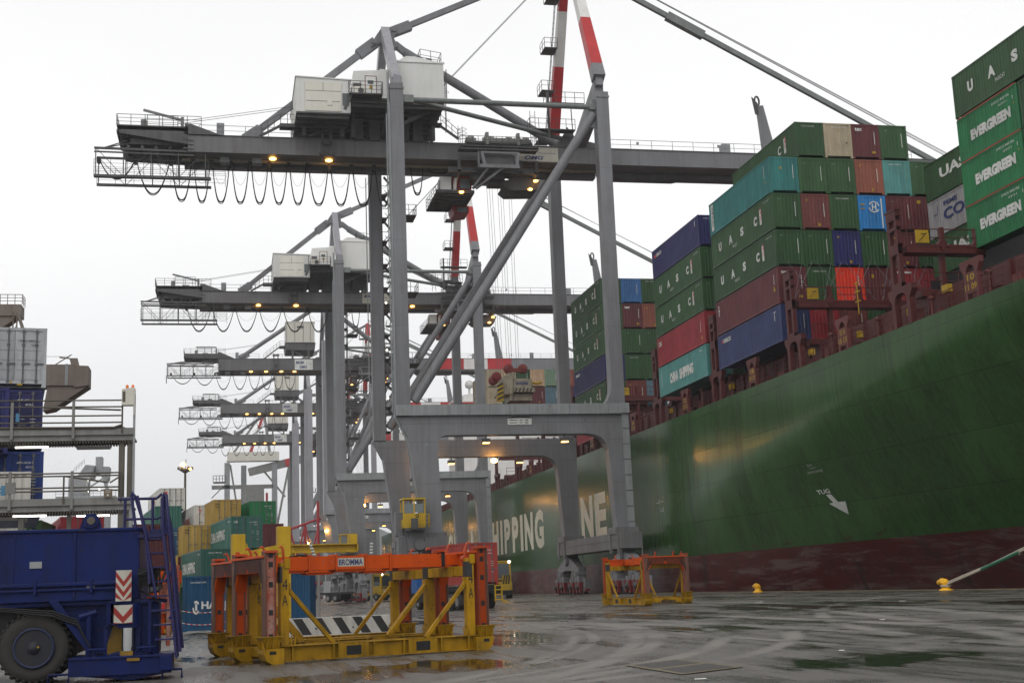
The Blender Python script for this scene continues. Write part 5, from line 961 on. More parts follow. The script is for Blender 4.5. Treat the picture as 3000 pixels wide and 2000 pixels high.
# ------------------------------------------------------------------ spreader frames on their yellow stands
HLx, HWy = 2.96, 1.20
def yellow_stand(label, loc, rz, brand=None):
    r = thing('spreader_stand', label, 'stand', loc, rz, 'yellow spreader stands')
    mb = MB()
    for s in (-1, 1):
        y = s*HWy
        mb.box(-HLx+.1,y-.11,.40,HLx-.1,y+.11,.43); mb.box(-HLx+.1,y-.11,.04,HLx-.1,y+.11,.07); mb.box(-HLx+.1,y-.02,.06,HLx-.1,y+.02,.41)
        for x in (-2.4,-1.32,-.22,.62,1.7,2.5): mb.box(x-.02,y-.115,.05,x+.02,y+.115,.42)
        for x in (-.78, 1.16): mb.box(x-.42,y-.105,.045,x+.42,y+.105,.43)
        mb.box(-HLx+.5,y-.5*s-.08,.28,HLx-.5,y-.5*s+.08,.38)
    for x in (-HLx+.35,-1.0,1.0,HLx-.35): mb.box(x-.1,-HWy,.12,x+.1,HWy,.36)
    mb.box(-HLx+.05,-.1,.3,-HLx+.2,.1,.4)
    mb.build('base_frame', M['yellow'], r, local=True, bevel=.012)
    for s in (-1, 1):
        for x in (-.78, 1.16): pk = MB(); pk.box(x-.2,s*HWy-.112,.12,x+.2,s*HWy+.112,.35); pk.build('fork_pocket', M['black'], r, local=True)
        for sx in (-1,1): pk = MB(); pk.box(sx*HLx-.08,s*HWy-.232,.24,sx*HLx+.09,s*HWy-.2,.32); pk.build('drain_slot', M['black'], r, local=True)
    for sx in (-1, 1):
        for s in (-1, 1):
            x, y = sx*HLx, s*HWy; ft = MB()
            ft.prism([(x-.26*sx,.0),(x+.02*sx,.0),(x+.16*sx,.10),(x+.23*sx,.26),(x+.23*sx,.38),(x-.3*sx,.38),(x-.3*sx,.0)],'y',y-.23,y+.23)
            a, b = .16, .26   # flared guide cup
            lo = [(x-a,y-a),(x+a,y-a),(x+a,y+a),(x-a,y+a)]; hi = [(x-b,y-b),(x+b,y-b),(x+b,y+b),(x-b,y+b)]
            vs = [(p[0],p[1],.38) for p in lo]+[(p[0],p[1],.66) for p in hi]+[(x+(p[0]-x)*.93,y+(p[1]-y)*.93,.66) for p in hi]+[(x+(p[0]-x)*.9,y+(p[1]-y)*.9,.40) for p in lo]
            ft.add(vs, [(i,(i+1)%4,4+(i+1)%4,4+i) for i in range(4)]+[(4+i,4+(i+1)%4,8+(i+1)%4,8+i) for i in range(4)]+[(8+i,8+(i+1)%4,12+(i+1)%4,12+i) for i in range(4)])
            for q in (-.15,.0,.15): ft.prism([(x+q-.01,.38),(x+q+.01,.38),(x+q+.012,.64),(x+q-.012,.64)],'y',y-b*.98,y-a) ; ft.prism([(y+q-.01,.38),(y+q+.01,.38),(y+q+.012,.64),(y+q-.012,.64)],'x',x+sx*a,x+sx*b*.98)
            ft.box(x-b-.02,y-b-.02,.65,x+b+.02,y-b+.03,.675); ft.box(x+sx*b-.03,y-b,.65,x+sx*b+.02,y+b,.675)
            ft.path([(x-sx*.52,y-.13,.41),(x-sx*.5,y-.13,.62),(x-sx*.56,y-.13,.7),(x-sx*.62,y-.13,.62),(x-sx*.60,y-.13,.41)],.022,5)
            ft.build('corner_foot', M['yellow'], r, local=True, bevel=.008)
            ps = MB(); px = x-sx*.36; ps.box(px-.11,y-.11,.43,px+.11,y+.11,2.45); ps.mat(1).box(px-.115,y-.115,1.95,px+.06*sx,y+.115,2.36)
            ps.mat(0).box(px-.02,y-.135,2.3,px+.14,y-.1,2.55); p_ = ps.build('post', [M['yellow'],M['rubpad']], r, local=True, bevel=.012)
            br = MB(); br.beam((px-sx*.08,y,1.84),(px-sx*1.32,y,.43),.1,.1,(0,1,0)); br.box(px-sx*.16,y-.07,1.75,px-sx*.06,y+.07,1.95); br.build('brace', M['yellow'], r, local=True, bevel=.008)
            if s < 0:
                tx = MB()
                for (c, z) in (('4',1.78),('A',1.40)): text_into(tx, c, (px-.07,y-.117,z),(1,0,0),(0,0,1),.14,.27,.0)
                tx.build('letter_marking', M['blacktext'], p_, local=True)
    for sx in (-1, 1):
        cb = MB(); x = sx*(HLx-.36); cb.box(x-.1,-HWy,1.98,x+.1,HWy,2.24); cb.box(x-.14,-.5,1.97,x+.14,-.35,2.25); cb.build('cross_beam', M['yellow'], r, local=True, bevel=.012)
    return r
def spreader(label, loc, rz, brand=True):
    r = thing('overheight_frame', label, 'spreader frame', loc, rz, 'orange spreader frames')
    for sx in (-1, 1):
        for s in (-1, 1):
            x, y = sx*HLx, s*HWy; lg = MB()
            lg.box(x-.13,y-.1,.5,x-.1,y+.13,2.74); lg.box(x+.1,y-.1,.5,x+.13,y+.13,2.74); lg.mat(1).box(x-.11,y-.085,.5,x+.11,y-.06,2.72)
            lg.mat(2)
            for z in (.6,1.18,1.86,2.35,2.58): lg.box(x-.05,y-.09,z,x+.06,y-.058,z+.13)
            lg.mat(1).box(x-.11,y-.05,.5,x+.11,y+.12,2.72); lg.mat(3).box(x-sx*.131,y-.12,.5,x-sx*.14,y+.13,2.7); lg.mat(0).box(x+sx*.131,y-.13,.52,x+sx*.16,y+.13,2.73)
            lg.build('corner_leg', [M['wornleg2'],M['wornleg'] if s < 0 and sx < 0 else M['orange3'],M['black'],M['orange3']], r, local=True)
        x = sx*HLx; eb = MB()
        eb.prism([(-HWy,2.25),(-HWy,1.75),(-HWy+.09,1.75),(-HWy+.3,2.22),(HWy-.3,2.22),(HWy-.09,1.75),(HWy,1.75),(HWy,2.62),(-HWy,2.62)],'x',x-.14,x+.16)
        eb.box(x-.2,-HWy-.08,2.58,x+.2,HWy+.08,2.64)
        eb.mat(1)
        for i in range(23):  # dark hazard stripes on the end face, leaning outwards from the middle
            t_ = -1.12+i*.1; k = .06 if t_ < 0 else -.06; xx = x+sx*.163
            z0 = 2.24 if abs(t_) < .84 else 2.24-(abs(t_)-.84)*1.5
            eb.add([(xx-.0,t_-k*1.2,z0),(xx,t_-k*1.2+.066,z0),(xx,t_+k+.066,2.57),(xx,t_+k,2.57)],[(0,1,2,3)])
        eb.build('end_beam', [M['orange'],M['stripe']], r, local=True, bevel=.008)
        for y in (-.55,.55): hk = MB(); hk.beam((sx*(HLx-.15),y,2.6),(sx*(HLx-.08),y,2.82),.04,.07,(0,1,0)); hk.path([(sx*(HLx-.08),y,2.8),(sx*(HLx-.04),y,2.88),(sx*(HLx+.04),y,2.86)],.028,6); hk.build('guide_hook', M['orange2'], r, local=True)
        for y in (-HWy,HWy): hk = MB(); hk.box(x-.16,y-.16,2.7,x+.17,y+.15,2.76); hk.build('leg_cap', M['orange2'], r, local=True)
        hk = MB(); hk.beam((sx*(HLx-.42),-HWy+.1,2.45),(sx*(HLx-.36),-HWy+.05,2.82),.04,.07,(0,1,0)); hk.path([(sx*(HLx-.36),-HWy+.05,2.8),(sx*(HLx-.33),-HWy+.05,2.87),(sx*(HLx-.28),-HWy+.05,2.83)],.026,6); hk.lathe([(.1,-.05),(.1,.05)],(sx*(HLx-.42),-HWy+.1,2.42),'y',10); hk.build('guide_hook', M['orange2'], r, local=True)
    bm_ = MB(); bm_.box(-HLx,-.24,2.26,2.35,.24,2.62); bm_.box(2.35,-.19,2.3,HLx,.19,2.58)
    for x in (-1.55,-.8,.05,.75): bm_.box(x-.03,-.27,2.23,x+.03,.27,2.66)
    for (xa, xb) in ((-2.3,-1.65),(-.78,.0),(1.0,1.7)): bm_.box(xa,-.2,2.2,xb,.2,2.26)
    bm_.mat(1).box(2.28,-.25,2.25,2.38,.25,2.63); bm_.mat(2)
    for x, c in ((-1.2,'4'),(-.95,'A')): text_into(bm_, c, (x,-.243,2.4),(1,0,0),(0,0,1),.06,.13,0)
    b_ = bm_.build('telescopic_beam', [M['orange'],M['black'],M['fadetext']], r, local=True, bevel=.01)
    if brand:
        pl = MB(); quad(pl, (-.76,-.2425,2.34),(1,0,0),(0,0,1),.74,.22); p_ = pl.build('name_plate', M['plate'], b_, local=True)
        tx = MB(); text_into(tx, 'BROMMA', (-.73,-.2445,2.37),(1,0,0),(0,0,1),.68,.16,.025); tx.build('letter_marking', M['navytext'], p_, local=True)
    cl = MB(); cl.path([(-2.0,0,2.62),(-1.8,-.2,2.66),(-1.6,-.2,2.64)],.03,5); cl.box(1.9,-.1,2.62,2.05,.05,2.72); cl.build('hydraulic_fitting', M['black'], r, local=True)
    return r
M['rubpad'] = mat('black_pad', (0.03,0.03,0.03), .6, .3); M['stripe'] = mat('dark_stripe_paint', (0.022,0.012,0.010), .6, .3); M['fadetext'] = mat('faded_stencil', (0.36,0.10,0.06), .5, .1)
M['wornleg2'] = mat('rusty_leg_edge', (0.13,0.058,0.038), .6, .8, dcol=(0.09,0.05,0.04), rust=.4, scale=2); M['orange2'] = mat('deep_orange_paint', (0.42,0.055,0.010), .4, .4)
M['orange3'] = mat('dark_orange_leg', (0.36,0.045,0.004), .45, .6, dcol=(.16,.03,.008), rust=.2, scale=1.6, spec=.12)
RZ = R(17.4)
pA, pB = (3.42, 35.55, 0), (2.85, 39.2, 0)
yellow_stand('yellow stand nearest the camera, carrying the near orange spreader frame', pA, RZ)
spreader('orange spreader frame with a blue-lettered name plate on the nearest stand', pA, RZ)
yellow_stand('yellow stand behind the nearest one, half hidden by it', pB, RZ)
spreader('orange spreader frame on the half hidden stand behind', pB, RZ, False)
rs = yellow_stand('smaller yellow stand alone on open quay beside the crane bogies', (20.0, 62.9, .535), R(96))
ro_ = spreader('orange spreader frame on the lone stand by the crane bogies', (20.0, 62.9, .535), R(96), False)
for o in (rs, ro_): o.scale = (.86,.86,.86)
mb = MB(); text_into(mb, 'BROMMA', (-HLx-.31,.5,.12),(0,-1,0),(0,0,1),.9,.16,.05); mb.build('letter_marking', M['blacktext'], rs, local=True)
# yellow steel rack behind
rk = thing('steel_rack', 'yellow steel rack of posts and beams behind the orange spreader frames', 'rack', (2.0, 47.0, 0), R(8))
for (x, h) in ((-.18, 4.02), (-1.75, 3.78)):
    mb = MB(); mb.box(x-.22,-.22,0,x+.22,.22,h); mb.prism([(x+.22,2.9),(x+.45,2.9),(x+.3,3.45),(x+.22,3.5)],'y',-.1,.1); mb.build('post', M['yellow2'], rk, local=True, bevel=.01)
for (x0, x1, z0, z1) in ((.0,2.45,3.08,3.38),(-1.6,.75,2.78,3.0)):
    mb = MB(); mb.box(x0,-.18,z1-.04,x1,.18,z1); mb.box(x0,-.18,z0,x1,.18,z0+.04); mb.box(x0,-.03,z0,x1,.03,z1); mb.box(x1-.04,-.18,z0,x1,.18,z1); mb.build('beam', M['yellow2'], rk, local=True)
mb = MB(); mb.beam((-1.75,-.1,3.0),(-.2,-.1,3.28),.3,.28); mb.build('beam', M['yellow2'], rk, local=True)
mb = MB(); mb.box(2.15,-.18,3.38,2.42,.18,3.7); mb.build('stub', M['yellow2'], rk, local=True)
mb = MB(); mb.box(-1.9,-.2,.62,2.6,.2,.68); mb.box(-1.9,-.03,.2,2.6,.03,.66); mb.box(-1.9,-.2,.15,2.6,.2,.2); mb.box(2.2,-.2,.15,2.26,.2,.68); mb.box(2.55,-.2,.15,2.6,.2,.68); mb.build('base_beam', M['yellow'], rk, local=True)
# striped barrier, poles
bar = thing('concrete_barrier', 'low concrete barrier with black diagonal stripes behind the yellow stand', 'barrier', (3.75, 44.2, 0), R(-2))
mb = MB(); prof = [(-.32,0),(-.32,.12),(-.2,.34),(-.12,.9),(.12,.9),(.2,.34),(.32,.12),(.32,0)]; n = len(prof)
mb.prism(prof, 'x', -1.95, 1.95); mb.build('block', M['conc'], bar, local=True, bevel=.015)
mb = MB()
fz = lambda z: -.2+(z-.34)/(.9-.34)*.08-.004
for i in range(6):
    x = -1.75+i*.64; mb.add([(x+.32,fz(.36),.36),(x+.62,fz(.36),.36),(x+.30,fz(.88),.88),(x,fz(.88),.88)],[(0,1,2,3)])
for i in range(3): mb.lathe([(.03,-.0),(.03,.02)],(-1.0+i*1.2,-.185,.55),'y',8)
mb.build('stripe', M['blacktext'], bar, local=True)
for (x, a, lab) in ((2.85,-.14,'bent grey pole standing on the left half of the striped barrier'),(4.58,.02,'straight grey pole standing on the right half of the striped barrier')):
    p_ = thing('pole', lab, 'pole', (x,44.2,.9), 0, 'poles on the barrier'); mb = MB(); mb.path([(0,0,0),(0,0,1.75),(a*1.0,0,2.0),(a*1.9,0,2.42)],.045,8); mb.build('shaft', M['gant'], p_, local=True)
    mb = MB()
    for i in range(4): mb.box(a*(1.0+i*.25)-.05,-.05,2.02+i*.1,a*(1.0+i*.25)+.05,.05,2.06+i*.1)
    mb.build('band', M['letter'], p_, local=True)
# mooring bollards, rope
for i, (y, lab) in enumerate(((60.0,'yellow bollard holding the mooring rope, nearest on the quay edge'),(84.0,'yellow bollard standing free between the rope and the lone stand'),(164.5,'yellow bollard farthest off, left of the seaward crane bogies'))):
    b = thing('bollard', lab, 'bollard', (34.6,y,.65), R(90), 'mooring bollards'); mb = MB()
    mb.lathe([(.34,0),(.34,.06),(.21,.1),(.2,.28),(.24,.36)],(0,0,0)); mb.path([(0,0,.36),(0,0,.42),(.3,0,.45),(.62,0,.38)],.16,10,.13); mb.path([(0,0,.4),(-.22,0,.41)],.15,10,.1); mb.build('bollard_body', M['yellow3'] if 'yellow3' in M else M.setdefault('yellow3', mat('amber_yellow_paint', (0.78,0.40,0.01), .3, .35, dcol=(0.35,0.18,0.02))), b, local=True, smooth=True)
rp = thing('mooring_rope', 'pale mooring rope with green sleeve running from bollard up to the bow', 'rope', (34.6,60,1.0))
a, b = Vector((34.55,59.9,.92)), Vector((38.6,46.5,6.0)); pts = [a.lerp(b,t_/24)-Vector((0,0,.9*math.sin(math.pi*t_/24)*.35)) for t_ in range(25)]
mb = MB(); mb.path(pts,.05,8); mb.path([p+Vector((.03,.05,.07+.015*math.sin(i))) for i, p in enumerate(pts)],.04,6); mb.lathe([(.25,0),(.28,.05),(.25,.1)],(34.6,60,.82)); mb.build('strand', M['hawser'], rp)
mb = MB(); mb.path(pts[4:9],.085,8); mb.build('sleeve', M['greenrope'], rp)
mb = MB()
for i in range(9): q = pts[8]+Vector((rnd.uniform(-.1,.1),rnd.uniform(-.1,.1),0)); mb.tube(q,q+Vector((rnd.uniform(-.2,.2),rnd.uniform(-.2,.2),rnd.uniform(-.25,.1))),.012,3)
mb.build('frayed_end', M['hawser'], rp)
# service cover in the apron
cv = thing('manhole_cover', 'rectangular steel service cover set in the wet apron', 'cover', (8.4,24.0,.07)); mb = MB()
C_ = [(7.55,25.3),(8.85,25.85),(8.95,22.6),(7.6,22.1)]; zc = .075
def lerp4(u, v): a = Vector(C_[0]).lerp(Vector(C_[1]),u); b = Vector(C_[3]).lerp(Vector(C_[2]),u); return a.lerp(b,v)
def patch4(mb, u0,u1,v0,v1,z): mb.add([(lerp4(u,v).x,lerp4(u,v).y,gz(lerp4(u,v).x)+z-.075) for (u,v) in ((u0,v0),(u1,v0),(u1,v1),(u0,v1))],[(0,1,2,3)])
zc = .09; patch4(mb,0,1,0,1,zc); mb.build('frame', mat('rusty_cover_frame',(0.14,0.11,0.07),.55,.7,dcol=(0.06,0.05,0.035),rust=.3,scale=2), cv)
mb = MB()
for (u0,u1,v0,v1) in ((.1,.9,.06,.44),(.1,.9,.54,.94)): patch4(mb,u0,u1,v0,v1,zc+.004)
mb.build('grating', mat('worn_grating',(.045,.042,.038),.45,.6,scale=2), cv)
for i, (x, y, w_) in enumerate(((7.4,20.9,.22),(11.6,24.3,.12),(22.5,55,.35),(24,45,.3),(17,33,.16))):
    mb = MB(); zz = gz(x)+.012; mb.add([(x,y,zz),(x+w_,y-.03,zz),(x+w_*.9,y+.06,zz+.012),(x+.02,y+.07,zz+.008)],[(0,1,2,3)]); o = mb.build('paper_scrap', M['letter'], None); tag(o, ('white scrap lying nearest the service cover','small white scrap right of the service cover','white scrap lying nearest the ship below the far bollard','white scrap on wet tracks right of the lone stand','tiny white scrap in the middle of the tyre tracks')[i], 'litter', 'scraps of litter')
for i, (x, y, w_) in enumerate(((1.6,30.2,1.5),(3.3,31.2,1.3),(4.9,32.2,.8),(7.0,32.6,1.2))):
    pass

# crane rails let into the apron
for i, x in enumerate((16.95, 34.15)):
    mb = MB(); mb.box(x-.07,-20,gz(x)-.05,x+.07,700,gz(x)+.006); o = mb.build('crane_rail', mat('polished_rail_steel_%d' % i,(0.10,0.085,0.075),.35,.6,rust=.2,spec=.5)); o['kind'] = 'structure'; o['label'] = ('landward','seaward')[i]+' crane rail running along the apron'
M['boardw'] = mat('aged_white_board',(.44,.42,.36),.5,.5); M['boardr'] = mat('aged_red_chevron',(.26,.022,.016),.5,.5)
# ------------------------------------------------------------------ blue mobile harbour crane undercarriage at the left
mc = thing('mobile_crane', 'dark blue mobile harbour crane chassis on outrigger at the left edge', 'mobile crane', (-4, 30, 0))
mb = MB(); mb.box(-9,30,1.7,-1.93,33.2,3.2); mb.box(-9,29.95,3.17,-1.88,33.3,3.24); mb.box(-3.31,29.965,1.75,-3.25,30,3.18)
mb.box(-9,29.9,2.02,-2.4,30,2.1); mb.box(-9,29.93,1.92,-2.4,30,1.97); mb.box(-9,30.1,1.6,-2.1,33,1.7)
for x in (-5.6,-4.1,-2.95): mb.box(x,29.88,1.85,x+.06,30,2.14)
mb.build('chassis', M['blue'], mc, bevel=.015)
mb = MB(); mb.prism([(-3.2,3.2),(-2.72,3.2),(-2.78,3.45),(-2.86,3.55),(-3.05,3.55),(-3.13,3.45)],'y',29.97,30.08); mb.lathe([(.16,-.05),(.16,.1),(.1,.1)],(-2.95,29.95,3.4),'y',20); mb.mat(1).lathe([(.085,-.06),(.085,.02)],(-2.95,29.93,3.4),'y',16); mb.build('lifting_lug', [M['blue'],M['gantdk']], mc)
mb = MB(); mb.prism([(-3.75,1.72),(-1.95,1.72),(-1.95,.55),(-2.9,.55)],'y',30.25,31.0); mb.prism([(-3.8,1.72),(-3.6,1.72),(-2.75,.5),(-2.9,.5)],'y',29.95,30.1); mb.box(-2.05,29.95,.55,-1.5,30.9,1.7); mb.box(-2.55,29.85,1.6,-1.35,30.4,1.68); mb.box(-2.6,29.9,1.17,-2.5,30.3,1.62); mb.box(-2.0,29.8,.6,-1.88,29.9,1.66); mb.tube((-2.95,29.95,.55),(-2.95,29.95,1.5),.07,8); mb.tube((-3.15,29.95,1.35),(-2.8,29.95,1.45),.08,8)
mb.build('outrigger_arm', M['blue'], mc, bevel=.012)
mb = MB(); mb.prism([(-2.65,.55),(-2.2,.55),(-2.2,1.25),(-2.45,1.25)],'y',30.2,30.24); gy = M['greasy'] = mat('greasy_yellow',(.22,.125,.008),.5,.9,dcol=(.05,.035,.02),rust=.5,scale=3); mb.build('yellow_gusset', gy, mc)
mb = MB(); mb.box(-2.28,29.6,.50,-2.02,29.86,.62); mb.build('jack_collar', gy, mc)
mb = MB(); mb.box(-2.12,29.35,.42,-1.86,29.362,.48); mb.build('yellow_marking', gy, mc)
mb = MB(); mb.box(-3.3,29.4,.14,-1.22,31.2,.52); mb.box(-3.3,29.36,.48,-1.2,31.25,.53); mb.prism([(-2.6,.53),(-2.4,.6),(-1.9,.6),(-1.7,.53)],'y',29.7,30.3); mb.prism([(-3.1,.14),(-2.0,.02),(-1.3,.14)],'y',29.5,31); mb.box(-1.45,29.3,.2,-1.2,29.4,.5)
for x in (-3.5,-1.2):
    mb.path([(x-.2,29.5,.02),(x-.2,29.5,.2),(x+.2,29.5,.2),(x+.2,29.5,.02)],.03,6)
for x in (-2.75,-1.75): mb.path([(x-.18,29.6,.53),(x-.18,29.6,.68),(x+.18,29.6,.68),(x+.18,29.6,.53)],.03,6)
mb.build('outrigger_pad', M['blue'], mc, bevel=.012)
mb = MB(); mb.lathe([(.13,.6),(.13,1.22)],(-2.13,29.75,0),n=20); mb.build('jack_piston', M['steel'], mc)
mb = MB(); mb.lathe([(.22,1.1),(.22,1.62)],(-2.13,29.8,0)); mb.box(-2.4,29.65,1.62,-2.1,29.9,2.3); mb.build('jack_cylinder', M['blue'], mc)
for (x0, x1, z0, z1, n) in ((-2.38,-2.06,1.66,2.31,3),(-2.41,-2.03,1.2,1.58,2)):
    sg = MB(); sg.box(x0,29.5,z0,x1,29.54,z1); xm = (x0+x1)/2; sg.mat(1); h = (z1-z0)/n if n == 3 else .34
    for i in range(n):
        zt = z1-.02-i*h*1.0; zb = zt-.2
        th = .115 if n == 3 else .16; v0 = [(x0,29.497,zt),(xm,29.497,max(z0,zt-.22)),(x1,29.497,zt),(x1,29.497,max(z0,zt-th)),(xm,29.497,max(z0,zt-.22-th)),(x0,29.497,max(z0,zt-th))]; sg.add(v0,[(0,1,4,5),(1,2,3,4)])
    sg.build('chevron_board', [M['boardw'],M['boardr']], mc)
whl = thing  # wheel: tyre with lugs, rim, hub
mb = MB(); cx, cz, yy = -4.08, .75, 30.3; mb.lathe([(.40,-.22),(.55,-.27),(.68,-.25),(.735,-.16),(.74,.0),(.735,.3),(.66,.36),(.4,.3)],(cx,yy,cz),'y',48)
for i in range(34):
    a = 2*math.pi*i/34; c, s_ = math.cos(a), math.sin(a); t_ = Vector((-s_,0,c)); p = Vector((cx+c*.70,yy-.02,cz+s_*.70)); mb.beam(p-Vector((c*.02,.22,s_*.02)),p+Vector((c*.04,-.13,s_*.04)),.06,.055,t_); mb.beam(p+Vector((c*.045,-.16,s_*.045)),p+Vector((c*.045,.2,s_*.045)),.06,.06,t_)
w_ = mb.build('wheel', M['tyre'], mc)
M['blue_rim'] = mat('blue_grey_rim',(0.018,0.026,0.062),.5,.6)
mb = MB(); mb.lathe([(.43,-.26),(.415,-.30),(.385,-.30),(.37,-.26)],(cx,yy,cz),'y',40); rim = mb.build('rim', M['blue_rim'], w_)
mb = MB(); mb.lathe([(.375,-.27),(.35,-.12),(.27,-.06),(.24,-.10),(.235,-.2),(.2,-.24),(.14,-.27),(.09,-.33),(.02,-.34)],(cx,yy,cz),'y',36)
for i in range(12): a = 2*math.pi*i/12; mb.lathe([(.02,-.05),(.02,.03)],(cx+.30*math.cos(a),yy-.10,cz+.30*math.sin(a)),'y',6)
mb.build('wheel_hub', mat('grimy_hub',(0.010,0.012,0.022),.5,.8,dcol=(.03,.026,.02)), w_)
mb = MB(); mb.lathe([(.02,-.36),(.025,-.34)],(cx+.1,yy,cz+.02),'y',8); mb.build('valve_cap', M['ytext'], w_)
for (x, y) in ((-4.08,31.6),(-5.9,30.3)):
    mb = MB(); mb.lathe([(.40,-.22),(.68,-.25),(.74,0),(.735,.3),(.4,.3)],(x,y,cz),'y',32); mb.build('wheel', M['tyre'], mc)
mb = MB(); mb.box(-9,30.4,.6,-3.2,32,1.6); mb.tube((-5.0,30.1,.9),(-3.6,30.1,1.0),.05,6); mb.build('axle_housing', M['black'], mc)
mb = MB(); mb.box(-1.95,29.9,1.95,-1.55,30.3,2.35); mb.path([(-1.95,29.85,2.2),(-1.5,29.8,2.35),(-1.45,29.8,1.9),(-1.6,29.8,1.8)],.025,5); mb.path([(-1.9,29.8,1.9),(-1.6,29.75,1.7),(-1.5,29.8,1.6)],.025,5); mb.rail([(-1.9,29.8,1.7),(-1.5,29.8,1.7)],.5,.2,.012,3); mb.build('hose_reel', M['black'], mc)
mb = MB()
for x in (-8.2,-6.9,-5.2,-4.55): mb.box(x,29.985,1.72,x+.03,30.0,3.17)
for i in range(26): mb.lathe([(.018,-.02),(.018,.0)],(-8.8+i*.27,29.985,3.1),'y',6)
mb.build('weld_rib', M['blue'], mc)
mb = MB()
for k in range(3): mb.path([(-4.9+.02*k,29.95,1.62-.03*k),(-3.7,29.93,1.5-.05*k),(-3.2,29.9,1.3-.05*k),(-3.05,29.9,.95),(-2.9,29.85,.72)],.02,5)
mb.build('hydraulic_hose', M['black'], mc)
mb = MB(); mb.box(-3.02,29.96,1.95,-2.86,29.975,2.02); mb.box(-4.2,29.97,2.42,-3.95,29.985,2.56); mb.build('maker_plate', M['galv'], mc)
mb = MB(); mb.box(-2.62,29.75,.56,-2.56,29.8,1.15); mb.box(-1.72,29.75,.56,-1.66,29.8,1.62); mb.path([(-2.6,29.75,1.1),(-2.5,29.7,1.2),(-2.35,29.7,1.15)],.02,5); mb.build('guard_bracket', M['blue'], mc)
# ladder stair
ld = MB()
for y in (29.7, 30.5):
    ld.beam((-1.42,y,3.05),(-1.12,y,.42),.05,.16,(0,1,0)); ld.beam((-1.78,y,3.0),(-1.70,y,2.0),.05,.1,(0,1,0)) if y < 30 else None
for i in range(9): q = i/8; x = -1.68+.0*q; xr = -1.42+.3*q; z = 2.95-2.45*q; ld.box(xr-.42+.0*q,29.72,z,xr,30.45,z+.035)
ld.box(-1.95,29.7,3.0,-1.4,30.6,3.06); ld.build('stair', M['blue_l'], mc)
rl = MB()
rl.path([(-1.72,29.68,2.95),(-2.03,29.68,3.9),(-2.08,29.68,3.98),(-2.1,29.68,3.9),(-2.0,29.68,3.2)],.035,6); rl.path([(-1.98,29.66,3.9),(-1.78,29.66,3.0),(-1.55,29.66,1.7)],.035,6)
rl.path([(-1.42,29.66,3.0),(-1.43,29.66,3.85),(-1.40,29.66,3.95),(-1.37,29.66,3.9),(-1.3,29.66,3.2),(-1.05,29.66,.55)],.04,6); rl.path([(-1.42,30.45,3.0),(-1.42,30.45,3.9),(-1.3,30.45,3.3),(-1.02,30.45,.6)],.035,6)
for (z0, x0, x1) in ((3.3,-1.42,-1.30),(2.3,-1.35,-1.2),(1.5,-1.26,-1.12)): rl.tube((x0-.02,29.66,z0-.25),(x1,29.66,z0),.03,5)
rl.path([(-2.45,30.6,3.9),(-1.62,30.6,3.9),(-1.5,30.6,4.0)],.035,6); rl.path([(-2.3,30.6,3.45),(-1.6,30.6,3.45),(-1.5,30.6,3.5)],.03,6)
for x in (-2.3,-1.7,-1.5): rl.tube((x,30.6,3.1),(x,30.6,3.9),.035,6)
rl.box(-1.75,30.3,3.08,-1.35,30.6,3.2); rl.build('handrail', M['blue_l'], mc)

# ------------------------------------------------------------------ grey reefer gantry behind it
rg = thing('reefer_gantry', 'grey galvanised container gantry with two railed walkways at the left', 'gantry', (-6, 50, 0))
for (x0, x1, m_) in ((-4.02,-3.82,'gantdk'),(-3.72,-3.5,'gantdk'),(-7.6,-7.4,'gant'),(-5.9,-5.75,'gant')):
    if x0 < -4.5:
        mb = MB(); mb.box(x0,51,2.6 if x0 < -4.5 else 0,x1,51.2,5.0)
    else:
        mb = MB(); mb.box(x0,50.1,0,x1,50.4,8.0 if x0 < -3.75 else 7.6)
    mb.build('column', M[m_], rg, bevel=.01)
mb = MB(); mb.box(-3.52,49.98,4.95,-3.44,50.1,9.2); mb.box(-3.62,50.0,2.6,-3.5,50.2,5); mb.box(-3.75,50,0,-3.4,50.5,.1); mb.build('edge_post', M['galv'], rg)
for z in (5.0, 7.55):
    mb = MB(); mb.box(-12,50,z,-3.46,51.4,z+.06); mb.box(-12,49.96,z+.14,-3.48,50.0,z+.40); mb.box(-12,49.99,z-.06,-3.5,50.06,z+.14); mb.box(-12,49.9,z+.14,-3.5,49.98,z+.17)
    for x in (-7.75,-5.62): mb.box(x-.05,49.88,z+.0,x+.05,49.97,z+1.35)
    mb.build('walkway', M['gant'], rg)
    gr = MB()
    for i in range(85): x = -12+i*.1; gr.box(x,50.02,z-.15,x+.045,51.3,z-.06)
    gr.build('grating', M['gantdk'], rg)
    rl = MB()
    zs = (1.42,1.18,.85,.6,.42) if z > 6 else (1.3,1.2,.78,.66)
    for h in zs: rl.tube((-12,49.95,z+h),(-3.7 if h > 1.3 else -3.9,49.95,z+h),.03,5)
    for x in (-7.75,-5.62): rl.box(x-.04,49.9,z+.1,x+.04,49.98,z+1.38)
    rl.tube((-3.9,49.95,z+.2),(-3.9,49.95,z+1.3),.035,5)
    if z < 6: rl.tube((-5.9,49.93,z+1.2),(-4.4,49.93,z+.95),.035,5); rl.tube((-5.9,49.93,z+.2),(-5.9,49.93,z+1.2),.035,5); rl.tube((-4.3,49.93,z+.93),(-3.95,49.93,z+1.15),.03,5)
    else: rl.tube((-6.5,49.93,z+1.16),(-3.95,49.93,z+1.05),.035,5); rl.path([(-12,49.93,z+.44),(-4.2,49.93,z+.4),(-3.9,49.93,z+.5)],.045,5)
    rl.build('railing', M['gantdk'], rg)
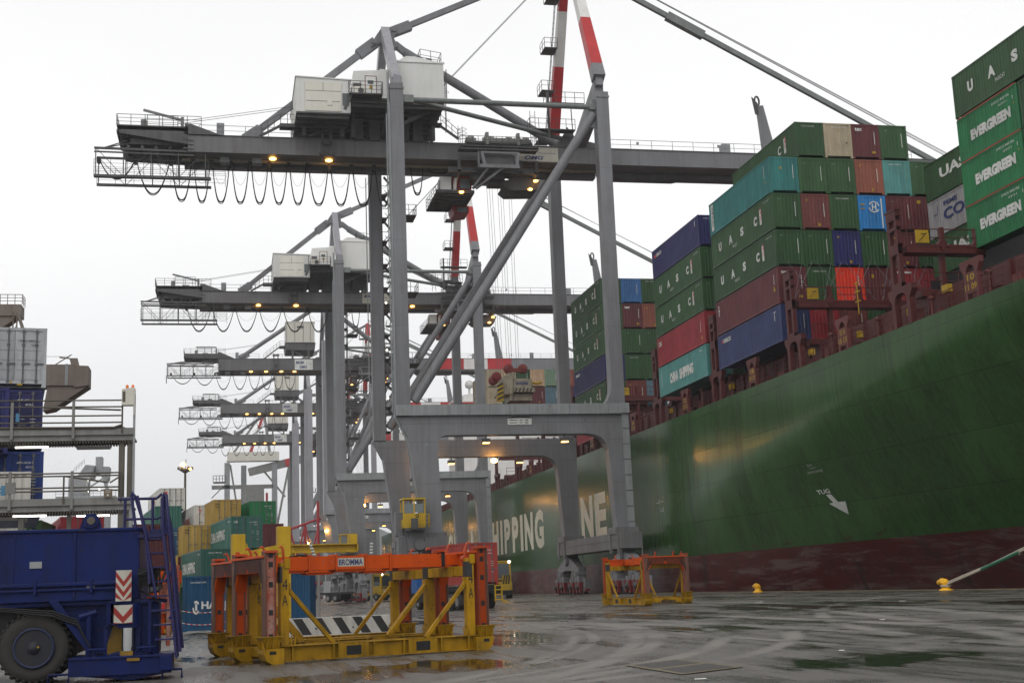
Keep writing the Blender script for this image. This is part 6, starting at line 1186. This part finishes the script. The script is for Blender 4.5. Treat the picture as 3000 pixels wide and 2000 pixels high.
for (x0, x1, z, on) in ((-7.7,-6.5,7.36,1),(-5.55,-4.3,7.27,0),(-7.7,-6.5,4.87,1),(-5.5,-4.3,4.82,1)):
    mb = MB(); mb.box(x0,50.3,z-.02,x1,50.42,z+.06); f = mb.build('light_fitting', M['gant'], rg)
    mb = MB(); mb.tube((x0+.03,50.36,z-.045),(x1-.03,50.36,z-.045),.03,8); mb.build('tube', M['tube'] if on else M['gant'], f)
mb = MB(); mb.prism([(-3.93,8.78),(-3.5,8.78),(-3.5,9.45),(-3.93,9.38)],'y',49.9,50.25); mb.box(-3.5,49.88,8.4,-3.46,50.3,9.42); cbx = mb.build('control_cabinet', M['cream'], rg, bevel=.01)
mb = MB(); mb.box(-3.9,49.89,8.9,-3.8,49.9,9.3); mb.build('mesh_panel', M['gantdk'], cbx)
for x in (-3.75,-3.55): mb = MB(); mb.lathe([(.05,9.43),(.055,9.52),(.03,9.56)],(x,50.05,0)); mb.build('beacon', M['beacon'], cbx)
sg = MB(); sg.box(-4.5,49.86,5.4,-4.2,49.88,5.7); s_ = sg.build('sign', mat('brown_sign',(0.16,0.12,0.075),.5,.2), rg)
tx = MB(); text_into(tx,'CC',(-4.44,49.855,5.57),(1,0,0),(0,0,1),.18,.085,.02); tx.add([(-4.375,49.855,5.53),(-4.335,49.855,5.53),(-4.335,49.855,5.49),(-4.30,49.855,5.49),(-4.355,49.855,5.43),(-4.41,49.855,5.49),(-4.375,49.855,5.49)],[tuple(range(7))]); tx.build('letter_marking', M['letter'], s_)
sb = MB(); sb.box(-7.62,49.9,8.2,-7.5,50.0,8.5); sb.box(-8.05,49.9,5.55,-7.9,50,5.9); sb.build('socket_box', mat('blue_socket',(0.06,0.2,0.34),.4,.2), rg)
kb_ = MB(); kb_.box(-7.9,49.85,5.6,-7.55,49.95,6.0); kb_.build('plug_board', M['gant'], rg)

# ------------------------------------------------------------------ yard containers
YG = 'containers stacked in the yard'
D_ = lambda n, s_: [(n,.58,.80,.62,.09,'letter',.01),(s_,.72,.73,.28,.08,'letter',.01),(None,.66,.55,.15,.02,'letter'),(None,.66,.5,.15,.02,'letter'),(None,.8,.55,.2,.02,'letter'),(None,.8,.5,.22,.02,'letter'),(None,.8,.45,.2,.02,'letter'),(None,.8,.3,.2,.02,'letter')]
H2, W2 = 2.59, 2.44
Mk = [('MAERSK',.09,.55,.34,.08,'navytext',.01),(None,.14,.62,.2,.2,'sticker'),('MRKU 498741 5',.58,.76,.7,.09,'blacktext',0),('45G1',.75,.69,.25,.08,'blacktext',0),(None,.55,.03,.2,.07,'ytext'),(None,.44,.06,.06,.1,'ytext')]
cont(-9.75, 55, 10.3, 12.19, W2, 2.45, 'ltgrey', 'light grey container with double doors, topmost behind the grey gantry', rz=R(9), door=True, end=Mk, group=YG)
cont(-9.85, 55.1, 7.8, 12.19, W2, 2.42, 'navy', 'navy container under the light grey one behind the gantry', rz=R(9), door=True, end=D_('45G1','45G1'), group=YG)
cont(-9.75, 55, 5.25, 12.19, W2, 2.45, 'royal', 'mid blue container with white code, behind the lower gantry walkway', rz=R(9), door=True, end=D_('AMFU 646246 2','45G1'), group=YG)
cont(-10.0, 53.2, 7.45, 12.19, 1.6, 2.55, 'navy', 'dark container cut by the left edge, beside the upper gantry walkway', rz=R(9), group=YG)
cont(-9.0, 53.5, 5.15, 6.0, 1.45, 1.6, 'pale', 'pale low box unit behind the lower gantry rail', rz=R(9), group=YG)
# yard stack right of the gantry (Y 100-125)
CSs = lambda: [('CHINA',.10,.36,2.8,.85,'letter',.03),('SHIPPING',.36,.36,4.6,.85,'letter',.03),('CSNU8U',.03,.8,.2,.22,'letter',0,1),(None,.88,.85,.9,.06,'letter')]
RB = R(8.5)
cont(.05, 104, 5.2, 12.19, W2, H2, 'csteal', 'teal container with white lettering, topmost above the blue long one', rz=RB, door=True, side=CSs(), end=[('CB',.09,.80,.3,.16,'letter',.03)]+D_('CCLU 50868 6','22G1'), group=YG)
cont(-2.1, 99, 2.6, 12.19, W2, H2, 'csteal', 'teal container with white lettering, under the yellow ones', rz=RB, side=CSs(), end=E_top(), group=YG)
MSs = [('M',.36,.52,1.1,.5,'blacktext',.04),('SC',.37,.30,1.0,.45,'blacktext',.04),(None,.1,.4,.1,1.0,'msdark')]
MSe = [('m',.07,.80,.33,.14,'blacktext',.03),('sc',.07,.72,.33,.1,'blacktext',.03),('MSCU 74680','.6',.8,.6,.08,'msdark',0)]
M['msdark'] = mat('ochre_dark_marking',(0.24,0.15,0.03),.5,.1)
MSe = [('m',.07,.82,.33,.13,'blacktext',.03),('sc',.07,.73,.33,.1,'blacktext',.03),(None,.6,.82,.7,.06,'msdark'),(None,.66,.7,.5,.04,'msdark'),(None,.6,.4,.75,.08,'msdark')]
cont(-1.45, 122, 7.8, 12.19, W2, H2, 'msc', 'yellow container with black emblem, highest of the yellow ones', rz=RB, door=True, side=MSs, end=MSe, group=YG)
cont(-3.9, 115, 5.2, 12.19, W2, H2, 'msc', 'yellow container with black emblem, lower, beside the blue ladder', rz=RB, door=True, side=MSs, end=MSe, group=YG)
cont(-3.95, 115, 2.6, 12.19, W2, H2, 'maroon', 'maroon container under the lower yellow one, beside the blue ladder', rz=RB, door=True, group=YG)
cont(-6.6, 112, 2.6, 12.19, W2, H2, 'msc', 'yellow container seen through the blue ladder, second tier', rz=RB, group=YG)
cont(-6.5, 118, 5.2, 12.19, W2, H2, 'hanjin', 'deep blue container seen through the blue ladder, third tier', rz=RB, door=True, end=D_('HJCU 4402','22G1'), group=YG)
cont(-3.3, 128, 7.75, 12.19, W2, H2, 'pale', 'white container with red emblem left of the highest yellow one', rz=RB, door=True, side=[('YANGMING',.3,.35,5,.7,'redtext',.02)], end=[('Y',.14,.72,.35,.35,'redtext',.02)]+[(None,.6,.8,.7,.06,'msdark')], group=YG)
cont(-6.8, 134, 10.3, 12.19, W2, 2.2, 'pale', 'white container highest behind the blue handrail', rz=RB, door=True, side=[('YANG',.3,.4,4,.7,'redtext',.02)], end=[(None,.2,.7,.25,.3,'redtext')], group=YG)
cont(-6.9, 128, 7.75, 12.19, W2, H2, 'csteal', 'teal container behind the blue handrail, left of the white one', rz=RB, group=YG)
cont(-.85, 129, 7.75, 12.19, W2, H2, 'csteal', 'teal container end between white and yellow boxes, mostly hidden', rz=RB, door=True, group=YG)
cont(1.7, 123, 7.65, 12.19, W2, H2, 'egreen', 'bright green container peeping out right of the highest yellow one', rz=RB, door=True, end=D_('EMCU 509','22G1'), group=YG)
cont(2.2, 118, 5.2, 12.19, W2, H2+.1, 'maroon', 'maroon container mostly hidden behind the topmost teal one', rz=RB, group=YG)
for i in range(4): cont(-6.6+i*2.55, 118-i*4, 0, 12.19, W2, H2, ('maroon','csteal','cai','msc')[i], '%s container on the ground in the yard stack, %s' % (('maroon','teal','brick red','yellow')[i], ('behind the ladder','left of centre','under the teal one','rightmost')[i]), rz=RB, group=YG)
cont(.0, 104, 2.6, 12.19, W2, H2, 'teal2', 'faded teal container in the middle tier under the topmost teal one', rz=RB, door=True, group=YG)
# long blue container behind the frames
cont(3.75, 64.6, .12, 6.06, W2, 2.6, 'hanjin', 'deep blue container standing on the ground behind the spreader frames', rz=R(80), side=[('HANJIN',.148,.36,1.75,.46,'letter',.04),('www.hanjin.com',.06,.86,.75,.11,'letter',.01)], group=YG)
hj = COL.objects[-1]
hj = [o for o in COL.objects if o.get('label','').startswith('deep blue container standing')][0]
mb = MB()
for k in range(20):
    a0, a1 = 2*math.pi*k/20, 2*math.pi*(k+1)/20
    if 3 <= k <= 6 or 15 <= k <= 17: continue
    mb.add([(-.012,cc-r_*math.sin(a),1.12+1.9*r_*math.cos(a)) for cc in (6.06*.893,) for (r_,a) in ((.11,a0),(.17,a0),(.17,a1),(.11,a1))],[(0,1,2,3)]); mb.add([(-.012,1.36-r_*math.sin(a),1.15+1.6*r_*math.cos(a)) for (r_,a) in ((.13,a0),(.2,a0),(.2,a1),(.13,a1))],[(0,1,2,3)])
quad(mb,(-.0125,6.06*.893+.05,.98),(0,-1,0),(0,0,1),.1,.3); mb.build('emblem', M['letter'], hj, local=True)
# containers glimpsed under the gantry
for (x, y, z, c, lab, dr, sd_) in ((-9.6,80,4.1,'red','red container with white marks glimpsed under the gantry walkway',True,[('HAMBURG',.4,.3,5,.7,'letter',.02)]),(-6.4,88,4.0,'green','dark green container glimpsed under the gantry, behind the lifting lug',True,()),(-5.6,74,3.2,'maroon','maroon container glimpsed under the gantry beside its column',False,())):
    cont(x, y, z, 12.19, W2, 2.5, c, lab, rz=R(11), door=dr, side=sd_, end=[(None,.6,.7,.5,.2,'letter'),(None,.6,.4,.5,.2,'letter')] if dr else (), group=YG)
for (x, c, lab) in ((-11.2,'green','green container end glimpsed under the gantry at the far left'),(-12.4,'pale','pale container end glimpsed under the gantry at the left edge')): cont(x, 76, 3.6, 6.06, 1.1, 2.6, c, lab, end=[('7',.2,.8,.12,.16,'letter',.02),('7',.5,.8,.12,.16,'letter',.02)] if c == 'green' else (), group=YG)
for (x, y, z, c, lab) in ((-9.6,80,1.5,'maroon','maroon container under the red one behind the gantry'),(-6.4,88,1.4,'navy','navy container under the dark green one behind the gantry'),(-5.6,74,.6,'brown','brown container low behind the gantry column')): cont(x, y, z, 12.19, W2, 2.5, c, lab, rz=R(11), group=YG)

# ------------------------------------------------------------------ stacking-crane pieces behind the gantry
yc_ = thing('yard_crane', 'weathered grey stacking crane whose beam end pokes out behind the gantry', 'crane', (-10, 72, 0))
mb = MB(); mb.box(-12,70,12.7,-7.9,71.5,13.8); mb.prism([(-7.9,13.75),(-7.2,13.72),(-7.2,12.7),(-7.9,12.6)],'y',70,71.5); mb.prism([(-9.2,12.7),(-7.2,12.7),(-8.2,12.0),(-8.9,11.5),(-9.4,11.4)],'y',70.1,71.4); mb.mat(1).box(-8.35,69.99,12.7,-8.2,71.5,13.82); mb.mat(0)
for x in (-9.0,-8.5,-7.75): mb.lathe([(.03,-.02),(.03,.02)],(x,69.99,13.2),'y',6)
mb.prism([(-8.1,13.8),(-7.7,13.8),(-7.8,14.2),(-8.2,14.2)],'y',70.4,70.6); mb.tube((-8.7,70.5,14.25),(-8.2,70.5,14.2),.04,5); mb.tube((-9.0,70.5,13.8),(-8.1,70.5,14.4),.03,5); mb.tube((-9.4,70.5,14.3),(-8.2,70.5,14.3),.012,3)
mb.build('beam_end', [M['beige'],M['galv']], yc_)
mb = MB(); mb.box(-14,75,17.4,-11.35,76.2,18.05); mb.prism([(-14,17.5),(-11.4,17.5),(-12.0,17.0),(-12.6,16.6),(-14,16.6)],'y',75.1,76); mb.tube((-11.5,75,17.5),(-11.2,75,16.6),.1,6); mb.rail([(-14,75,18.05),(-11.3,75,18.05),(-11.3,76,18.05)],.55,.4,.02,2); mb.tube((-11.75,75,16.4),(-11.75,75,17.6),.04,4); mb.tube((-11.55,75,16.4),(-11.55,75,17.6),.04,4)
mb.beam((-11.75,75,16.5),(-11.55,75,16.9),.03,.03); mb.build('trolley', M['beige'], yc_)
mb = MB(); mb.box(-13.6,71,0,-12.9,72,17); mb.box(-13.6,75,0,-12.9,76,17); mb.build('leg', M['beige'], yc_)
# pale loading tower far away
lt = thing('loading_tower', 'distant pale grey loading tower with lights between the gantry columns', 'tower', (-30, 300, 0))
mb = MB(); mb.box(-34.5,300,24,-30.5,306,28.5); mb.prism([(-33,28.5),(-29.5,28.5),(-29.0,31.2),(-31,31.4)],'y',300,306); mb.prism([(-27.8,31),(-26,30.9),(-26.2,28.4),(-27,27)],'y',300,305); mb.box(-29.0,301,29.5,-27.6,304,33.2); mb.beam((-29.6,300,31),(-31.2,300,25),.6,.6); mb.beam((-28,300,31),(-26,300,25),.7,.7); mb.beam((-30.8,300,26),(-27.0,300,28.5),.35,.35); mb.box(-37,299,23.5,-24.5,307,24.5); mb.rail([(-37,299,24.5),(-24.5,299,24.5)],1.2,1.5,.05,1); mb.rail([(-33.4,299.5,29.5),(-31.2,299.5,31.5)],1.0,.8,.04,1); mb.box(-34,300,0,-33,306,24); mb.box(-27,300,0,-26,306,24); mb.build('tower_frame', M['galv'], lt)
for (x, z) in ((-30.3,28.0),(-27.9,25.8),(-30.2,25.6)): mb = MB(); mb.lathe([(.05,-.2),(.22,0),(.05,.2)],(x,298.8,z),n=8); mb.build('lamp', M['lampw'], lt)
ms = thing('lighting_mast', 'tall thin floodlight mast with lit lamps above the yard containers', 'light mast', (-8.15, 250, 0))
mb = MB(); mb.tube((-8.15,250,0),(-8.15,250,25.4),.34,10,.2); mb.build('mast', M['gantdk'], ms)
mb = MB(); mb.lathe([(.3,24.6),(1.1,25.1),(1.1,25.3),(.3,25.4)],(-8.15,250,0))
for i in range(6): a = R(60*i); mb.box(-8.15+1.2*math.cos(a)-.22,250+1.0*math.sin(a)-.2,25.2,-8.15+1.2*math.cos(a)+.22,250+1.0*math.sin(a)+.2,25.7)
mb.tube((-8.15,250,25.3),(-8.0,250,27.2),.06,5); mb.build('lamp_ring', M['gantdk'], ms)
mb = MB(); mb.lathe([(.1,-.45),(.55,0),(.1,.45)],(-8.5,248.4,26.0),n=12); mb.lathe([(.1,-.2),(.3,0),(.1,.2)],(-7.2,248.6,25.2),n=10); mb.build('lamp', M['lamp'], ms)

# ------------------------------------------------------------------ vehicles
def wheels(mb, pts, r, w, ax='y'):
    for p in pts: mb.lathe([(r*.55,-w/2),(r*.9,-w/2),(r,-w/3),(r,w/3),(r*.9,w/2),(r*.55,w/2)],p,ax,18)
def wheel_at(root, p, r, w, ax='x'):
    mb = MB(); wheels(mb,[p],r,w,ax); o = mb.build('wheel', M['tyre'], root, local=True); h = MB(); h.lathe([(r*.55,-w*.5-.01),(r*.5,-w*.4),(r*.2,-w*.45),(.02,-w*.5)],p,ax,14); h.build('rim', M['gant'], o, local=True)
tk = thing('container_truck', 'yard truck chassis carrying the red container, seen from behind', 'truck', (15.4, 82, gz(15.4)), R(11))
mb = MB(); mb.box(-1.1,-.2,1.15,1.1,8.8,1.45); mb.box(-1.2,-.3,1.0,1.2,0,1.5); mb.box(-.4,0,.7,.4,8.6,1.15); mb.box(-1.2,-.32,.55,-1.0,-.25,1.05); mb.box(-1.25,7.5,.5,1.25,10.4,1.1); mb.build('chassis', M['black'], tk, local=True)
mb = MB(); 
for z in (.55,.85,1.15,1.4): mb.box(.75,-.4,z,1.2,-.33,z+.06)
for x in (.75,1.2): mb.box(x-.03,-.42,.45,x+.03,-.32,1.45)
mb.tube((1.2,-.35,.6),(1.6,-.5,.35),.03,5); mb.tube((1.2,-.35,.4),(1.6,-.5,.35),.03,5); mb.build('step_frame', M['yellow2'], tk, local=True)
mb = MB(); mb.box(1.22,-.5,1.5,1.75,-.47,2.05); mb.mat(1)
for i in range(3): mb.add([(1.22+i*.18,-.505,1.5),(1.32+i*.18,-.505,1.5),(1.45+i*.15,-.505,2.05),(1.34+i*.15,-.505,2.05)],[(0,1,2,3)])
mb.build('hazard_board', [M['ytext'],M['blacktext']], tk, local=True)
for y in (1.2,2.5): 
    for x in (-1.0,1.0): wheel_at(tk,(x,y,.52),.52,.45)
for x in (-1.0,1.0): wheel_at(tk,(x,8.9,.52),.52,.4)
mb = MB(); mb.box(-1.35,8.6,1.1,.1,10.3,2.3); mb.build('cab', M['blue_t'] if 'blue_t' in M else M.setdefault('blue_t', mat('bright_blue_cab',(0.03,0.12,0.36),.35,.3)), tk, local=True, bevel=.05)
mb = MB(); mb.lathe([(.02,-.03),(.07,0),(.02,.03)],(-1.05,-.36,1.25),'y',10); mb.build('tail_light', M['tail'], tk, local=True)
cont(14.15, 81.85, gz(15.4)+1.5, 6.06, W2, 2.62, 'cai', 'brick red container with white code riding on the yard truck', rz=R(11), door=True, side=[('CAI',.08,.42,.9,.5,'letter',.03),(None,.85,.7,.5,.1,'letter')], end=[('CA',.06,.74,.42,.28,'letter',.04)]+D_('CAXU 731565 7','42G1'), group=YG)
def tractor(label, loc, rz, num='25'):
    r = thing('terminal_tractor', label, 'tractor', loc, rz, 'yellow terminal tractors')
    mb = MB(); mb.prism([(-.95,1.0),(.95,1.0),(.95,1.75),(.9,3.35),(-.9,3.35),(-.95,1.75)],'y',0,1.6); mb.box(-.97,-.06,3.3,.97,1.7,3.46); mb.box(-1.0,-.12,.75,1.0,.0,1.5); mb.box(-1.0,.0,.7,1.0,5.2,1.0); c = mb.build('cab', M['yellow2'], r, local=True, bevel=.04)
    mb = MB(); mb.box(-.76,-.02,1.85,.76,.05,3.2); mb.box(-.96,.25,1.9,-.93,1.3,3.15); mb.box(.93,.25,1.9,.96,1.3,3.15); w_ = mb.build('windscreen', M['glass'], c, local=True)
    mb = MB(); mb.beam((-.6,-.03,2.55),(.1,-.03,1.95),.03,.05,(0,1,0)); mb.build('wiper', M['black'], w_, local=True)
    mb = MB(); mb.box(-1.02,-.1,.35,1.02,1.2,.75); mb.box(-.9,1.2,.4,.9,5,.7); mb.box(-.85,-.125,1.62,.85,-.0,1.72); mb.build('bumper', M['black'], r, local=True)
    for x in (-.78,.78):
        mb = MB(); mb.lathe([(.03,-.04),(.12,0),(.03,.04)],(x,-.1,3.36),'y',10); mb.build('headlight', M['lampw'], r, local=True)
    for x in (-.85,.85):
        for y in (.9,4.2): wheel_at(r,(x,y,.5),.5,.38)
    tx = MB(); text_into(tx,num,(-.75,-.125,1.12),(1,0,0),(0,0,1),.42,.3,.03); tx.build('letter_marking', M['letter'], c, local=True)
    return r
tractor('yellow terminal tractor with two roof lights driving towards the camera, framed by the stand', (7.62,150,.04), R(-3))
tractor('yellow terminal tractor with lit lamp beside the red container truck', (24.6,121,.58), R(-8), '7')
t2 = tractor('yellow tractor cab far off under the orange beam, hauling a dark trailer', (20.2,176,.5), R(40), '3')
tl = thing('trailer', 'dark flat trailer behind the far yellow tractor', 'trailer', (17.4,180,.5), R(40)); mb = MB(); mb.box(-1.2,0,1.0,1.2,7,1.3); mb.box(-1,3,.3,1,6,1.0); mb.build('bed', M['black'], tl, local=True)
for x in (-1.0,1.0):
    for y in (4,5.4): wheel_at(tl,(x,y,.5),.5,.4)
# orange forklift behind the ladder
fk = thing('forklift', 'orange empty-container handler partly hidden behind the blue ladder', 'forklift', (-2.25, 38.5, 0), R(8))
mb = MB(); mb.box(-.9,0,.7,.5,3,1.3); mb.prism([(-.6,1.3),(.4,1.3),(.45,1.5),(.3,1.9),(-.5,1.9)],'y',.2,1.5); mb.build('body', M['orange'], fk, local=True, bevel=.03)
mb = MB(); mb.box(-.55,.1,1.9,.35,1.6,2.35); mb.build('cab', M['glass'], fk, local=True)
mb = MB()
for x in (.55,.78): mb.box(x-.05,-.3,.4,x+.05,-.1,2.6)
for i in range(5): mb.box(.5,-.3,.6+i*.45,.85,-.2,.66+i*.45)
mb.build('mast', M['wornleg'], fk, local=True)
mb = MB(); mb.box(-.6,-.25,2.1,.9,.0,2.45); mb.mat(1)
for i in range(8): mb.add([(-.6+i*.18,-.255,2.1),(-.52+i*.18,-.255,2.1),(-.4+i*.18,-.255,2.45),(-.48+i*.18,-.255,2.45)],[(0,1,2,3)])
mb.build('attachment', [M['orange'],M['stripe']], fk, local=True)
wheel_at(fk,(.15,.3,.55),.55,.4); wheel_at(fk,(-.7,2.5,.5),.5,.4)
mb = MB(); mb.box(-.1,-.2,1.35,.45,-.15,1.6); mb.mat(1).add([(.1,-.205,1.35),(.25,-.205,1.35),(.4,-.205,1.6),(.25,-.205,1.6)],[(0,1,2,3)]); mb.build('warning_plate', [M['redtext'],M['letter']], fk, local=True)
mb = MB(); mb.lathe([(.09,1.9),(.1,2.05),(.05,2.1)],(.25,-.05,-.2),n=12); mb.build('beacon', M['beacon'], fk, local=True)
mb = MB(); mb.box(.45,-.1,.75,.9,2,.85); mb.beam((.55,.2,.7),(.8,-.1,2.2),.15,.2); mb.build('yellow_frame', M['yellow2'], fk, local=True)
# red-white tape fence in front of the blue container
tf = thing('tape_fence', 'sagging red and white tape strung before the blue container', 'fence', (-.8, 58, 0)); mb = MB()
for z0 in (1.05, .55):
    N_ = 26
    for i in range(N_):
        u0, u1 = i/N_, (i+1)/N_; f = lambda u: (-2.2+u*2.9, 58+.4*u, z0+.28*(2*u-1)**2-.1+.25*u*(1 if u < .62 else (1.62-u)/1))
        a, b = f(u0), f(u1); mb.mat(i % 2); mb.beam(a,b,.012,.03)
mb.build('tape', [M['letter'],M['redtext']], tf); mb = MB()
for x in (-.4,.7,-2.2): mb.tube((x,58.2,0),(x,58.2,1.35),.02,5)
mb.build('stake', M['gantdk'], tf)
# low red lattice boom beyond the teal container
lb = thing('lattice_boom', 'red lattice crane boom lying beyond the topmost teal container', 'boom', (8, 210, 0)); mb = MB()
for z in (3.0, 10.2): mb.tube((4.5,210,z+(.0 if z < 5 else 0)),(14,210,z+(.3 if z < 5 else 3.2)),.22,6)
for i in range(4): x = 4.6+i*2.3; mb.tube((x,210,3),(x,210,10.2+i*.75),.22 if i else .6,6); mb.tube((x,210,3),(x+2.3,210,10.8+i*.75),.14,5); mb.tube((x,210,10.2+i*.75),(x+2.3,210,3),.14,5)
mb.tube((13.5,209,0),(13.5,209,16),.22,6); mb.tube((5.6,209,0),(5.6,209,17.5),.18,6); mb.tube((17.8,209,0),(17.8,209,18),.22,6); mb.build('lattice', M['dred2'] if 'dred2' in M else M.setdefault('dred2', mat('pinkish_red_paint',(0.42,0.04,0.05),.5,.3)), lb)
# low quay buildings far along the apron
for i, (x, y, w_, h, c, lab) in enumerate(((11,520,14,16,'tan','pale quay building with red roof far between the crane bogies'),(27,560,10,18,'tan','second pale quay building far along the apron'))):
    b = thing('quay_building', lab, 'building', (x,y,0)); mb = MB(); mb.box(x,y,0,x+w_,y+12,h); mb.build('wall', M['cream'], b); mb = MB(); mb.prism([(x-.5,h),(x+w_+.5,h),(x+w_/2,h+3)],'y',y-.5,y+12.5); mb.build('roof', M['dred'], b)
    mb = MB()
    for k in range(4):
        for j in range(int(h/4)): mb.box(x+1+k*w_/4,y-.05,1.5+j*4,x+2.4+k*w_/4,y+.0,3.5+j*4)
    mb.build('window', M['glass'], b)
# ------------------------------------------------------------------ rainy air
hz = MB(); hz.box(-110, -15, -9, 130, 1180, 72); hob = hz.build('haze', bpy.data.materials.new('rain_haze')); hob['kind'] = 'stuff'; hob['label'] = 'pale rainy haze over the whole quay'
hm = hob.data.materials[0]; hm.use_nodes = True; ht = hm.node_tree; ht.nodes.clear(); pv = nd(ht, 'ShaderNodeVolumePrincipled'); pv.inputs['Color'].default_value = (.93,.94,.96,1); pv.inputs['Density'].default_value = 0.00028; pv.inputs['Anisotropy'].default_value = 0.2
ho = nd(ht, 'ShaderNodeOutputMaterial'); ht.links.new(pv.outputs[0], ho.inputs['Volume'])
